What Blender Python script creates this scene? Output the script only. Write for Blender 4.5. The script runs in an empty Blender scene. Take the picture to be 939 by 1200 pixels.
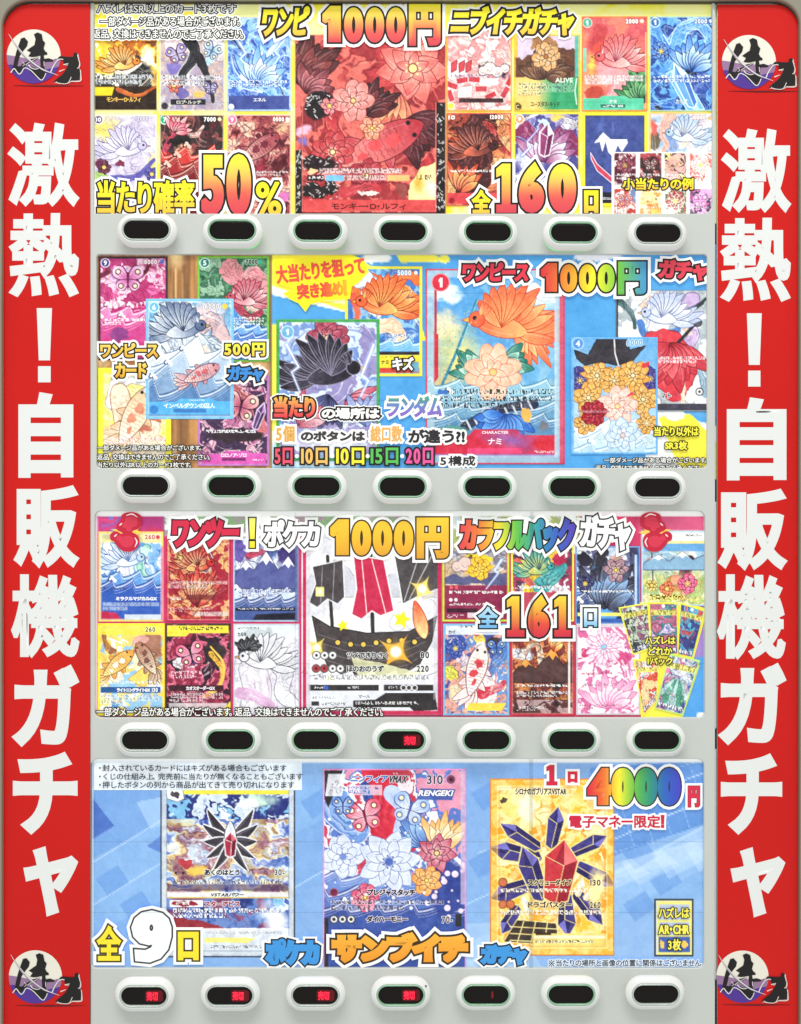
import bpy, math, random
import numpy as np
from mathutils import Matrix, Vector

SC = bpy.context.scene
COL = SC.collection
R = math.radians
S = 0.0008                  # metres per layout unit (one unit = one photo pixel on the front plate)
CX, CY = 469.5, 600.0
BASE = 0.62                 # height of the bottom of the picture above the ground
W, H = 939.0, 1200.0
DIST = 1300.0               # camera distance in layout units
YAW, ROLL = R(0.85), R(0.17)

# ------------------------------------------------------------------ camera
def to_world(X, Y, Z):      # layout (x right, y down, z towards viewer) -> world
    return Vector(((X - CX) * S, -Z * S, (H - Y) * S + BASE))

cam = bpy.data.cameras.new('camera')
camo = bpy.data.objects.new('camera', cam)
COL.objects.link(camo)
SC.camera = camo
cam.sensor_fit = 'HORIZONTAL'
cam.sensor_width = 36.0
cam.lens = DIST / W * 36.0
cam.clip_start = 0.02
cam.clip_end = 50
F = np.array([math.sin(YAW), 0.0, -math.cos(YAW)])            # forward, layout axes (x right, y down, z to viewer)
RT = np.array([math.cos(YAW), 0.0, math.sin(YAW)])            # right
DN = np.array([0.0, 1.0, 0.0])                                # down
RT2 = RT * math.cos(ROLL) - DN * math.sin(ROLL)
DN2 = RT * math.sin(ROLL) + DN * math.cos(ROLL)
CP = np.array([CX, CY, DIST])
def lw(v):                   # layout direction -> world direction
    return Vector((v[0], -v[2], -v[1]))
rot = Matrix((lw(RT2), -lw(DN2), -lw(F))).transposed()
camo.matrix_world = Matrix.Translation(to_world(*CP)) @ rot.to_4x4()
_c = np.array([CX, CY, 0.0]) - CP
PX = DIST * _c.dot(RT2) / _c.dot(F)
PY = DIST * _c.dot(DN2) / _c.dot(F)
cam.shift_x = PX / W
cam.shift_y = -PY / W

def unproj(x, y, z=0.0):     # a point seen at photo position (x, y) lying on the layout plane z
    x = np.asarray(x, float); y = np.asarray(y, float)
    u = (x - CX + PX) / DIST; v = (y - CY + PY) / DIST
    dx = F[0] + u * RT2[0] + v * DN2[0]
    dy = F[1] + u * RT2[1] + v * DN2[1]
    dz = F[2] + u * RT2[2] + v * DN2[2]
    t = (z - CP[2]) / dz
    return CP[0] + t * dx, CP[1] + t * dy

# ------------------------------------------------------------------ light
world = bpy.data.worlds.new('World')
SC.world = world
world.use_nodes = True
bgn = world.node_tree.nodes['Background']
bgn.inputs[0].default_value = (0.97, 1.0, 0.975, 1)
bgn.inputs[1].default_value = 0.74

def area(name, loc, target, sx, sy, power, col):
    l = bpy.data.lights.new(name, 'AREA')
    l.shape = 'RECTANGLE'; l.size = sx; l.size_y = sy; l.energy = power; l.color = col
    o = bpy.data.objects.new(name, l)
    COL.objects.link(o)
    o.location = loc
    o.rotation_euler = (Vector(target) - Vector(loc)).to_track_quat('-Z', 'Y').to_euler()
    return o
area('ceiling_light', (-0.2, -1.9, 3.9), (0, 0, 1.05), 2.4, 0.8, 68, (1.0, 0.99, 0.96))

SC.view_settings.view_transform = 'Standard'
SC.view_settings.look = 'None'
SC.view_settings.exposure = 0.0
SC.view_settings.gamma = 1.0

# ------------------------------------------------------------------ helpers
def lin(c):
    c = np.asarray(c, float) / 255.0
    return np.where(c <= 0.04045, c / 12.92, ((c + 0.055) / 1.055) ** 2.4)

def tag(o, label=None, cat=None, group=None, kind=None):
    if label: o['label'] = label
    if cat: o['category'] = cat
    if group: o['group'] = group
    if kind: o['kind'] = kind
    return o

def empty(name, X, Y, Z=0):
    o = bpy.data.objects.new(name, None)
    COL.objects.link(o)
    o.location = to_world(X, Y, Z)
    o.empty_display_size = 0.02
    return o

INV = {}
def link(name, me, parent=None, label=None):
    o = bpy.data.objects.new(name, me)
    COL.objects.link(o)
    if parent is not None:
        o.parent = parent
        p = parent
        off = Vector((0, 0, 0))
        while p is not None:
            off += p.location
            p = p.parent
        o.location = -off
    if label: o['label'] = label
    return o

def raw_mesh(name, co, faces_flat, sizes, mat, col=None, smooth=False):
    me = bpy.data.meshes.new(name)
    co = np.asarray(co, np.float32)
    me.vertices.add(len(co)); me.vertices.foreach_set('co', co.ravel())
    faces_flat = np.asarray(faces_flat, np.int32); sizes = np.asarray(sizes, np.int32)
    me.loops.add(len(faces_flat)); me.loops.foreach_set('vertex_index', faces_flat)
    me.polygons.add(len(sizes))
    st = np.concatenate([[0], np.cumsum(sizes)[:-1]]).astype(np.int32)
    me.polygons.foreach_set('loop_start', st)
    me.polygons.foreach_set('loop_total', sizes)
    if smooth: me.polygons.foreach_set('use_smooth', np.ones(len(sizes), bool))
    me.update(calc_edges=True)
    if col is not None:
        a = me.color_attributes.new('print', 'FLOAT_COLOR', 'POINT')
        c4 = np.ones((len(co), 4), np.float32); c4[:, :3] = col
        a.data.foreach_set('color', c4.ravel())
    me.validate(clean_customdata=False)
    if mat is not None: me.materials.append(mat)
    return me

def world_co(X, Y, Z):
    return np.stack([(X - CX) * S, -Z * S + 0 * X, (H - Y) * S + BASE], -1)

# ------------------------------------------------------------------ materials
def new_mat(name):
    m = bpy.data.materials.new(name); m.use_nodes = True
    nt = m.node_tree; b = nt.nodes['Principled BSDF']
    return m, nt, b

def solid(name, c, rough=0.5, spec=0.5, metal=0.0, var=0.06, scale=8.0, bump=0.0, bscale=300.0, emit=None, es=0.0):
    m, nt, b = new_mat(name)
    c = lin(c)
    tc = nt.nodes.new('ShaderNodeTexCoord')
    n = nt.nodes.new('ShaderNodeTexNoise'); n.inputs['Scale'].default_value = scale; n.inputs['Detail'].default_value = 6
    nt.links.new(tc.outputs['Object'], n.inputs['Vector'])
    r = nt.nodes.new('ShaderNodeMapRange')
    r.inputs['From Min'].default_value = 0.3; r.inputs['From Max'].default_value = 0.7
    r.inputs['To Min'].default_value = 1 - var; r.inputs['To Max'].default_value = 1 + var
    nt.links.new(n.outputs['Fac'], r.inputs['Value'])
    v = nt.nodes.new('ShaderNodeVectorMath'); v.operation = 'SCALE'
    v.inputs[0].default_value = tuple(c)
    nt.links.new(r.outputs['Result'], v.inputs['Scale'])
    nt.links.new(v.outputs[0], b.inputs['Base Color'])
    b.inputs['Roughness'].default_value = rough
    b.inputs['Specular IOR Level'].default_value = spec
    b.inputs['Metallic'].default_value = metal
    if bump:
        n2 = nt.nodes.new('ShaderNodeTexNoise'); n2.inputs['Scale'].default_value = bscale; n2.inputs['Detail'].default_value = 4
        nt.links.new(tc.outputs['Object'], n2.inputs['Vector'])
        bp = nt.nodes.new('ShaderNodeBump'); bp.inputs['Strength'].default_value = bump; bp.inputs['Distance'].default_value = 0.001
        nt.links.new(n2.outputs['Fac'], bp.inputs['Height'])
        nt.links.new(bp.outputs[0], b.inputs['Normal'])
    if emit is not None:
        b.inputs['Emission Color'].default_value = (*lin(emit), 1)
        b.inputs['Emission Strength'].default_value = es
    return m

def print_mat(name, emis, grain=0.07, rough=0.35):
    m, nt, b = new_mat(name)
    at = nt.nodes.new('ShaderNodeAttribute'); at.attribute_name = 'print'
    tc = nt.nodes.new('ShaderNodeTexCoord')
    n = nt.nodes.new('ShaderNodeTexNoise'); n.inputs['Scale'].default_value = 900; n.inputs['Detail'].default_value = 2
    nt.links.new(tc.outputs['Object'], n.inputs['Vector'])
    r = nt.nodes.new('ShaderNodeMapRange')
    r.inputs['From Min'].default_value = 0.3; r.inputs['From Max'].default_value = 0.7
    r.inputs['To Min'].default_value = 1 - grain; r.inputs['To Max'].default_value = 1 + grain
    nt.links.new(n.outputs['Fac'], r.inputs['Value'])
    v = nt.nodes.new('ShaderNodeVectorMath'); v.operation = 'SCALE'
    nt.links.new(at.outputs['Color'], v.inputs[0]); nt.links.new(r.outputs['Result'], v.inputs['Scale'])
    nt.links.new(v.outputs[0], b.inputs['Base Color'])
    nt.links.new(v.outputs[0], b.inputs['Emission Color'])
    b.inputs['Emission Strength'].default_value = emis
    b.inputs['Roughness'].default_value = rough
    b.inputs['Specular IOR Level'].default_value = 0.35
    n2 = nt.nodes.new('ShaderNodeTexNoise'); n2.inputs['Scale'].default_value = 14; n2.inputs['Detail'].default_value = 3
    nt.links.new(tc.outputs['Object'], n2.inputs['Vector'])
    bp = nt.nodes.new('ShaderNodeBump'); bp.inputs['Strength'].default_value = 0.25; bp.inputs['Distance'].default_value = 0.003
    nt.links.new(n2.outputs['Fac'], bp.inputs['Height']); nt.links.new(bp.outputs[0], b.inputs['Normal'])
    return m

M_PRINT = print_mat('backlit_print', 0.18, grain=.03)
M_VINYL = print_mat('vinyl_print', 0.0, grain=0.015, rough=0.4)
M_PLATE = solid('painted_steel', (207, 210, 205), 0.34, 0.5, 0, 0.035, 9, 0.12, 420)
M_WHITE = solid('white_plastic', (240, 240, 238), 0.22, 0.5, 0, 0.015, 20)
M_RING = solid('clear_rim', (196, 206, 199), 0.1, 0.8, 0.1, 0.05, 30)
M_RINGG = solid('green_lit_rim', (150, 184, 160), 0.1, 0.8, 0.1, 0.05, 30, emit=(40, 190, 80), es=0.10)
M_LENS = solid('smoked_lens', (14, 5, 5), 0.12, 0.22, 0, 0.1, 40)
M_LED = solid('red_led', (120, 0, 10), 0.4, 0.3, 0, 0, 5, emit=(255, 30, 60), es=2.2)
M_LEDDIM = solid('dim_red_led', (90, 5, 10), 0.4, 0.3, 0, 0, 5, emit=(190, 10, 20), es=0.25)
M_GRING = solid('green_light_ring', (60, 160, 80), 0.4, 0.3, 0, 0, 5, emit=(70, 255, 120), es=1.3)
M_GLOW = solid('red_glow_lens', (70, 0, 5), 0.3, 0.3, 0, 0, 5, emit=(170, 0, 20), es=0.16)
M_FRAME = solid('painted_door_frame', (150, 146, 130), 0.35, 0.5, 0.2, 0.05, 8)
M_TRIM = solid('brushed_trim', (178, 180, 172), 0.32, 0.5, 0.6, 0.05, 12)
M_DARK = solid('dark_gap', (52, 54, 50), 0.7, 0.2, 0, 0.05, 12)
M_RED = solid('red_vinyl', (212, 22, 17), 0.42, 0.25, 0, 0.05, 4, 0.22, 22)
M_GASK = solid('dark_gasket', (70, 60, 50), 0.5, 0.3)
M_FOLDSHADE = solid('fold_shade_tint', (70, 72, 78), 0.3, 0.4)  # see-through grey tint that paints in shadow bands and fold lines
M_FOLDSHADE.node_tree.nodes['Principled BSDF'].inputs['Alpha'].default_value = 0.2
M_BACK = solid('light_box_back', (120, 122, 118), 0.8, 0.2)

# ------------------------------------------------------------------ glyphs
GL = {}
def load_glyphs(chars):
    cu = bpy.data.curves.new('glyph', 'FONT')
    o = bpy.data.objects.new('glyph', cu); COL.objects.link(o)
    for ch in chars:
        cu.body = ch
        dg = bpy.context.evaluated_depsgraph_get()
        dg.update()
        c = o.to_curve(dg)
        out = []
        for sp in c.splines:
            bp = sp.bezier_points; n = len(bp); pts = []
            for i in range(n):
                a = bp[i]; b = bp[(i + 1) % n]
                p0, p1, p2, p3 = [np.array(v[:2], float) for v in (a.co, a.handle_right, b.handle_left, b.co)]
                cr = lambda u, w: u[0] * w[1] - u[1] * w[0]
                d = np.linalg.norm(p3 - p0)
                dev = abs(cr(p1 - p0, p3 - p0)) + abs(cr(p2 - p0, p3 - p0))
                k = 1 if dev < 2e-3 * max(d, 1e-6) else (2 if d < 0.12 else 4 if d < .35 else 6)
                for t in range(k):
                    t = t / k
                    pts.append((1 - t) ** 3 * p0 + 3 * (1 - t) ** 2 * t * p1 + 3 * (1 - t) * t * t * p2 + t ** 3 * p3)
            q = []
            for p in pts:
                if not q or np.linalg.norm(p - q[-1]) > 0.016: q.append(p)
            while len(q) > 3 and np.linalg.norm(q[0] - q[-1]) < 0.016: q.pop()
            if len(q) >= 3: out.append(np.array(q))
        o.to_curve_clear()
        GL[ch] = out
    bpy.data.objects.remove(o)

EM1 = [np.array([(.20, .73), (.42, .73), (.42, .0), (.18, .0), (.18, .50), (.0, .43), (.0, .57)])]
GL['１'] = EM1
GL['９'] = [np.array([(.06, .0), (.26, -.02), (.42, .04), (.53, .17), (.58, .36), (.58, .50), (.54, .62), (.45, .70), (.30, .74), (.15, .71), (.05, .63), (.0, .50), (.03, .37), (.12, .28), (.25, .25), (.35, .27), (.31, .17), (.20, .12), (.05, .13)]), np.array([(.27, .42), (.24, .45), (.23, .50), (.25, .56), (.29, .58), (.33, .56), (.35, .50), (.34, .45), (.31, .42)])]
GL['！'] = [np.array([(.0, .86), (.22, .86), (.19, .20), (.03, .20)]), np.array([(.02, .12), (.20, .12), (.20, -.08), (.02, -.08)])]
def area2(p):
    q = np.roll(p, -1, 0); return float((p[:, 0] * q[:, 1] - q[:, 0] * p[:, 1]).sum())
def blunt(p, cut):
    """cut very sharp corners so that the rounded outline does not spike"""
    out = []; n = len(p)
    for i in range(n):
        a, b, c = p[i - 1], p[i], p[(i + 1) % n]; u = a - b; v = c - b; lu = np.linalg.norm(u); lv = np.linalg.norm(v)
        if lu < 1e-6 or lv < 1e-6: continue
        if u.dot(v) / lu / lv > .35:
            out += [b + u / lu * min(cut, lu * .4), b + v / lv * min(cut, lv * .4)]
        else: out.append(b)
    return np.array(out)
if area2(GL['９'][0]) * area2(GL['９'][1]) > 0: GL['９'][1] = GL['９'][1][::-1]
GL['※'] = [np.array([(.08, .74), (.44, .38), (.80, .74), (.86, .68), (.50, .32), (.86, -.04), (.80, -.10), (.44, .26), (.08, -.10), (.02, -.04), (.38, .32), (.02, .68)])] + [np.array([(x - .07, y - .07), (x + .07, y - .07), (x + .07, y + .07), (x - .07, y + .07)]) for x, y in ((.44, .68), (.44, -.04), (.10, .32), (.78, .32))]
FIXG = ('１', '！', '９', '※')
def layout(s):
    x = 0.0; out = []
    for ch in s:
        if ch == ' ': x += 0.35; continue
        if ch not in GL: load_glyphs([ch])
        g = GL[ch]
        if not g: x += 0.5; continue
        allp = np.concatenate(g); x0, x1 = allp[:, 0].min(), allp[:, 0].max()
        if ord(ch) < 0x2000 or ch in '！？・１９':
            for p in g: out.append(p + [x - x0 + 0.04, 0])
            x += (x1 - x0) + (0.2 if ch.isdigit() else 0.12)
            if ch in '！・': x += 0.1
            if ch == '１': x += 0.04
        else:
            adv = 1.0
            if 0x3040 <= ord(ch) <= 0x30ff: adv = 0.93
            if ch in '、。': adv = 0.55
            if ch == 'ー': adv = 0.9
            for p in g: out.append(p + [x - (1 - adv) / 2 * 0.9, 0])
            x += adv
    return out

def curve_mesh(polys, depth, zs, single=False):
    if single: polys = [p if area2(np.asarray(p)) * GSIGN > 0 else np.asarray(p)[::-1] for p in polys]
    c = bpy.data.curves.new('tmp', 'CURVE'); c.dimensions = '2D'; c.fill_mode = 'BOTH' if depth > 0 else 'FRONT'
    for p in polys:
        s = c.splines.new('POLY'); s.points.add(len(p) - 1)
        s.points.foreach_set('co', np.c_[p, np.zeros(len(p)), np.ones(len(p))].astype(np.float32).ravel())
        s.use_cyclic_u = True
    c.bevel_depth = depth; c.bevel_resolution = 0
    o = bpy.data.objects.new('tmp', c)
    me = bpy.data.meshes.new_from_object(o)
    nv = len(me.vertices); co = np.empty(nv * 3, np.float32); me.vertices.foreach_get('co', co); co = co.reshape(-1, 3).astype(float)
    nl = len(me.loops); li = np.empty(nl, np.int32); me.loops.foreach_get('vertex_index', li)
    npol = len(me.polygons); ls = np.empty(npol, np.int32); lt = np.empty(npol, np.int32)
    me.polygons.foreach_get('loop_start', ls); me.polygons.foreach_get('loop_total', lt)
    bpy.data.objects.remove(o); bpy.data.curves.remove(c); bpy.data.meshes.remove(me)
    faces = [li[a:a + n] for a, n in zip(ls, lt)]
    if depth > 0:
        zz = co[:, 2]
        faces = [f for f in faces if zz[f].min() > -1e-5 * 1 - 1e-6]
        co[:, 2] = co[:, 2] / depth * zs
    co[:, 2] += np.random.RandomState(5).rand(len(co)) * .02
    return co, faces

GSIGN = 1
def ramp(stops, t):
    st = np.array(stops, float); n = len(st) - 1
    t = np.clip(t, 0, 1) * n
    i = np.clip(t.astype(int), 0, n - 1); f = (t - i)[:, None]
    return st[i] * (1 - f) + st[i + 1] * f

def text(parent, name, s, box, layers, z, bold=0.0, rot=0.0, shear=0.0, mat=None, label=None, thick=0.06, dz=0.12, arc=0):
    """layers: list of (extra outline radius, colour or ('v'|'h', stops)) from the back to the front"""
    x0, y0, x1, y1 = box
    P = layout(s)
    allp = np.concatenate(P)
    a0, b0 = allp.min(0); a1, b1 = allp.max(0)
    sx = (x1 - x0 - 2 * bold) / (a1 - a0); sy = (y1 - y0 - 2 * bold) / (b1 - b0)
    cx, cy = (x0 + x1) / 2, (y0 + y1) / 2
    Q = []
    for p in P:
        q = np.empty_like(p)
        q[:, 0] = (p[:, 0] - a0) * sx + x0 + bold
        q[:, 1] = (b1 - p[:, 1]) * sy + y0 + bold
        q[:, 0] += -shear * (q[:, 1] - cy)
        if arc: q[:, 1] += arc * ((q[:, 0] - cx) / ((x1 - x0) / 2)) ** 2
        if rot:
            c, sn = math.cos(R(rot)), math.sin(R(rot))
            d = q - [cx, cy]
            q = np.stack([d[:, 0] * c + d[:, 1] * sn, -d[:, 0] * sn + d[:, 1] * c], -1) + [cx, cy]
        Q.append(q)
    V = []; FA = []; SZ = []; CC = []; off = 0
    for li, (r, colr) in enumerate(layers):
        d = bold + r
        pl = [blunt(np.c_[q[:, 0], -q[:, 1]], .35 * d) for q in Q] if d > .5 else [np.c_[q[:, 0], -q[:, 1]] for q in Q]
        co, faces = curve_mesh(pl, d, thick)
        X = co[:, 0]; Y = -co[:, 1]; Z = z + li * dz + co[:, 2]
        Xr, Yr = unproj(X, Y, z)
        V.append(world_co(Xr, Yr, Z))
        for f in faces:
            FA.append(np.asarray(f) + off); SZ.append(len(f))
        if isinstance(colr[0], str):
            t = (Y - y0) / (y1 - y0) if colr[0] == 'v' else (X - x0) / (x1 - x0)
            CC.append(lin(ramp(colr[1], t)))
        else:
            CC.append(np.tile(lin(colr), (len(co), 1)))
        off += len(co)
    me = raw_mesh(name, np.concatenate(V), np.concatenate(FA), SZ, mat or M_PRINT, np.concatenate(CC))
    return link(name, me, parent, label)

# ------------------------------------------------------------------ numeric painter for flat print
class Art:
    def __init__(self, rect, base=(200, 200, 200), step=0.85, seed=1):
        self.r = rect; x0, y0, x1, y1 = rect
        nx = max(3, int((x1 - x0) / step) + 1); ny = max(3, int((y1 - y0) / step) + 1)
        self.X, self.Y = np.meshgrid(np.linspace(x0, x1, nx), np.linspace(y0, y1, ny))
        self.c = np.empty(self.X.shape + (3,)); self.c[:] = base
        self.seed = seed; self.k = 0; self.hk = False
        self.wx = self.N(14, 3) - .5; self.wy = self.N(14, 3) - .5
        self.fx = self.N(4, 2) - .5; self.fy = self.N(4, 2) - .5
    def N(self, s, o=3, X=None, Y=None, ax=1.0):
        self.k += 1
        rs = np.random.RandomState((self.seed * 1009 + self.k * 131) % 2 ** 31)
        X = self.X if X is None else X; Y = self.Y if Y is None else Y
        out = np.zeros(X.shape); amp = 1.0; tot = 0
        for i in range(o):
            g = rs.rand(64, 64)
            u = (X / (s * ax)) % 64; v = (Y / s) % 64
            iu = np.floor(u).astype(int); iv = np.floor(v).astype(int)
            fu = u - iu; fv = v - iv; fu = fu * fu * (3 - 2 * fu); fv = fv * fv * (3 - 2 * fv)
            iu1 = (iu + 1) % 64; iv1 = (iv + 1) % 64; iu %= 64; iv %= 64
            out += amp * (g[iv, iu] * (1 - fu) * (1 - fv) + g[iv, iu1] * fu * (1 - fv) + g[iv1, iu] * (1 - fu) * fv + g[iv1, iu1] * fu * fv)
            tot += amp; amp *= .55; s = s / 2.0
        return out / tot
    def mix(self, m, col, a=1.0):
        m = np.clip(m, 0, 1)[..., None] * a
        self.c = self.c * (1 - m) + np.asarray(col, float) * m
        return self
    def grad(self, c0, c1, ang=90, a=1.0):
        x0, y0, x1, y1 = self.r; d = (math.cos(R(ang)), math.sin(R(ang)))
        t = (self.X - x0) * d[0] + (self.Y - y0) * d[1]
        t = (t - t.min()) / (t.max() - t.min())
        col = np.asarray(c0, float) * (1 - t[..., None]) + np.asarray(c1, float) * t[..., None]
        self.c = self.c * (1 - a) + col * a
        return self
    def wp(self, w, fine=0.0):
        return self.X + w * self.wx * 2 + fine * self.fx * 2, self.Y + w * self.wy * 2 + fine * self.fy * 2
    def blob(self, cx, cy, rx, ry, col, rot=0, soft=.15, warp=4, a=1.0, fine=2):
        X, Y = self.wp(warp, fine); c, s = math.cos(R(rot)), math.sin(R(rot))
        dx, dy = X - cx, Y - cy
        u = (dx * c + dy * s) / rx; v = (-dx * s + dy * c) / ry
        return self.mix((1 - np.sqrt(u * u + v * v)) / soft, col, a)
    def inpoly(self, pts, X, Y):
        ins = np.zeros(X.shape, bool); n = len(pts)
        for i in range(n):
            (ax, ay), (bx, by) = pts[i], pts[(i + 1) % n]
            if ay == by: continue
            cnd = ((ay > Y) != (by > Y)) & (X < (bx - ax) * (Y - ay) / (by - ay) + ax)
            ins ^= cnd
        return ins
    def poly(self, pts, col, warp=0, fine=0, a=1.0, edge=None, ew=1.0):
        X, Y = self.wp(warp, fine)
        m = np.zeros(X.shape)
        for ox, oy in ((-.3, -.3), (.3, -.3), (.3, .3), (-.3, .3)): m += self.inpoly(pts, X + ox, Y + oy)
        self.mix(m / 4, col, a)
        if edge is not None: self.line(list(pts) + [pts[0]], ew, edge, warp=warp, fine=fine)
        return self
    def dist(self, pts, X, Y):
        best = np.full(X.shape, 1e9); tt = np.zeros(X.shape); n = len(pts) - 1
        for i in range(n):
            ax, ay = pts[i]; bx, by = pts[i + 1]
            vx, vy = bx - ax, by - ay; L = vx * vx + vy * vy + 1e-9
            t = np.clip(((X - ax) * vx + (Y - ay) * vy) / L, 0, 1)
            d = np.hypot(X - ax - t * vx, Y - ay - t * vy)
            k = d < best; best = np.where(k, d, best); tt = np.where(k, (i + t) / n, tt)
        return best, tt
    def line(self, pts, w, col, w1=None, warp=0, fine=0, a=1.0):
        X, Y = self.wp(warp, fine); d, t = self.dist(pts, X, Y)
        ww = w if w1 is None else w * (1 - t) + w1 * t
        return self.mix((ww / 2 - d) / .9 + .5, col, a)
    def spline(self, pts, n=6):
        P = [np.array(p, float) for p in pts]; P = [2 * P[0] - P[1]] + P + [2 * P[-1] - P[-2]]; out = []
        for i in range(1, len(P) - 2):
            for k in range(n):
                t = k / n; a, b, c, d = P[i - 1:i + 3]
                out.append(tuple(.5 * (2 * b + (c - a) * t + (2 * a - 5 * b + 4 * c - d) * t * t + (-a + 3 * b - 3 * c + d) * t ** 3)))
        out.append(tuple(P[-2])); return out
    def ribbon(self, pts, w0, w1, cols, n=7, edge=None, warp=2, seed=0):
        """bundle of strokes that follows a path: streamers, smoke, cloth, flames"""
        pts = self.spline(pts); rs = np.random.RandomState(seed + 7)
        A = np.array(pts); T = np.gradient(A, axis=0); T /= np.linalg.norm(T, axis=1)[:, None] + 1e-9
        Nn = np.stack([-T[:, 1], T[:, 0]], -1); tt = np.linspace(0, 1, len(A))[:, None]
        wd = w0 * (1 - tt) + w1 * tt
        if edge is not None: self.line([tuple(p) for p in A], w0 + 2, edge, w1 + 2, warp=warp)
        self.line([tuple(p) for p in A], w0, cols[0], w1, warp=warp)
        for k in range(n):
            o = (k + .5) / n - .5 + rs.uniform(-.05, .05)
            B = A + Nn * wd * o * .9
            a0 = int(rs.uniform(0, len(B) * .35)); a1 = int(len(B) * rs.uniform(.7, 1))
            if a1 - a0 < 2: continue
            self.line([tuple(p) for p in B[a0:a1]], max(.7, w0 / n * rs.uniform(.5, 1.1)), cols[1 + k % (len(cols) - 1)] if len(cols) > 1 else cols[0], max(.4, w1 / n * .6), warp=warp + 2.5, fine=1.2, a=rs.uniform(.3, .75))
        return self
    def mott(self, cols, s=14, sharp=9, warp=10, a=1.0, mask=None, o=3):
        X, Y = self.wp(warp, 2); n = self.N(s, o, X, Y); n = (n - n.min()) / (n.max() - n.min() + 1e-9)
        n = np.clip((n - .5) * 1.35 + .5, 0, .999) * len(cols)
        i = n.astype(int); f = n - i; f = np.clip((f - .5) * sharp + .5, 0, 1) if sharp else f
        C = np.array(cols, float); j = np.clip(i + 1, 0, len(cols) - 1)
        col = C[i] * (1 - f[..., None]) + C[j] * f[..., None]
        m = a if mask is None else np.clip(mask, 0, 1)[..., None] * a
        self.c = self.c * (1 - m) + col * m
        return self
    def ink(self, s=9, w=.05, col=(30, 20, 20), a=.8,  lv=(.35, .5, .65), warp=8, mask=None, o=2):
        a = a * .55; w = w * .8
        X, Y = self.wp(warp, 1.5); n = self.N(s, o, X, Y); gy, gx = np.gradient(n); g = np.hypot(gx, gy) + 1e-4
        thick = .35 + self.N(12, 1) * 1.1
        for l in lv:
            m = np.clip(thick * w * 20 - np.abs(n - l) / g + .3, 0, 1)
            if mask is not None: m = m * mask
            self.mix(m, col, a)
        return self
    def region(self, cx, cy, rx, ry, soft=.3, warp=6):
        X, Y = self.wp(warp, 2); return np.clip((1 - np.hypot((X - cx) / rx, (Y - cy) / ry)) / soft, 0, 1)
    def rays(self, cx, cy, n, col, a=.6, r0=0, duty=.5, tw=0.0):
        an = np.arctan2(self.Y - cy, self.X - cx); d = np.hypot(self.X - cx, self.Y - cy)
        w = np.sin(an * n + d * tw + 3 * (self.wx)) ; return self.mix(np.clip((w - (1 - 2 * duty)) * 3, 0, 1) * (d > r0), col, a)
    def star4(self, cx, cy, r, col=(255, 250, 210), core=(255, 255, 255), glow=(255, 200, 60), rot=0):
        dx, dy = self.X - cx, self.Y - cy; c, s = math.cos(R(rot)), math.sin(R(rot)); dx, dy = dx * c + dy * s, -dx * s + dy * c
        d = np.hypot(dx, dy); self.mix(np.clip(1 - d / (r * .8), 0, 1) ** 2, glow, .75)
        q = (np.abs(dx) / r) ** .5 + (np.abs(dy) / r) ** .5
        self.mix((1 - q) / .12, col); return self.mix((1 - d / (r * .28)) / .5, core)
    def disc(self, cx, cy, r, col, edge=None, a=1.0):
        d = np.hypot(self.X - cx, self.Y - cy)
        if edge is not None: self.mix(r + 1.2 - d + .5, edge, a)
        return self.mix(r - d + .5, col, a)
    def rect(self, x0, y0, x1, y1, col, a=1.0, sl=0):
        X = self.X + sl * (self.Y - y0)
        m = np.clip(X - x0 + .5, 0, 1) * np.clip(x1 - X + .5, 0, 1) * np.clip(self.Y - y0 + .5, 0, 1) * np.clip(y1 - self.Y + .5, 0, 1)
        return self.mix(m, col, a)
    def frame(self, t, col, inset=0.0, a=1.0):
        self.hook()
        x0, y0, x1, y1 = self.r
        d = np.minimum(np.minimum(self.X - x0, x1 - self.X), np.minimum(self.Y - y0, y1 - self.Y)) - inset
        return self.mix(np.clip(d + .5, 0, 1) * np.clip(t - d + .5, 0, 1) if inset else np.clip(t - d + .5, 0, 1), col, a)
    def micro(self, x0, y0, x1, y1, rows=3, col=(255, 255, 255), a=.85, under=None, ua=.5, ragged=True):
        self.hook()
        rs = np.random.RandomState(self.seed * 7 + int(x0 + y0)); hh = (y1 - y0) / rows
        for r in range(rows):
            xe = x1 if (not ragged or r < rows - 1) else x0 + (x1 - x0) * rs.uniform(.35, .9)
            yy = y0 + r * hh
            if under is not None: self.rect(x0 - .5, yy, xe + .5, yy + hh * .86, under, ua)
            g = rs.rand(4, int((x1 - x0) / 1.1) + 3) > .48
            gx = np.clip(((self.X - x0) / 1.1).astype(int), 0, g.shape[1] - 1); gy = np.clip(((self.Y - yy) / (hh * .74) * 3).astype(int), 0, 3)
            gap = (((self.X - x0) % (hh * .95)) < hh * .8)
            m = g[gy, gx] * gap * (self.X > x0) * (self.X < xe) * (self.Y > yy) * (self.Y < yy + hh * .78)
            self.mix(m, col, a)
        return self
    def grain(self, g=9):
        rs = np.random.RandomState(self.seed + 99); n = rs.rand(*self.X.shape) - .5; n2 = self.N(3, 2) - .5
        n3 = self.N(7, 3) - .5
        self.c += (n * g + n2 * g * 1.6 + n3 * g * 3)[..., None]; return self
    def sharpen(self, k=.8):
        c = self.c; b = c.copy()
        b[1:-1, 1:-1] = (c[:-2, 1:-1] + c[2:, 1:-1] + c[1:-1, :-2] + c[1:-1, 2:]) / 4
        self.c = c + (c - b) * k; return self
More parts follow.
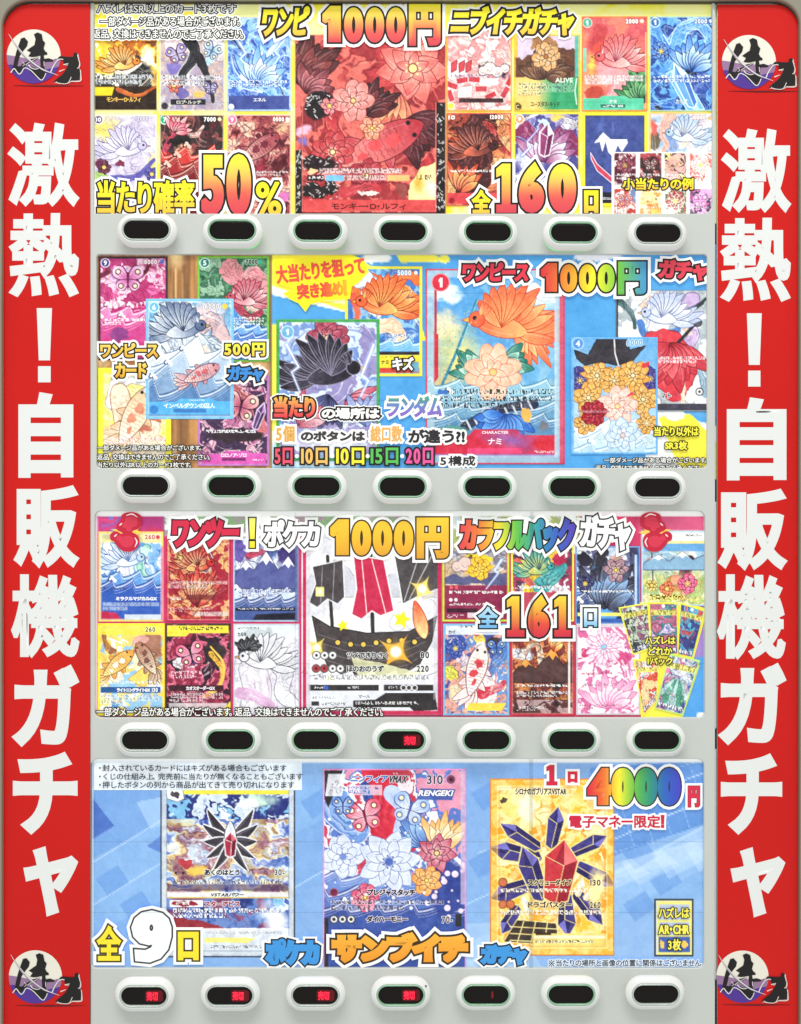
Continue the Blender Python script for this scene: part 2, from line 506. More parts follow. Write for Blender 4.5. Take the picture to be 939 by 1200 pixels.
    def flow(self, cols, cx, cy, n=26, seed=0, w=(1, 2.5), L=26, swirl=1.0):
        """short curved strokes circling a point"""
        rs = np.random.RandomState(seed + self.seed * 3); x0, y0, x1, y1 = self.r
        for i in range(int(n * .6)):
            x, y = rs.uniform(x0, x1), rs.uniform(y0, y1); pts = [(x, y)]
            for k in range(5):
                dx, dy = x - cx, y - cy; d = math.hypot(dx, dy) + 1e-6
                x += (-dy / d * swirl + dx / d * (1 - abs(swirl)) + rs.uniform(-.3, .3)) * L / 5; y += (dx / d * swirl + dy / d * (1 - abs(swirl)) + rs.uniform(-.3, .3)) * L / 5
                pts.append((x, y))
            ww = rs.uniform(*w) * 1.15; self.line(pts, ww, cols[rs.randint(len(cols))], .3, a=rs.uniform(.35, .8))
        return self
    # ---- crisp motifs
    def petal(self, cx, cy, ang, L, wd, A, B, edge=(60, 20, 30), ew=.9, vein=None, bend=0.0, a=1.0, p=.75, q=.8):
        c, s = math.cos(R(ang)), math.sin(R(ang)); dx, dy = self.X - cx, self.Y - cy
        u = (dx * c + dy * s) / L; v = (-dx * s + dy * c) - bend * L * u * u
        uc = np.clip(u, 0, 1); hw = wd * .5 * np.sin(math.pi * uc ** p) ** q * (u > 0) * (u < 1)
        d = hw - np.abs(v); ins = np.clip(d / .8 + .5, 0, 1) * (hw > 0.05)
        t = np.clip(uc + .12 * (self.fx) * 2, 0, 1)[..., None]
        if edge is not None: self.mix(np.clip((d + ew) / .8 + .5, 0, 1) * (hw > .02), edge, a)
        col = np.asarray(A, float) * (1 - t) + np.asarray(B, float) * t
        m = ins[..., None] * a; self.c = self.c * (1 - m) + col * m
        if vein is not None:
            for k in (-.5, 0, .5): self.mix(np.clip(.75 - np.abs(v - k * hw) * 1.3, 0, 1) * ins * (u > .1) * (u < .8), vein, .55 * a)
        self.mix(np.clip(.8 - np.abs(v + hw * .62), 0, 1) * ins * (u > .25) * (u < .85), (255, 255, 255), .35 * a)
        return self
    def flower(self, cx, cy, r, n, A, B, edge=(70, 20, 30), center=(250, 220, 110), rot=0, wd=.62, rings=3, vein=None, sq=1.0):
        q = (.8, .42, .95, .5)[int(cx * 1.7 + cy * 2.3) % 4]; p_ = (.75, 1.25, .9, 1.5)[int(cx + cy * 1.3) % 4]; n += int(cx) % 2
        for k in range(rings):
            rr_ = r * (1 - k * .27); m = max(4, n - k)
            for i in range(m): self.petal(cx, cy, rot + k * 23 + i * 360 / m, rr_, rr_ * wd * (1 - .08 * k), A, B, edge, vein=vein, bend=.12 * (1 if i % 2 else -1), q=q, p=p_)
        if center is not None:
            self.disc(cx, cy, max(1.6, r * .11), center, edge)
            for i in range(7): self.disc(cx + r * .19 * math.cos(i * .9), cy + r * .19 * math.sin(i * .9), max(.7, r * .03), center)
        return self
    def fan(self, cx, cy, r, a0, a1, n, A, B, edge=(60, 20, 30), wd=.22, vein=None, bend=.15, layers=2):
        for l in range(layers):
            for i in range(n):
                an = a0 + (a1 - a0) * (i + .5 * (l % 2)) / max(1, n - 1)
                self.petal(cx, cy, an, r * (1 - .3 * l) * (.88 + .12 * math.cos(i * 2.1)), r * wd, A if l % 2 == 0 else B, B if l % 2 == 0 else A, edge, vein=vein, bend=bend, p=1.1)
        return self
    def waves(self, y0, amp, wl, rows, dy, A, B, foam=(250, 252, 255), edge=(40, 60, 120), ph=0.0):
        for k in range(rows):
            x = self.X + ph + k * wl * .37; base = y0 + k * dy; q = (x / wl) % 1.0
            yy = base - amp * (q ** 1.8) * (1 - np.clip((q - .86) / .14, 0, 1) ** .6)
            d = self.Y - yy; t = k / max(1, rows - 1); col = np.asarray(A, float) * (1 - t) + np.asarray(B, float) * t
            self.mix(d + .5, col); self.mix(np.clip(1 - np.abs(d) / .9, 0, 1), edge, .9); self.mix(np.clip(1 - np.abs(d - 2.6) / 1.5, 0, 1), foam, .95)
            for j in range(2): self.mix(np.clip(1 - np.abs(d - 6 - j * 3.2) / .7, 0, 1), foam, .5)
            n = int((self.r[2] - self.r[0]) / wl) + 2
            for i in range(-1, n + 1):
                xc = (i + .84) * wl - ph - k * wl * .37; xc += math.ceil((self.r[0] - xc) / wl) * wl if xc < self.r[0] else 0
                for j in range(4): self.disc(xc + j * 1.8 - 2, base - amp * .78 + abs(j - 1) * 2, 1.5 + .3 * (j % 2), foam, edge if j == 0 else None)
        return self
    def peaks(self, y1, pts, A, snow=(248, 250, 255), edge=(50, 50, 90)):
        P = [(pts[0][0], y1)] + pts + [(pts[-1][0], y1)]; self.poly(P, A, edge=edge, ew=.8)
        for i in range(1, len(pts) - 1):
            if pts[i][1] < pts[i - 1][1] and pts[i][1] < pts[i + 1][1]:
                x, y = pts[i]; h = (y1 - y) * .34; l, r = pts[i - 1], pts[i + 1]
                fl = h / max(1, l[1] - y) * (l[0] - x); fr = h / max(1, r[1] - y) * (r[0] - x)
                self.poly([(x, y), (x + fr, y + h), (x + fr * .4, y + h * .7), (x, y + h * 1.1), (x + fl * .4, y + h * .7), (x + fl, y + h)], snow)
        return self
    def crystal(self, cx, cy, w, h, rot, A, B, C, edge=(250, 226, 150)):
        c, s = math.cos(R(rot)), math.sin(R(rot))
        def q(u, v): return (cx + u * w * c - v * h * s, cy + u * w * s + v * h * c)
        self.poly([q(0, -.5), q(.5, -.2), q(.36, .42), q(0, .5), q(-.36, .42), q(-.5, -.2)], A, edge=edge, ew=1.5)
        self.poly([q(0, -.48), q(.46, -.2), q(.1, -.1)], B); self.poly([q(.1, -.1), q(.46, -.2), q(.34, .4), q(.04, .46)], C); self.poly([q(0, -.46), q(.1, -.1), q(-.2, -.12)], C, a=.8)
        self.line([q(.1, -.1), q(.02, .46)], .8, edge); return self.line([q(.1, -.1), q(-.44, -.2)], .8, edge)
    def bolt(self, pts, w, col=(255, 255, 255), glow=(160, 200, 255)):
        self.line(pts, w * 3.2, glow, w * 1.5, a=.55); return self.line(pts, w, col, w * .3)
    def clouds(self, pts, col=(250, 250, 250), edge=(120, 150, 190)):
        for x, y, r in pts: self.disc(x, y, r + .9, edge)
        for x, y, r in pts: self.disc(x, y, r, col)
        for x, y, r in pts: self.line([(x - r * .5, y + r * .2), (x, y + r * .5), (x + r * .5, y + r * .2)], .8, edge, a=.5)
        return self
    def bird(self, cx, cy, s, f, A, B, edge, beak=(240, 180, 60), up=True, lw=1.0):
        q = lambda an: an if f > 0 else 180 - an
        for an, L_ in ((168, 1.25), (180, 1.4), (192, 1.2), (156, 1.0)): self.petal(cx - f * s * .25, cy + s * .1, q(an), s * L_, s * .26, A, B, edge, lw, vein=edge, bend=.22 * f, p=1.2)
        for k in range(8): self.petal(cx - f * s * .02, cy - s * .02, q(-178 + k * 15), s * (1.15 - .07 * k), s * .25, B, A, edge, lw, vein=edge, bend=.2 * f, p=1.25)
        self.petal(cx - f * s * .55, cy + s * .12, q(-14), s * 1.25, s * .5, A, B, edge, lw, p=1.1, q=.5)
        for k in range(7): self.petal(cx + f * s * .06, cy, q(-128 + k * 14), s * (1.3 - .08 * k), s * .27, A, B, edge, lw, vein=edge, bend=-.12 * f, p=1.2)
        hx, hy = cx + f * s * .62, cy - s * .2; self.poly([(hx + f * s * .1, hy - s * .08), (hx + f * s * .36, hy + s * .02), (hx + f * s * .1, hy + s * .1)], beak, edge=edge, ew=.8)
        self.disc(hx, hy, s * .17, B, edge); self.disc(hx + f * s * .05, hy - s * .03, max(1.0, s * .05), (20, 16, 20))
        for k in range(3): self.petal(hx - f * s * .08, hy - s * .1, q(-150 + k * 22), s * .32, s * .1, A, B, edge, .6)
        return self
    def fly(self, cx, cy, s, A, B, edge, rot=0, spot=(250, 240, 200)):
        for an, L_, w_ in ((-140, .8, .6), (-40, .8, .6), (140, .58, .5), (40, .58, .5)):
            self.petal(cx, cy, rot + an, s * L_ * 1.2, s * w_ * 1.1, B, A, edge, 1.2, vein=edge, p=1.8, q=.45)
            self.disc(cx + s * L_ * .85 * math.cos(R(rot + an)), cy + s * L_ * .85 * math.sin(R(rot + an)), s * .1, spot, edge)
        c, n = math.cos(R(rot + 90)), math.sin(R(rot + 90)); self.line([(cx - c * s * .35, cy - n * s * .35), (cx + c * s * .5, cy + n * s * .5)], s * .14, edge, s * .05)
        for k in (-20, 20): self.line([(cx - c * s * .3, cy - n * s * .3), (cx + s * .75 * math.cos(R(rot - 90 + k)), cy + s * .75 * math.sin(R(rot - 90 + k)))], .9, edge)
        return self
    def koi(self, cx, cy, s, ang, A, B, edge, spot=None):
        c, n = math.cos(R(ang)), math.sin(R(ang)); P = lambda u, v: (cx + s * (u * c - v * n), cy + s * (u * n + v * c))
        for d in (150, 170, 190, 210): self.petal(*P(-.55, 0), ang + d, s * .75, s * .26, B, A, edge, .9, vein=edge, bend=.2)
        for u, d in ((.15, 110), (.1, -110), (-.25, 125), (-.25, -125)): self.petal(*P(u, 0), ang + d, s * .55, s * .24, A, B, edge, .9, vein=edge)
        self.petal(*P(-.85, 0), ang, s * 1.75, s * .62, A, B, edge, 1.1, p=1.25, q=.6)
        dx, dy = self.X - cx, self.Y - cy; u = (dx * c + dy * n) / s; v = (-dx * n + dy * c) / s
        g = s * .0 + .11; uu = (u / g) ; vv = v / g + .5 * (np.floor(uu) % 2); fu = uu - np.floor(uu); fv = vv - np.floor(vv)
        ins = (np.abs(v) < .26 * np.sin(math.pi * np.clip((u + .85) / 1.6, 0, 1) ** 1.25) ** .6) * (u < .48)
        self.mix(np.clip(1 - np.abs(np.hypot(fu, fv - .5) - .62) * s * .11 / .6, 0, 1) * ins, edge, .6)
        if spot is not None:
            for a_, b_, r_ in ((.25, .02, .17), (-.1, -.05, .16), (-.4, .04, .1)): x, y = P(a_, b_); self.blob(x, y, s * r_, s * r_ * .8, spot, ang, soft=.2, warp=2, a=.9)
        for sg in (-1, 1): x, y = P(.66, .13 * sg); self.disc(x, y, max(1.0, s * .045), (24, 20, 24))
        return self
    def hook(self):
        if not self.hk and self.seed in MOTIF: self.hk = True; MOTIF[self.seed](self)
        self.hk = True
    def build(self, parent, name, z, label=None, mat=None, quad=None, grain=10, sharp=.3, round_=0):
        self.sharpen(sharp).grain(grain)
        self.c = np.clip(5 + 128 + (self.c - 128) * 1.03, 0, 255)
        X, Y = self.X, self.Y
        if quad is not None:
            x0, y0, x1, y1 = self.r; u = (X - x0) / (x1 - x0); v = (Y - y0) / (y1 - y0); q = np.array(quad, float)
            X = (q[0, 0] * (1 - u) + q[1, 0] * u) * (1 - v) + (q[3, 0] * (1 - u) + q[2, 0] * u) * v
            Y = (q[0, 1] * (1 - u) + q[1, 1] * u) * (1 - v) + (q[3, 1] * (1 - u) + q[2, 1] * u) * v
        Xr, Yr = unproj(X, Y, z); ny, nx = X.shape
        idx = np.arange(nx * ny).reshape(ny, nx)
        f = np.stack([idx[:-1, :-1], idx[1:, :-1], idx[1:, 1:], idx[:-1, 1:]], -1).reshape(-1, 4)
        if round_:
            x0, y0, x1, y1 = self.r; cxm = (self.X[:-1, :-1] + self.X[1:, 1:]) / 2; cym = (self.Y[:-1, :-1] + self.Y[1:, 1:]) / 2
            dx = np.maximum(0, round_ - np.minimum(cxm - x0, x1 - cxm)); dy = np.maximum(0, round_ - np.minimum(cym - y0, y1 - cym))
            f = f[(np.hypot(dx, dy) <= round_).ravel()]
        co = world_co(Xr.ravel(), Yr.ravel(), np.full(nx * ny, float(z)))
        # thin rim so that the sheet has an edge
        rim = np.concatenate([idx[0, :], idx[1:, -1], idx[-1, -2::-1], idx[-2:0:-1, 0]])
        if not round_:
            n0 = len(co); back = co[rim].copy(); back[:, 1] += 0.18 * S
            co = np.concatenate([co, back]); m = len(rim); k = np.arange(m)
            rf = np.stack([rim[k], rim[(k + 1) % m], n0 + (k + 1) % m, n0 + k], -1)
            f = np.concatenate([f, rf]); cc = self.c.reshape(-1, 3); cc = np.concatenate([cc, cc[rim]])
        else: cc = self.c.reshape(-1, 3)
        me = raw_mesh(name, co, f.ravel(), np.full(len(f), 4), mat or M_PRINT, lin(cc))
        return link(name, me, parent, label)
MOTIF = {
 11: lambda a: a.waves(104, 22, 30, 2, 9, (52, 48, 52), (30, 26, 30), (250, 240, 214), (20, 18, 20)).bird(146, 76, 22, 1, (255, 236, 150), (236, 140, 50), (110, 50, 20)),
 12: lambda a: a.fly(208, 64, 15, (130, 110, 190), (240, 230, 244), (70, 50, 80), -20).fly(248, 60, 14, (240, 248, 252), (140, 196, 226), (70, 70, 110), 25).flower(204, 100, 9, 6, (250, 190, 120), (226, 90, 70), (90, 40, 50)).fly(247, 104, 10, (120, 110, 180), (230, 226, 240), (60, 50, 100)),
 13: lambda a: a.fan(303, 100, 46, 225, 320, 9, (240, 250, 255), (110, 170, 236), (40, 60, 140)).bolt([(276, 42), (288, 62), (282, 68), (300, 92)], 1.8).bolt([(334, 46), (322, 60), (328, 66), (312, 88)], 1.5),
 14: lambda a: a.bird(150, 176, 27, 1, (255, 255, 255), (200, 194, 224), (120, 106, 150)).flower(122, 196, 9, 5, (150, 60, 90), (90, 30, 60), (60, 20, 40)).flower(178, 204, 9, 6, (140, 130, 210), (80, 76, 160), (50, 40, 100)),
 15: lambda a: a.waves(182, 18, 32, 3, 11, (210, 60, 56), (120, 24, 34), (250, 200, 180), (40, 10, 16)).fan(206, 156, 24, 230, 340, 6, (226, 90, 120), (250, 200, 190), (90, 20, 40)),
 16: lambda a: a.koi(304, 174, 32, -35, (236, 190, 170), (150, 50, 66), (60, 14, 30), (110, 30, 50)),
 18: lambda a: a.clouds([(574, 80, 7), (566, 83, 5), (583, 84, 6), (592, 80, 5)], (250, 244, 240), (120, 80, 84)),
 19: lambda a: a.fan(640, 92, 36, 195, 345, 11, (150, 104, 76), (84, 54, 42), (50, 30, 24), wd=.3).flower(640, 66, 17, 8, (250, 230, 190), (214, 160, 100), (110, 70, 50), (190, 120, 60)),
 20: lambda a: a.bird(722, 72, 30, -1, (255, 206, 200), (230, 100, 100), (140, 36, 60)).fan(752, 116, 34, 190, 270, 6, (120, 190, 120), (50, 110, 70), (30, 60, 40)),
 21: lambda a: a.fan(812, 84, 44, 215, 325, 9, (214, 238, 255), (70, 130, 220), (20, 36, 90), wd=.2).crystal(802, 100, 16, 58, -24, (110, 170, 236), (220, 240, 255), (70, 120, 200), (230, 246, 255)).flower(775, 60, 12, 7, (190, 226, 255), (60, 110, 200), (20, 30, 80)),
 22: lambda a: a.bird(560, 176, 30, 1, (226, 110, 80), (70, 30, 34), (30, 10, 14)).fan(540, 226, 40, 240, 310, 5, (250, 190, 110), (200, 70, 50), (70, 20, 20)),
 23: lambda a: a.fan(640, 190, 46, 210, 330, 9, (250, 246, 255), (150, 70, 120), (80, 30, 80), wd=.24).crystal(640, 164, 16, 40, 6, (150, 60, 110), (250, 240, 250), (110, 40, 90), (250, 240, 250)).bolt([(612, 182), (622, 172), (618, 166), (632, 150)], 1.6, (240, 246, 255), (130, 140, 220)),
 25: lambda a: a.bird(800, 160, 24, -1, (255, 250, 236), (180, 208, 234), (110, 120, 160)),
 41: lambda a: a.fly(150, 328, 22, (250, 214, 236), (200, 90, 160), (90, 16, 60)).waves(366, 14, 26, 2, 12, (236, 120, 180), (206, 70, 140), (255, 240, 248), (120, 20, 80)),
 42: lambda a: a.bird(286, 352, 24, -1, (250, 206, 206), (200, 84, 106), (100, 26, 46)).waves(384, 8, 18, 2, 9, (100, 160, 226), (60, 110, 190)),
 43: lambda a: a.koi(158, 488, 44, -62, (255, 250, 236), (226, 186, 140), (150, 96, 60), (214, 130, 100)).flower(184, 456, 16, 8, (252, 252, 255), (206, 214, 226), (130, 130, 140)),
 44: lambda a: a.fly(282, 478, 24, (250, 206, 196), (190, 80, 110), (60, 16, 50), 12).crystal(304, 488, 10, 34, 20, (90, 60, 110), (190, 150, 210), (50, 36, 70), (230, 200, 240)),
 45: lambda a: a.waves(414, 30, 48, 4, 16, (224, 236, 246), (90, 130, 180), (252, 254, 255), (50, 70, 110)).bird(214, 388, 34, 1, (240, 244, 250), (90, 110, 146), (40, 54, 90)).koi(236, 438, 26, -24, (250, 220, 210), (206, 140, 150), (90, 50, 80), (200, 90, 100)),
 46: lambda a: a.clouds([(420, 330, 7), (428, 326, 9), (438, 331, 6)]).bird(446, 360, 36, -1, (255, 196, 110), (232, 96, 50), (150, 46, 26)).waves(402, 10, 22, 1, 8, (110, 180, 236), (70, 140, 214)),
 49: lambda a: a.bird(776, 372, 30, -1, (255, 255, 255), (190, 202, 236), (110, 120, 160)).fan(784, 402, 60, 25, 140, 9, (240, 110, 116), (190, 40, 56), (110, 20, 36), wd=.3, vein=(140, 30, 46)),
 51: lambda a: a.waves(676, 12, 24, 2, 10, (90, 150, 216), (50, 90, 180)).bird(150, 658, 24, 1, (255, 255, 255), (184, 212, 240), (80, 110, 170)),
 52: lambda a: a.bird(232, 664, 24, 1, (255, 220, 140), (206, 50, 50), (90, 10, 24)).fan(232, 712, 50, 235, 305, 9, (255, 226, 150), (206, 50, 50), (90, 10, 24), wd=.14),
 53: lambda a: a.peaks(690, [(275, 676), (288, 656), (298, 668), (312, 646), (326, 668), (338, 652), (349, 670)], (84, 90, 150)).waves(694, 9, 20, 2, 9, (200, 216, 240), (70, 90, 150)),
 54: lambda a: a.koi(138, 778, 26, -40, (255, 236, 160), (240, 160, 60), (140, 80, 30), (246, 250, 250)).koi(172, 772, 25, -120, (250, 236, 210), (170, 110, 84), (90, 56, 40), (110, 70, 60)),
 55: lambda a: a.fly(224, 768, 20, (230, 90, 130), (250, 190, 210), (50, 10, 30), -15).line(a.spline([(247, 758), (262, 778), (258, 802), (240, 816)]), 2, (250, 200, 90), 5),
 56: lambda a: a.bird(306, 776, 32, -1, (254, 254, 255), (226, 224, 236), (80, 80, 92)).fan(292, 762, 20, 200, 330, 6, (90, 90, 96), (40, 40, 44), (24, 24, 28)),
 58: lambda a: a.clouds([(536, 664, 6), (545, 661, 8), (556, 664, 6)], (226, 200, 190), (110, 90, 110)).flower(562, 666, 14, 8, (255, 236, 110), (246, 190, 40), (150, 100, 30)).bolt([(588, 656), (580, 668), (584, 672), (570, 690)], 1.5),
 59: lambda a: a.bird(632, 668, 22, 1, (255, 230, 110), (60, 160, 160), (30, 80, 90)),
 60: lambda a: a.waves(690, 14, 26, 3, 11, (90, 120, 180), (40, 44, 80)).fan(712, 716, 62, 230, 310, 9, (150, 190, 236), (50, 44, 60), (24, 20, 34), wd=.2).flower(722, 668, 15, 6, (240, 206, 190), (150, 110, 130), (60, 40, 60)).flower(686, 684, 11, 6, (120, 120, 180), (40, 40, 80), (20, 20, 50)),
 61: lambda a: a.peaks(668, [(754, 660), (772, 650), (784, 658), (800, 646), (812, 656), (827, 650)], (140, 180, 210)).flower(806, 684, 12, 7, (250, 200, 214), (226, 80, 120), (120, 30, 60)).flower(782, 690, 9, 7, (255, 236, 130), (236, 100, 70), (130, 50, 30)).flower(764, 686, 7, 6, (255, 250, 220), (250, 210, 90), (120, 90, 30)),
 62: lambda a: a.koi(558, 786, 36, -75, (255, 255, 252), (240, 220, 214), (140, 60, 70), (214, 50, 64)).flower(534, 760, 12, 7, (130, 160, 226), (50, 70, 160), (30, 40, 100)).fly(582, 760, 12, (140, 190, 236), (60, 100, 190), (30, 50, 110)),
 63: lambda a: a.peaks(800, [(600, 790), (616, 772), (628, 784), (648, 758), (660, 780), (672, 770)], (84, 56, 56), (255, 170, 80), (30, 16, 20)).fan(650, 764, 24, 245, 300, 5, (255, 240, 150), (240, 120, 50), (150, 40, 20)),
 64: lambda a: a.flower(708, 758, 22, 13, (255, 255, 255), (244, 210, 230), (206, 130, 170), (130, 206, 226), wd=.26).fan(716, 830, 44, 200, 320, 8, (255, 246, 252), (230, 150, 190), (206, 110, 160), wd=.22),
}
# ------------------------------------------------------------------ the vending machine
load_glyphs('口')
GSIGN = 1 if area2(max(GL['口'], key=lambda p: abs(area2(p)))) > 0 else -1
for g_ in FIXG:
    if area2(GL[g_][0]) * GSIGN < 0: GL[g_] = [p[::-1] for p in GL[g_]]
GL['※'] = [p if area2(p) * GSIGN > 0 else p[::-1] for p in GL['※']]
CHARS = set('激熱自販機ガチャ侍売切')
STRINGS = []
machine = tag(empty('vending_machine', CX, 1250), 'pale grey vending machine door with four lit windows and rows of oval buttons', 'vending machine')

def rr(x0, y0, x1, y1, r, n=6):
    if not isinstance(r, (list, tuple)): r = (r,) * 4        # tl, tr, br, bl
    out = []
    for (cx, cy, a0, q) in ((x0, y0, 180, 0), (x1, y0, 270, 1), (x1, y1, 0, 2), (x0, y1, 90, 3)):
        rad = r[q]
        if rad <= 0: out.append((cx, cy)); continue
        ox = cx + (rad if q in (0, 3) else -rad); oy = cy + (rad if q in (0, 1) else -rad)
        for k in range(n + 1):
            a = R(a0 + 90 * k / n); out.append((ox + rad * math.cos(a), oy + rad * math.sin(a)))
    return out

def curve_solid(name, polys, zf, thick, bevel, mat, parent, label=None, res=1, photo=True):
    """flat sheet outline(s) in photo pixels (holes allowed), front face at zf"""
    c = bpy.data.curves.new('tmp', 'CURVE'); c.dimensions = '2D'; c.fill_mode = 'BOTH'
    for i, p in enumerate(polys):
        p = np.array(p, float)
        if (area2(p * [1, -1]) * GSIGN > 0) != (i == 0): p = p[::-1]
        if photo: p = np.stack(unproj(p[:, 0], p[:, 1], zf), -1)
        s = c.splines.new('POLY'); s.points.add(len(p) - 1)
        s.points.foreach_set('co', np.c_[p[:, 0], -p[:, 1], np.zeros(len(p)), np.ones(len(p))].astype(np.float32).ravel())
        s.use_cyclic_u = True
    c.extrude = thick / 2 - bevel; c.bevel_depth = bevel; c.bevel_resolution = res; c.offset = -bevel
    o = bpy.data.objects.new('tmp', c); me = bpy.data.meshes.new_from_object(o)
    bpy.data.objects.remove(o); bpy.data.curves.remove(c)
    n = len(me.vertices); co = np.empty(n * 3, np.float32); me.vertices.foreach_get('co', co); co = co.reshape(-1, 3)
    co = world_co(co[:, 0], -co[:, 1], co[:, 2] + zf - thick / 2).astype(np.float32)
    me.vertices.foreach_set('co', co.ravel()); me.name = name; me.update()
    me.materials.clear(); me.materials.append(mat)
    return link(name, me, parent, label)

WIN = [(110, -25, 835, 250, (0, 0, 11, 3)), (113, 298, 829, 548.5, (4, 4, 6, 5)), (111, 599, 826.5, 841, (7, 8, 7, 7)), (107, 889.5, 825.5, 1135, (8, 8, 8, 6))]
plate = curve_solid('front_panel', [rr(105.5, -70, 838.5, 1290, 0)] + [rr(*w) for w in WIN], 0, 8, 0.9, M_PLATE, machine)
curve_solid('back_panel', [rr(-40, -60, 985, 1280, 0)], -9, 2, 0.2, M_DARK, machine)
curve_solid('side_panel', [rr(-30, -60, 104.5, 1285, 0)], -0.4, 6, 0.4, M_TRIM, machine)
curve_solid('side_panel', [rr(840.5, -60, 970, 1285, 0)], -0.4, 6, 0.4, M_TRIM, machine)
curve_solid('door_frame', [rr(-110, -110, 1050, 1330, 60), rr(1.8, -0.8, 938.2, 1262, (32, 30, 10, 10), 10)], 8, 16, 2.0, M_FRAME, machine, res=3)
curve_solid('door_gasket', [rr(-6, -4, 946, 1268, (31, 31, 10, 10), 10), rr(2.8, 2.2, 937.2, 1259, (36, 33, 8, 8), 10)], 3, 6, 0.8, M_GASK, machine, res=2)
body = bpy.data.meshes.new('cabinet')
bx = [(X, Y, Z) for Z in (-14, -620) for (X, Y) in ((-100, -100), (1040, -100), (1040, 1320), (-100, 1320))]
body.from_pydata([to_world(*p) for p in bx], [], [(0, 3, 2, 1), (4, 5, 6, 7), (0, 1, 5, 4), (1, 2, 6, 5), (2, 3, 7, 6), (3, 0, 4, 7)])
body.materials.append(M_PLATE)
link('cabinet', body, machine)

# ---- oval selection buttons
def stadium(hx, hy, n=14):
    out = []
    for k in range(n + 1):
        a = -math.pi / 2 + math.pi * k / n; out.append((hx - hy + hy * math.cos(a), hy * math.sin(a)))
    for k in range(n + 1):
        a = math.pi / 2 + math.pi * k / n; out.append((-(hx - hy) + hy * math.cos(a), hy * math.sin(a)))
    return out
def loft(name, loops, mat, cap=False, smooth=True):
    n = len(stadium(2, 1)); V = []; Fc = []
    for hx, hy, z in loops:
        for x, y in stadium(hx, hy): V.append((x * S, -z * S, -y * S))
    for i in range(len(loops) - 1):
        for k in range(n):
            a = i * n + k; b = i * n + (k + 1) % n
            Fc.append((a, a + n, b + n, b))
    if cap: Fc.append(tuple(range((len(loops) - 1) * n, len(loops) * n))[::-1])
    me = bpy.data.meshes.new(name); me.from_pydata(V, [], Fc); me.materials.append(mat)
    for p in me.polygons: p.use_smooth = smooth and len(p.vertices) == 4
    me.update()
    import bmesh
    bm = bmesh.new(); bm.from_mesh(me); bmesh.ops.recalc_face_normals(bm, faces=bm.faces)
    bm.to_mesh(me); bm.free()
    return me
ME_HOUSE = loft('selection_button', [(30.5, 15.5, -1), (31, 16, 0), (31.8, 17, 5), (33.6, 19, 8.5), (34.6, 19.8, 10.5), (34.8, 20.0, 12), (34.2, 19.4, 13.6), (32.6, 17.8, 15.2), (30.2, 15.0, 17.2), (28.9, 13.5, 18.1), (28.2, 12.6, 17.9), (28.0, 12.4, 14)], M_WHITE)
RIML = [(28.0, 12.4, 15.5), (27.9, 12.3, 18.2), (27.3, 11.7, 19.0), (26.4, 10.8, 18.6), (26.0, 10.4, 17.2), (25.9, 10.3, 15)]
ME_RIM = loft('indicator_rim', RIML, M_RING); ME_RIMG = loft('indicator_rim', RIML, M_RINGG)
ME_LENS = loft('indicator_window', [(26.2, 10.6, 15.0), (26.0, 10.4, 16.4), (25.4, 9.8, 17.0), (24.0, 8.4, 17.3)], M_LENS, cap=True)
def half_ring():
    o = [p for p in stadium(32.4, 17.4, 14) if p[1] < 3]; n_ = [p for p in stadium(30.8, 15.8, 14) if p[1] < 3]
    o.sort(key=lambda p: math.atan2(p[0], -p[1] + 1e-6)); n_.sort(key=lambda p: math.atan2(p[0], -p[1] + 1e-6)); k = len(o)
    me = bpy.data.meshes.new('green_light_ring'); me.from_pydata([(x * S, -.6 * S, y * S) for x, y in o + n_], [], [(q, q + 1, k + q + 1, k + q) for q in range(k - 1)])
    me.materials.append(M_GRING); return me
ME_GR = half_ring()
def led_mesh():
    P = layout('売切'); a = np.concatenate(P); a0, b0 = a.min(0); a1, b1 = a.max(0)
    pl = [np.stack([(p[:, 0] - a0) / (a1 - a0) * 12.4 + 3.4, (p[:, 1] - b0) / (b1 - b0) * 9.6 - 4.8], -1) for p in P]
    co, fc = curve_mesh(pl, 0.22, 0.2)
    co = np.stack([co[:, 0] * S, -(17.6 + co[:, 2]) * S, co[:, 1] * S], -1)
    me = bpy.data.meshes.new('sold_out_lamp'); me.from_pydata([tuple(v) for v in co], [], [tuple(int(i) for i in f) for f in fc])
    me.materials.append(M_LED); return me
def glow_mesh(x0, x1, y0, y1, z, name, mat):
    pts = rr(x0, y0, x1, y1, min(3, (x1 - x0) / 2.2), 4)
    me = bpy.data.meshes.new(name); me.from_pydata([(x * S, -z * S, -y * S) for x, y in pts], [], [tuple(range(len(pts)))[::-1]])
    me.materials.append(mat); return me
load_glyphs(CHARS)
ME_LED = led_mesh(); ME_GLOW = glow_mesh(1.5, 22, -6.5, 6.5, 17.42, 'lamp_glow', M_GLOW)
ME_CHIP = glow_mesh(28, 30, -12.2, -9.6, 18.6, 'chip_mark', M_DARK)
ME_DIM = glow_mesh(6, 8.5, -4, 4, 17.45, 'faint_lamp', M_LEDDIM)
c00 = unproj(171, 269.3, 17); c10 = unproj(772.6, 273, 17); c01 = unproj(169.2, 1166.7, 17); c11 = unproj(768, 1166, 17)
BX0, BX1 = (c00[0] + c01[0]) / 2, (c10[0] + c11[0]) / 2
BY = [(c00[1] + c10[1]) / 2, None, None, (c01[1] + c11[1]) / 2]
BY[1] = float(np.mean([unproj(170.5, 569.5, 17)[1], unproj(770.5, 571.5, 17)[1]]))
BY[2] = float(np.mean([unproj(171, 867.3, 17)[1], unproj(769, 868, 17)[1]]))
first = None
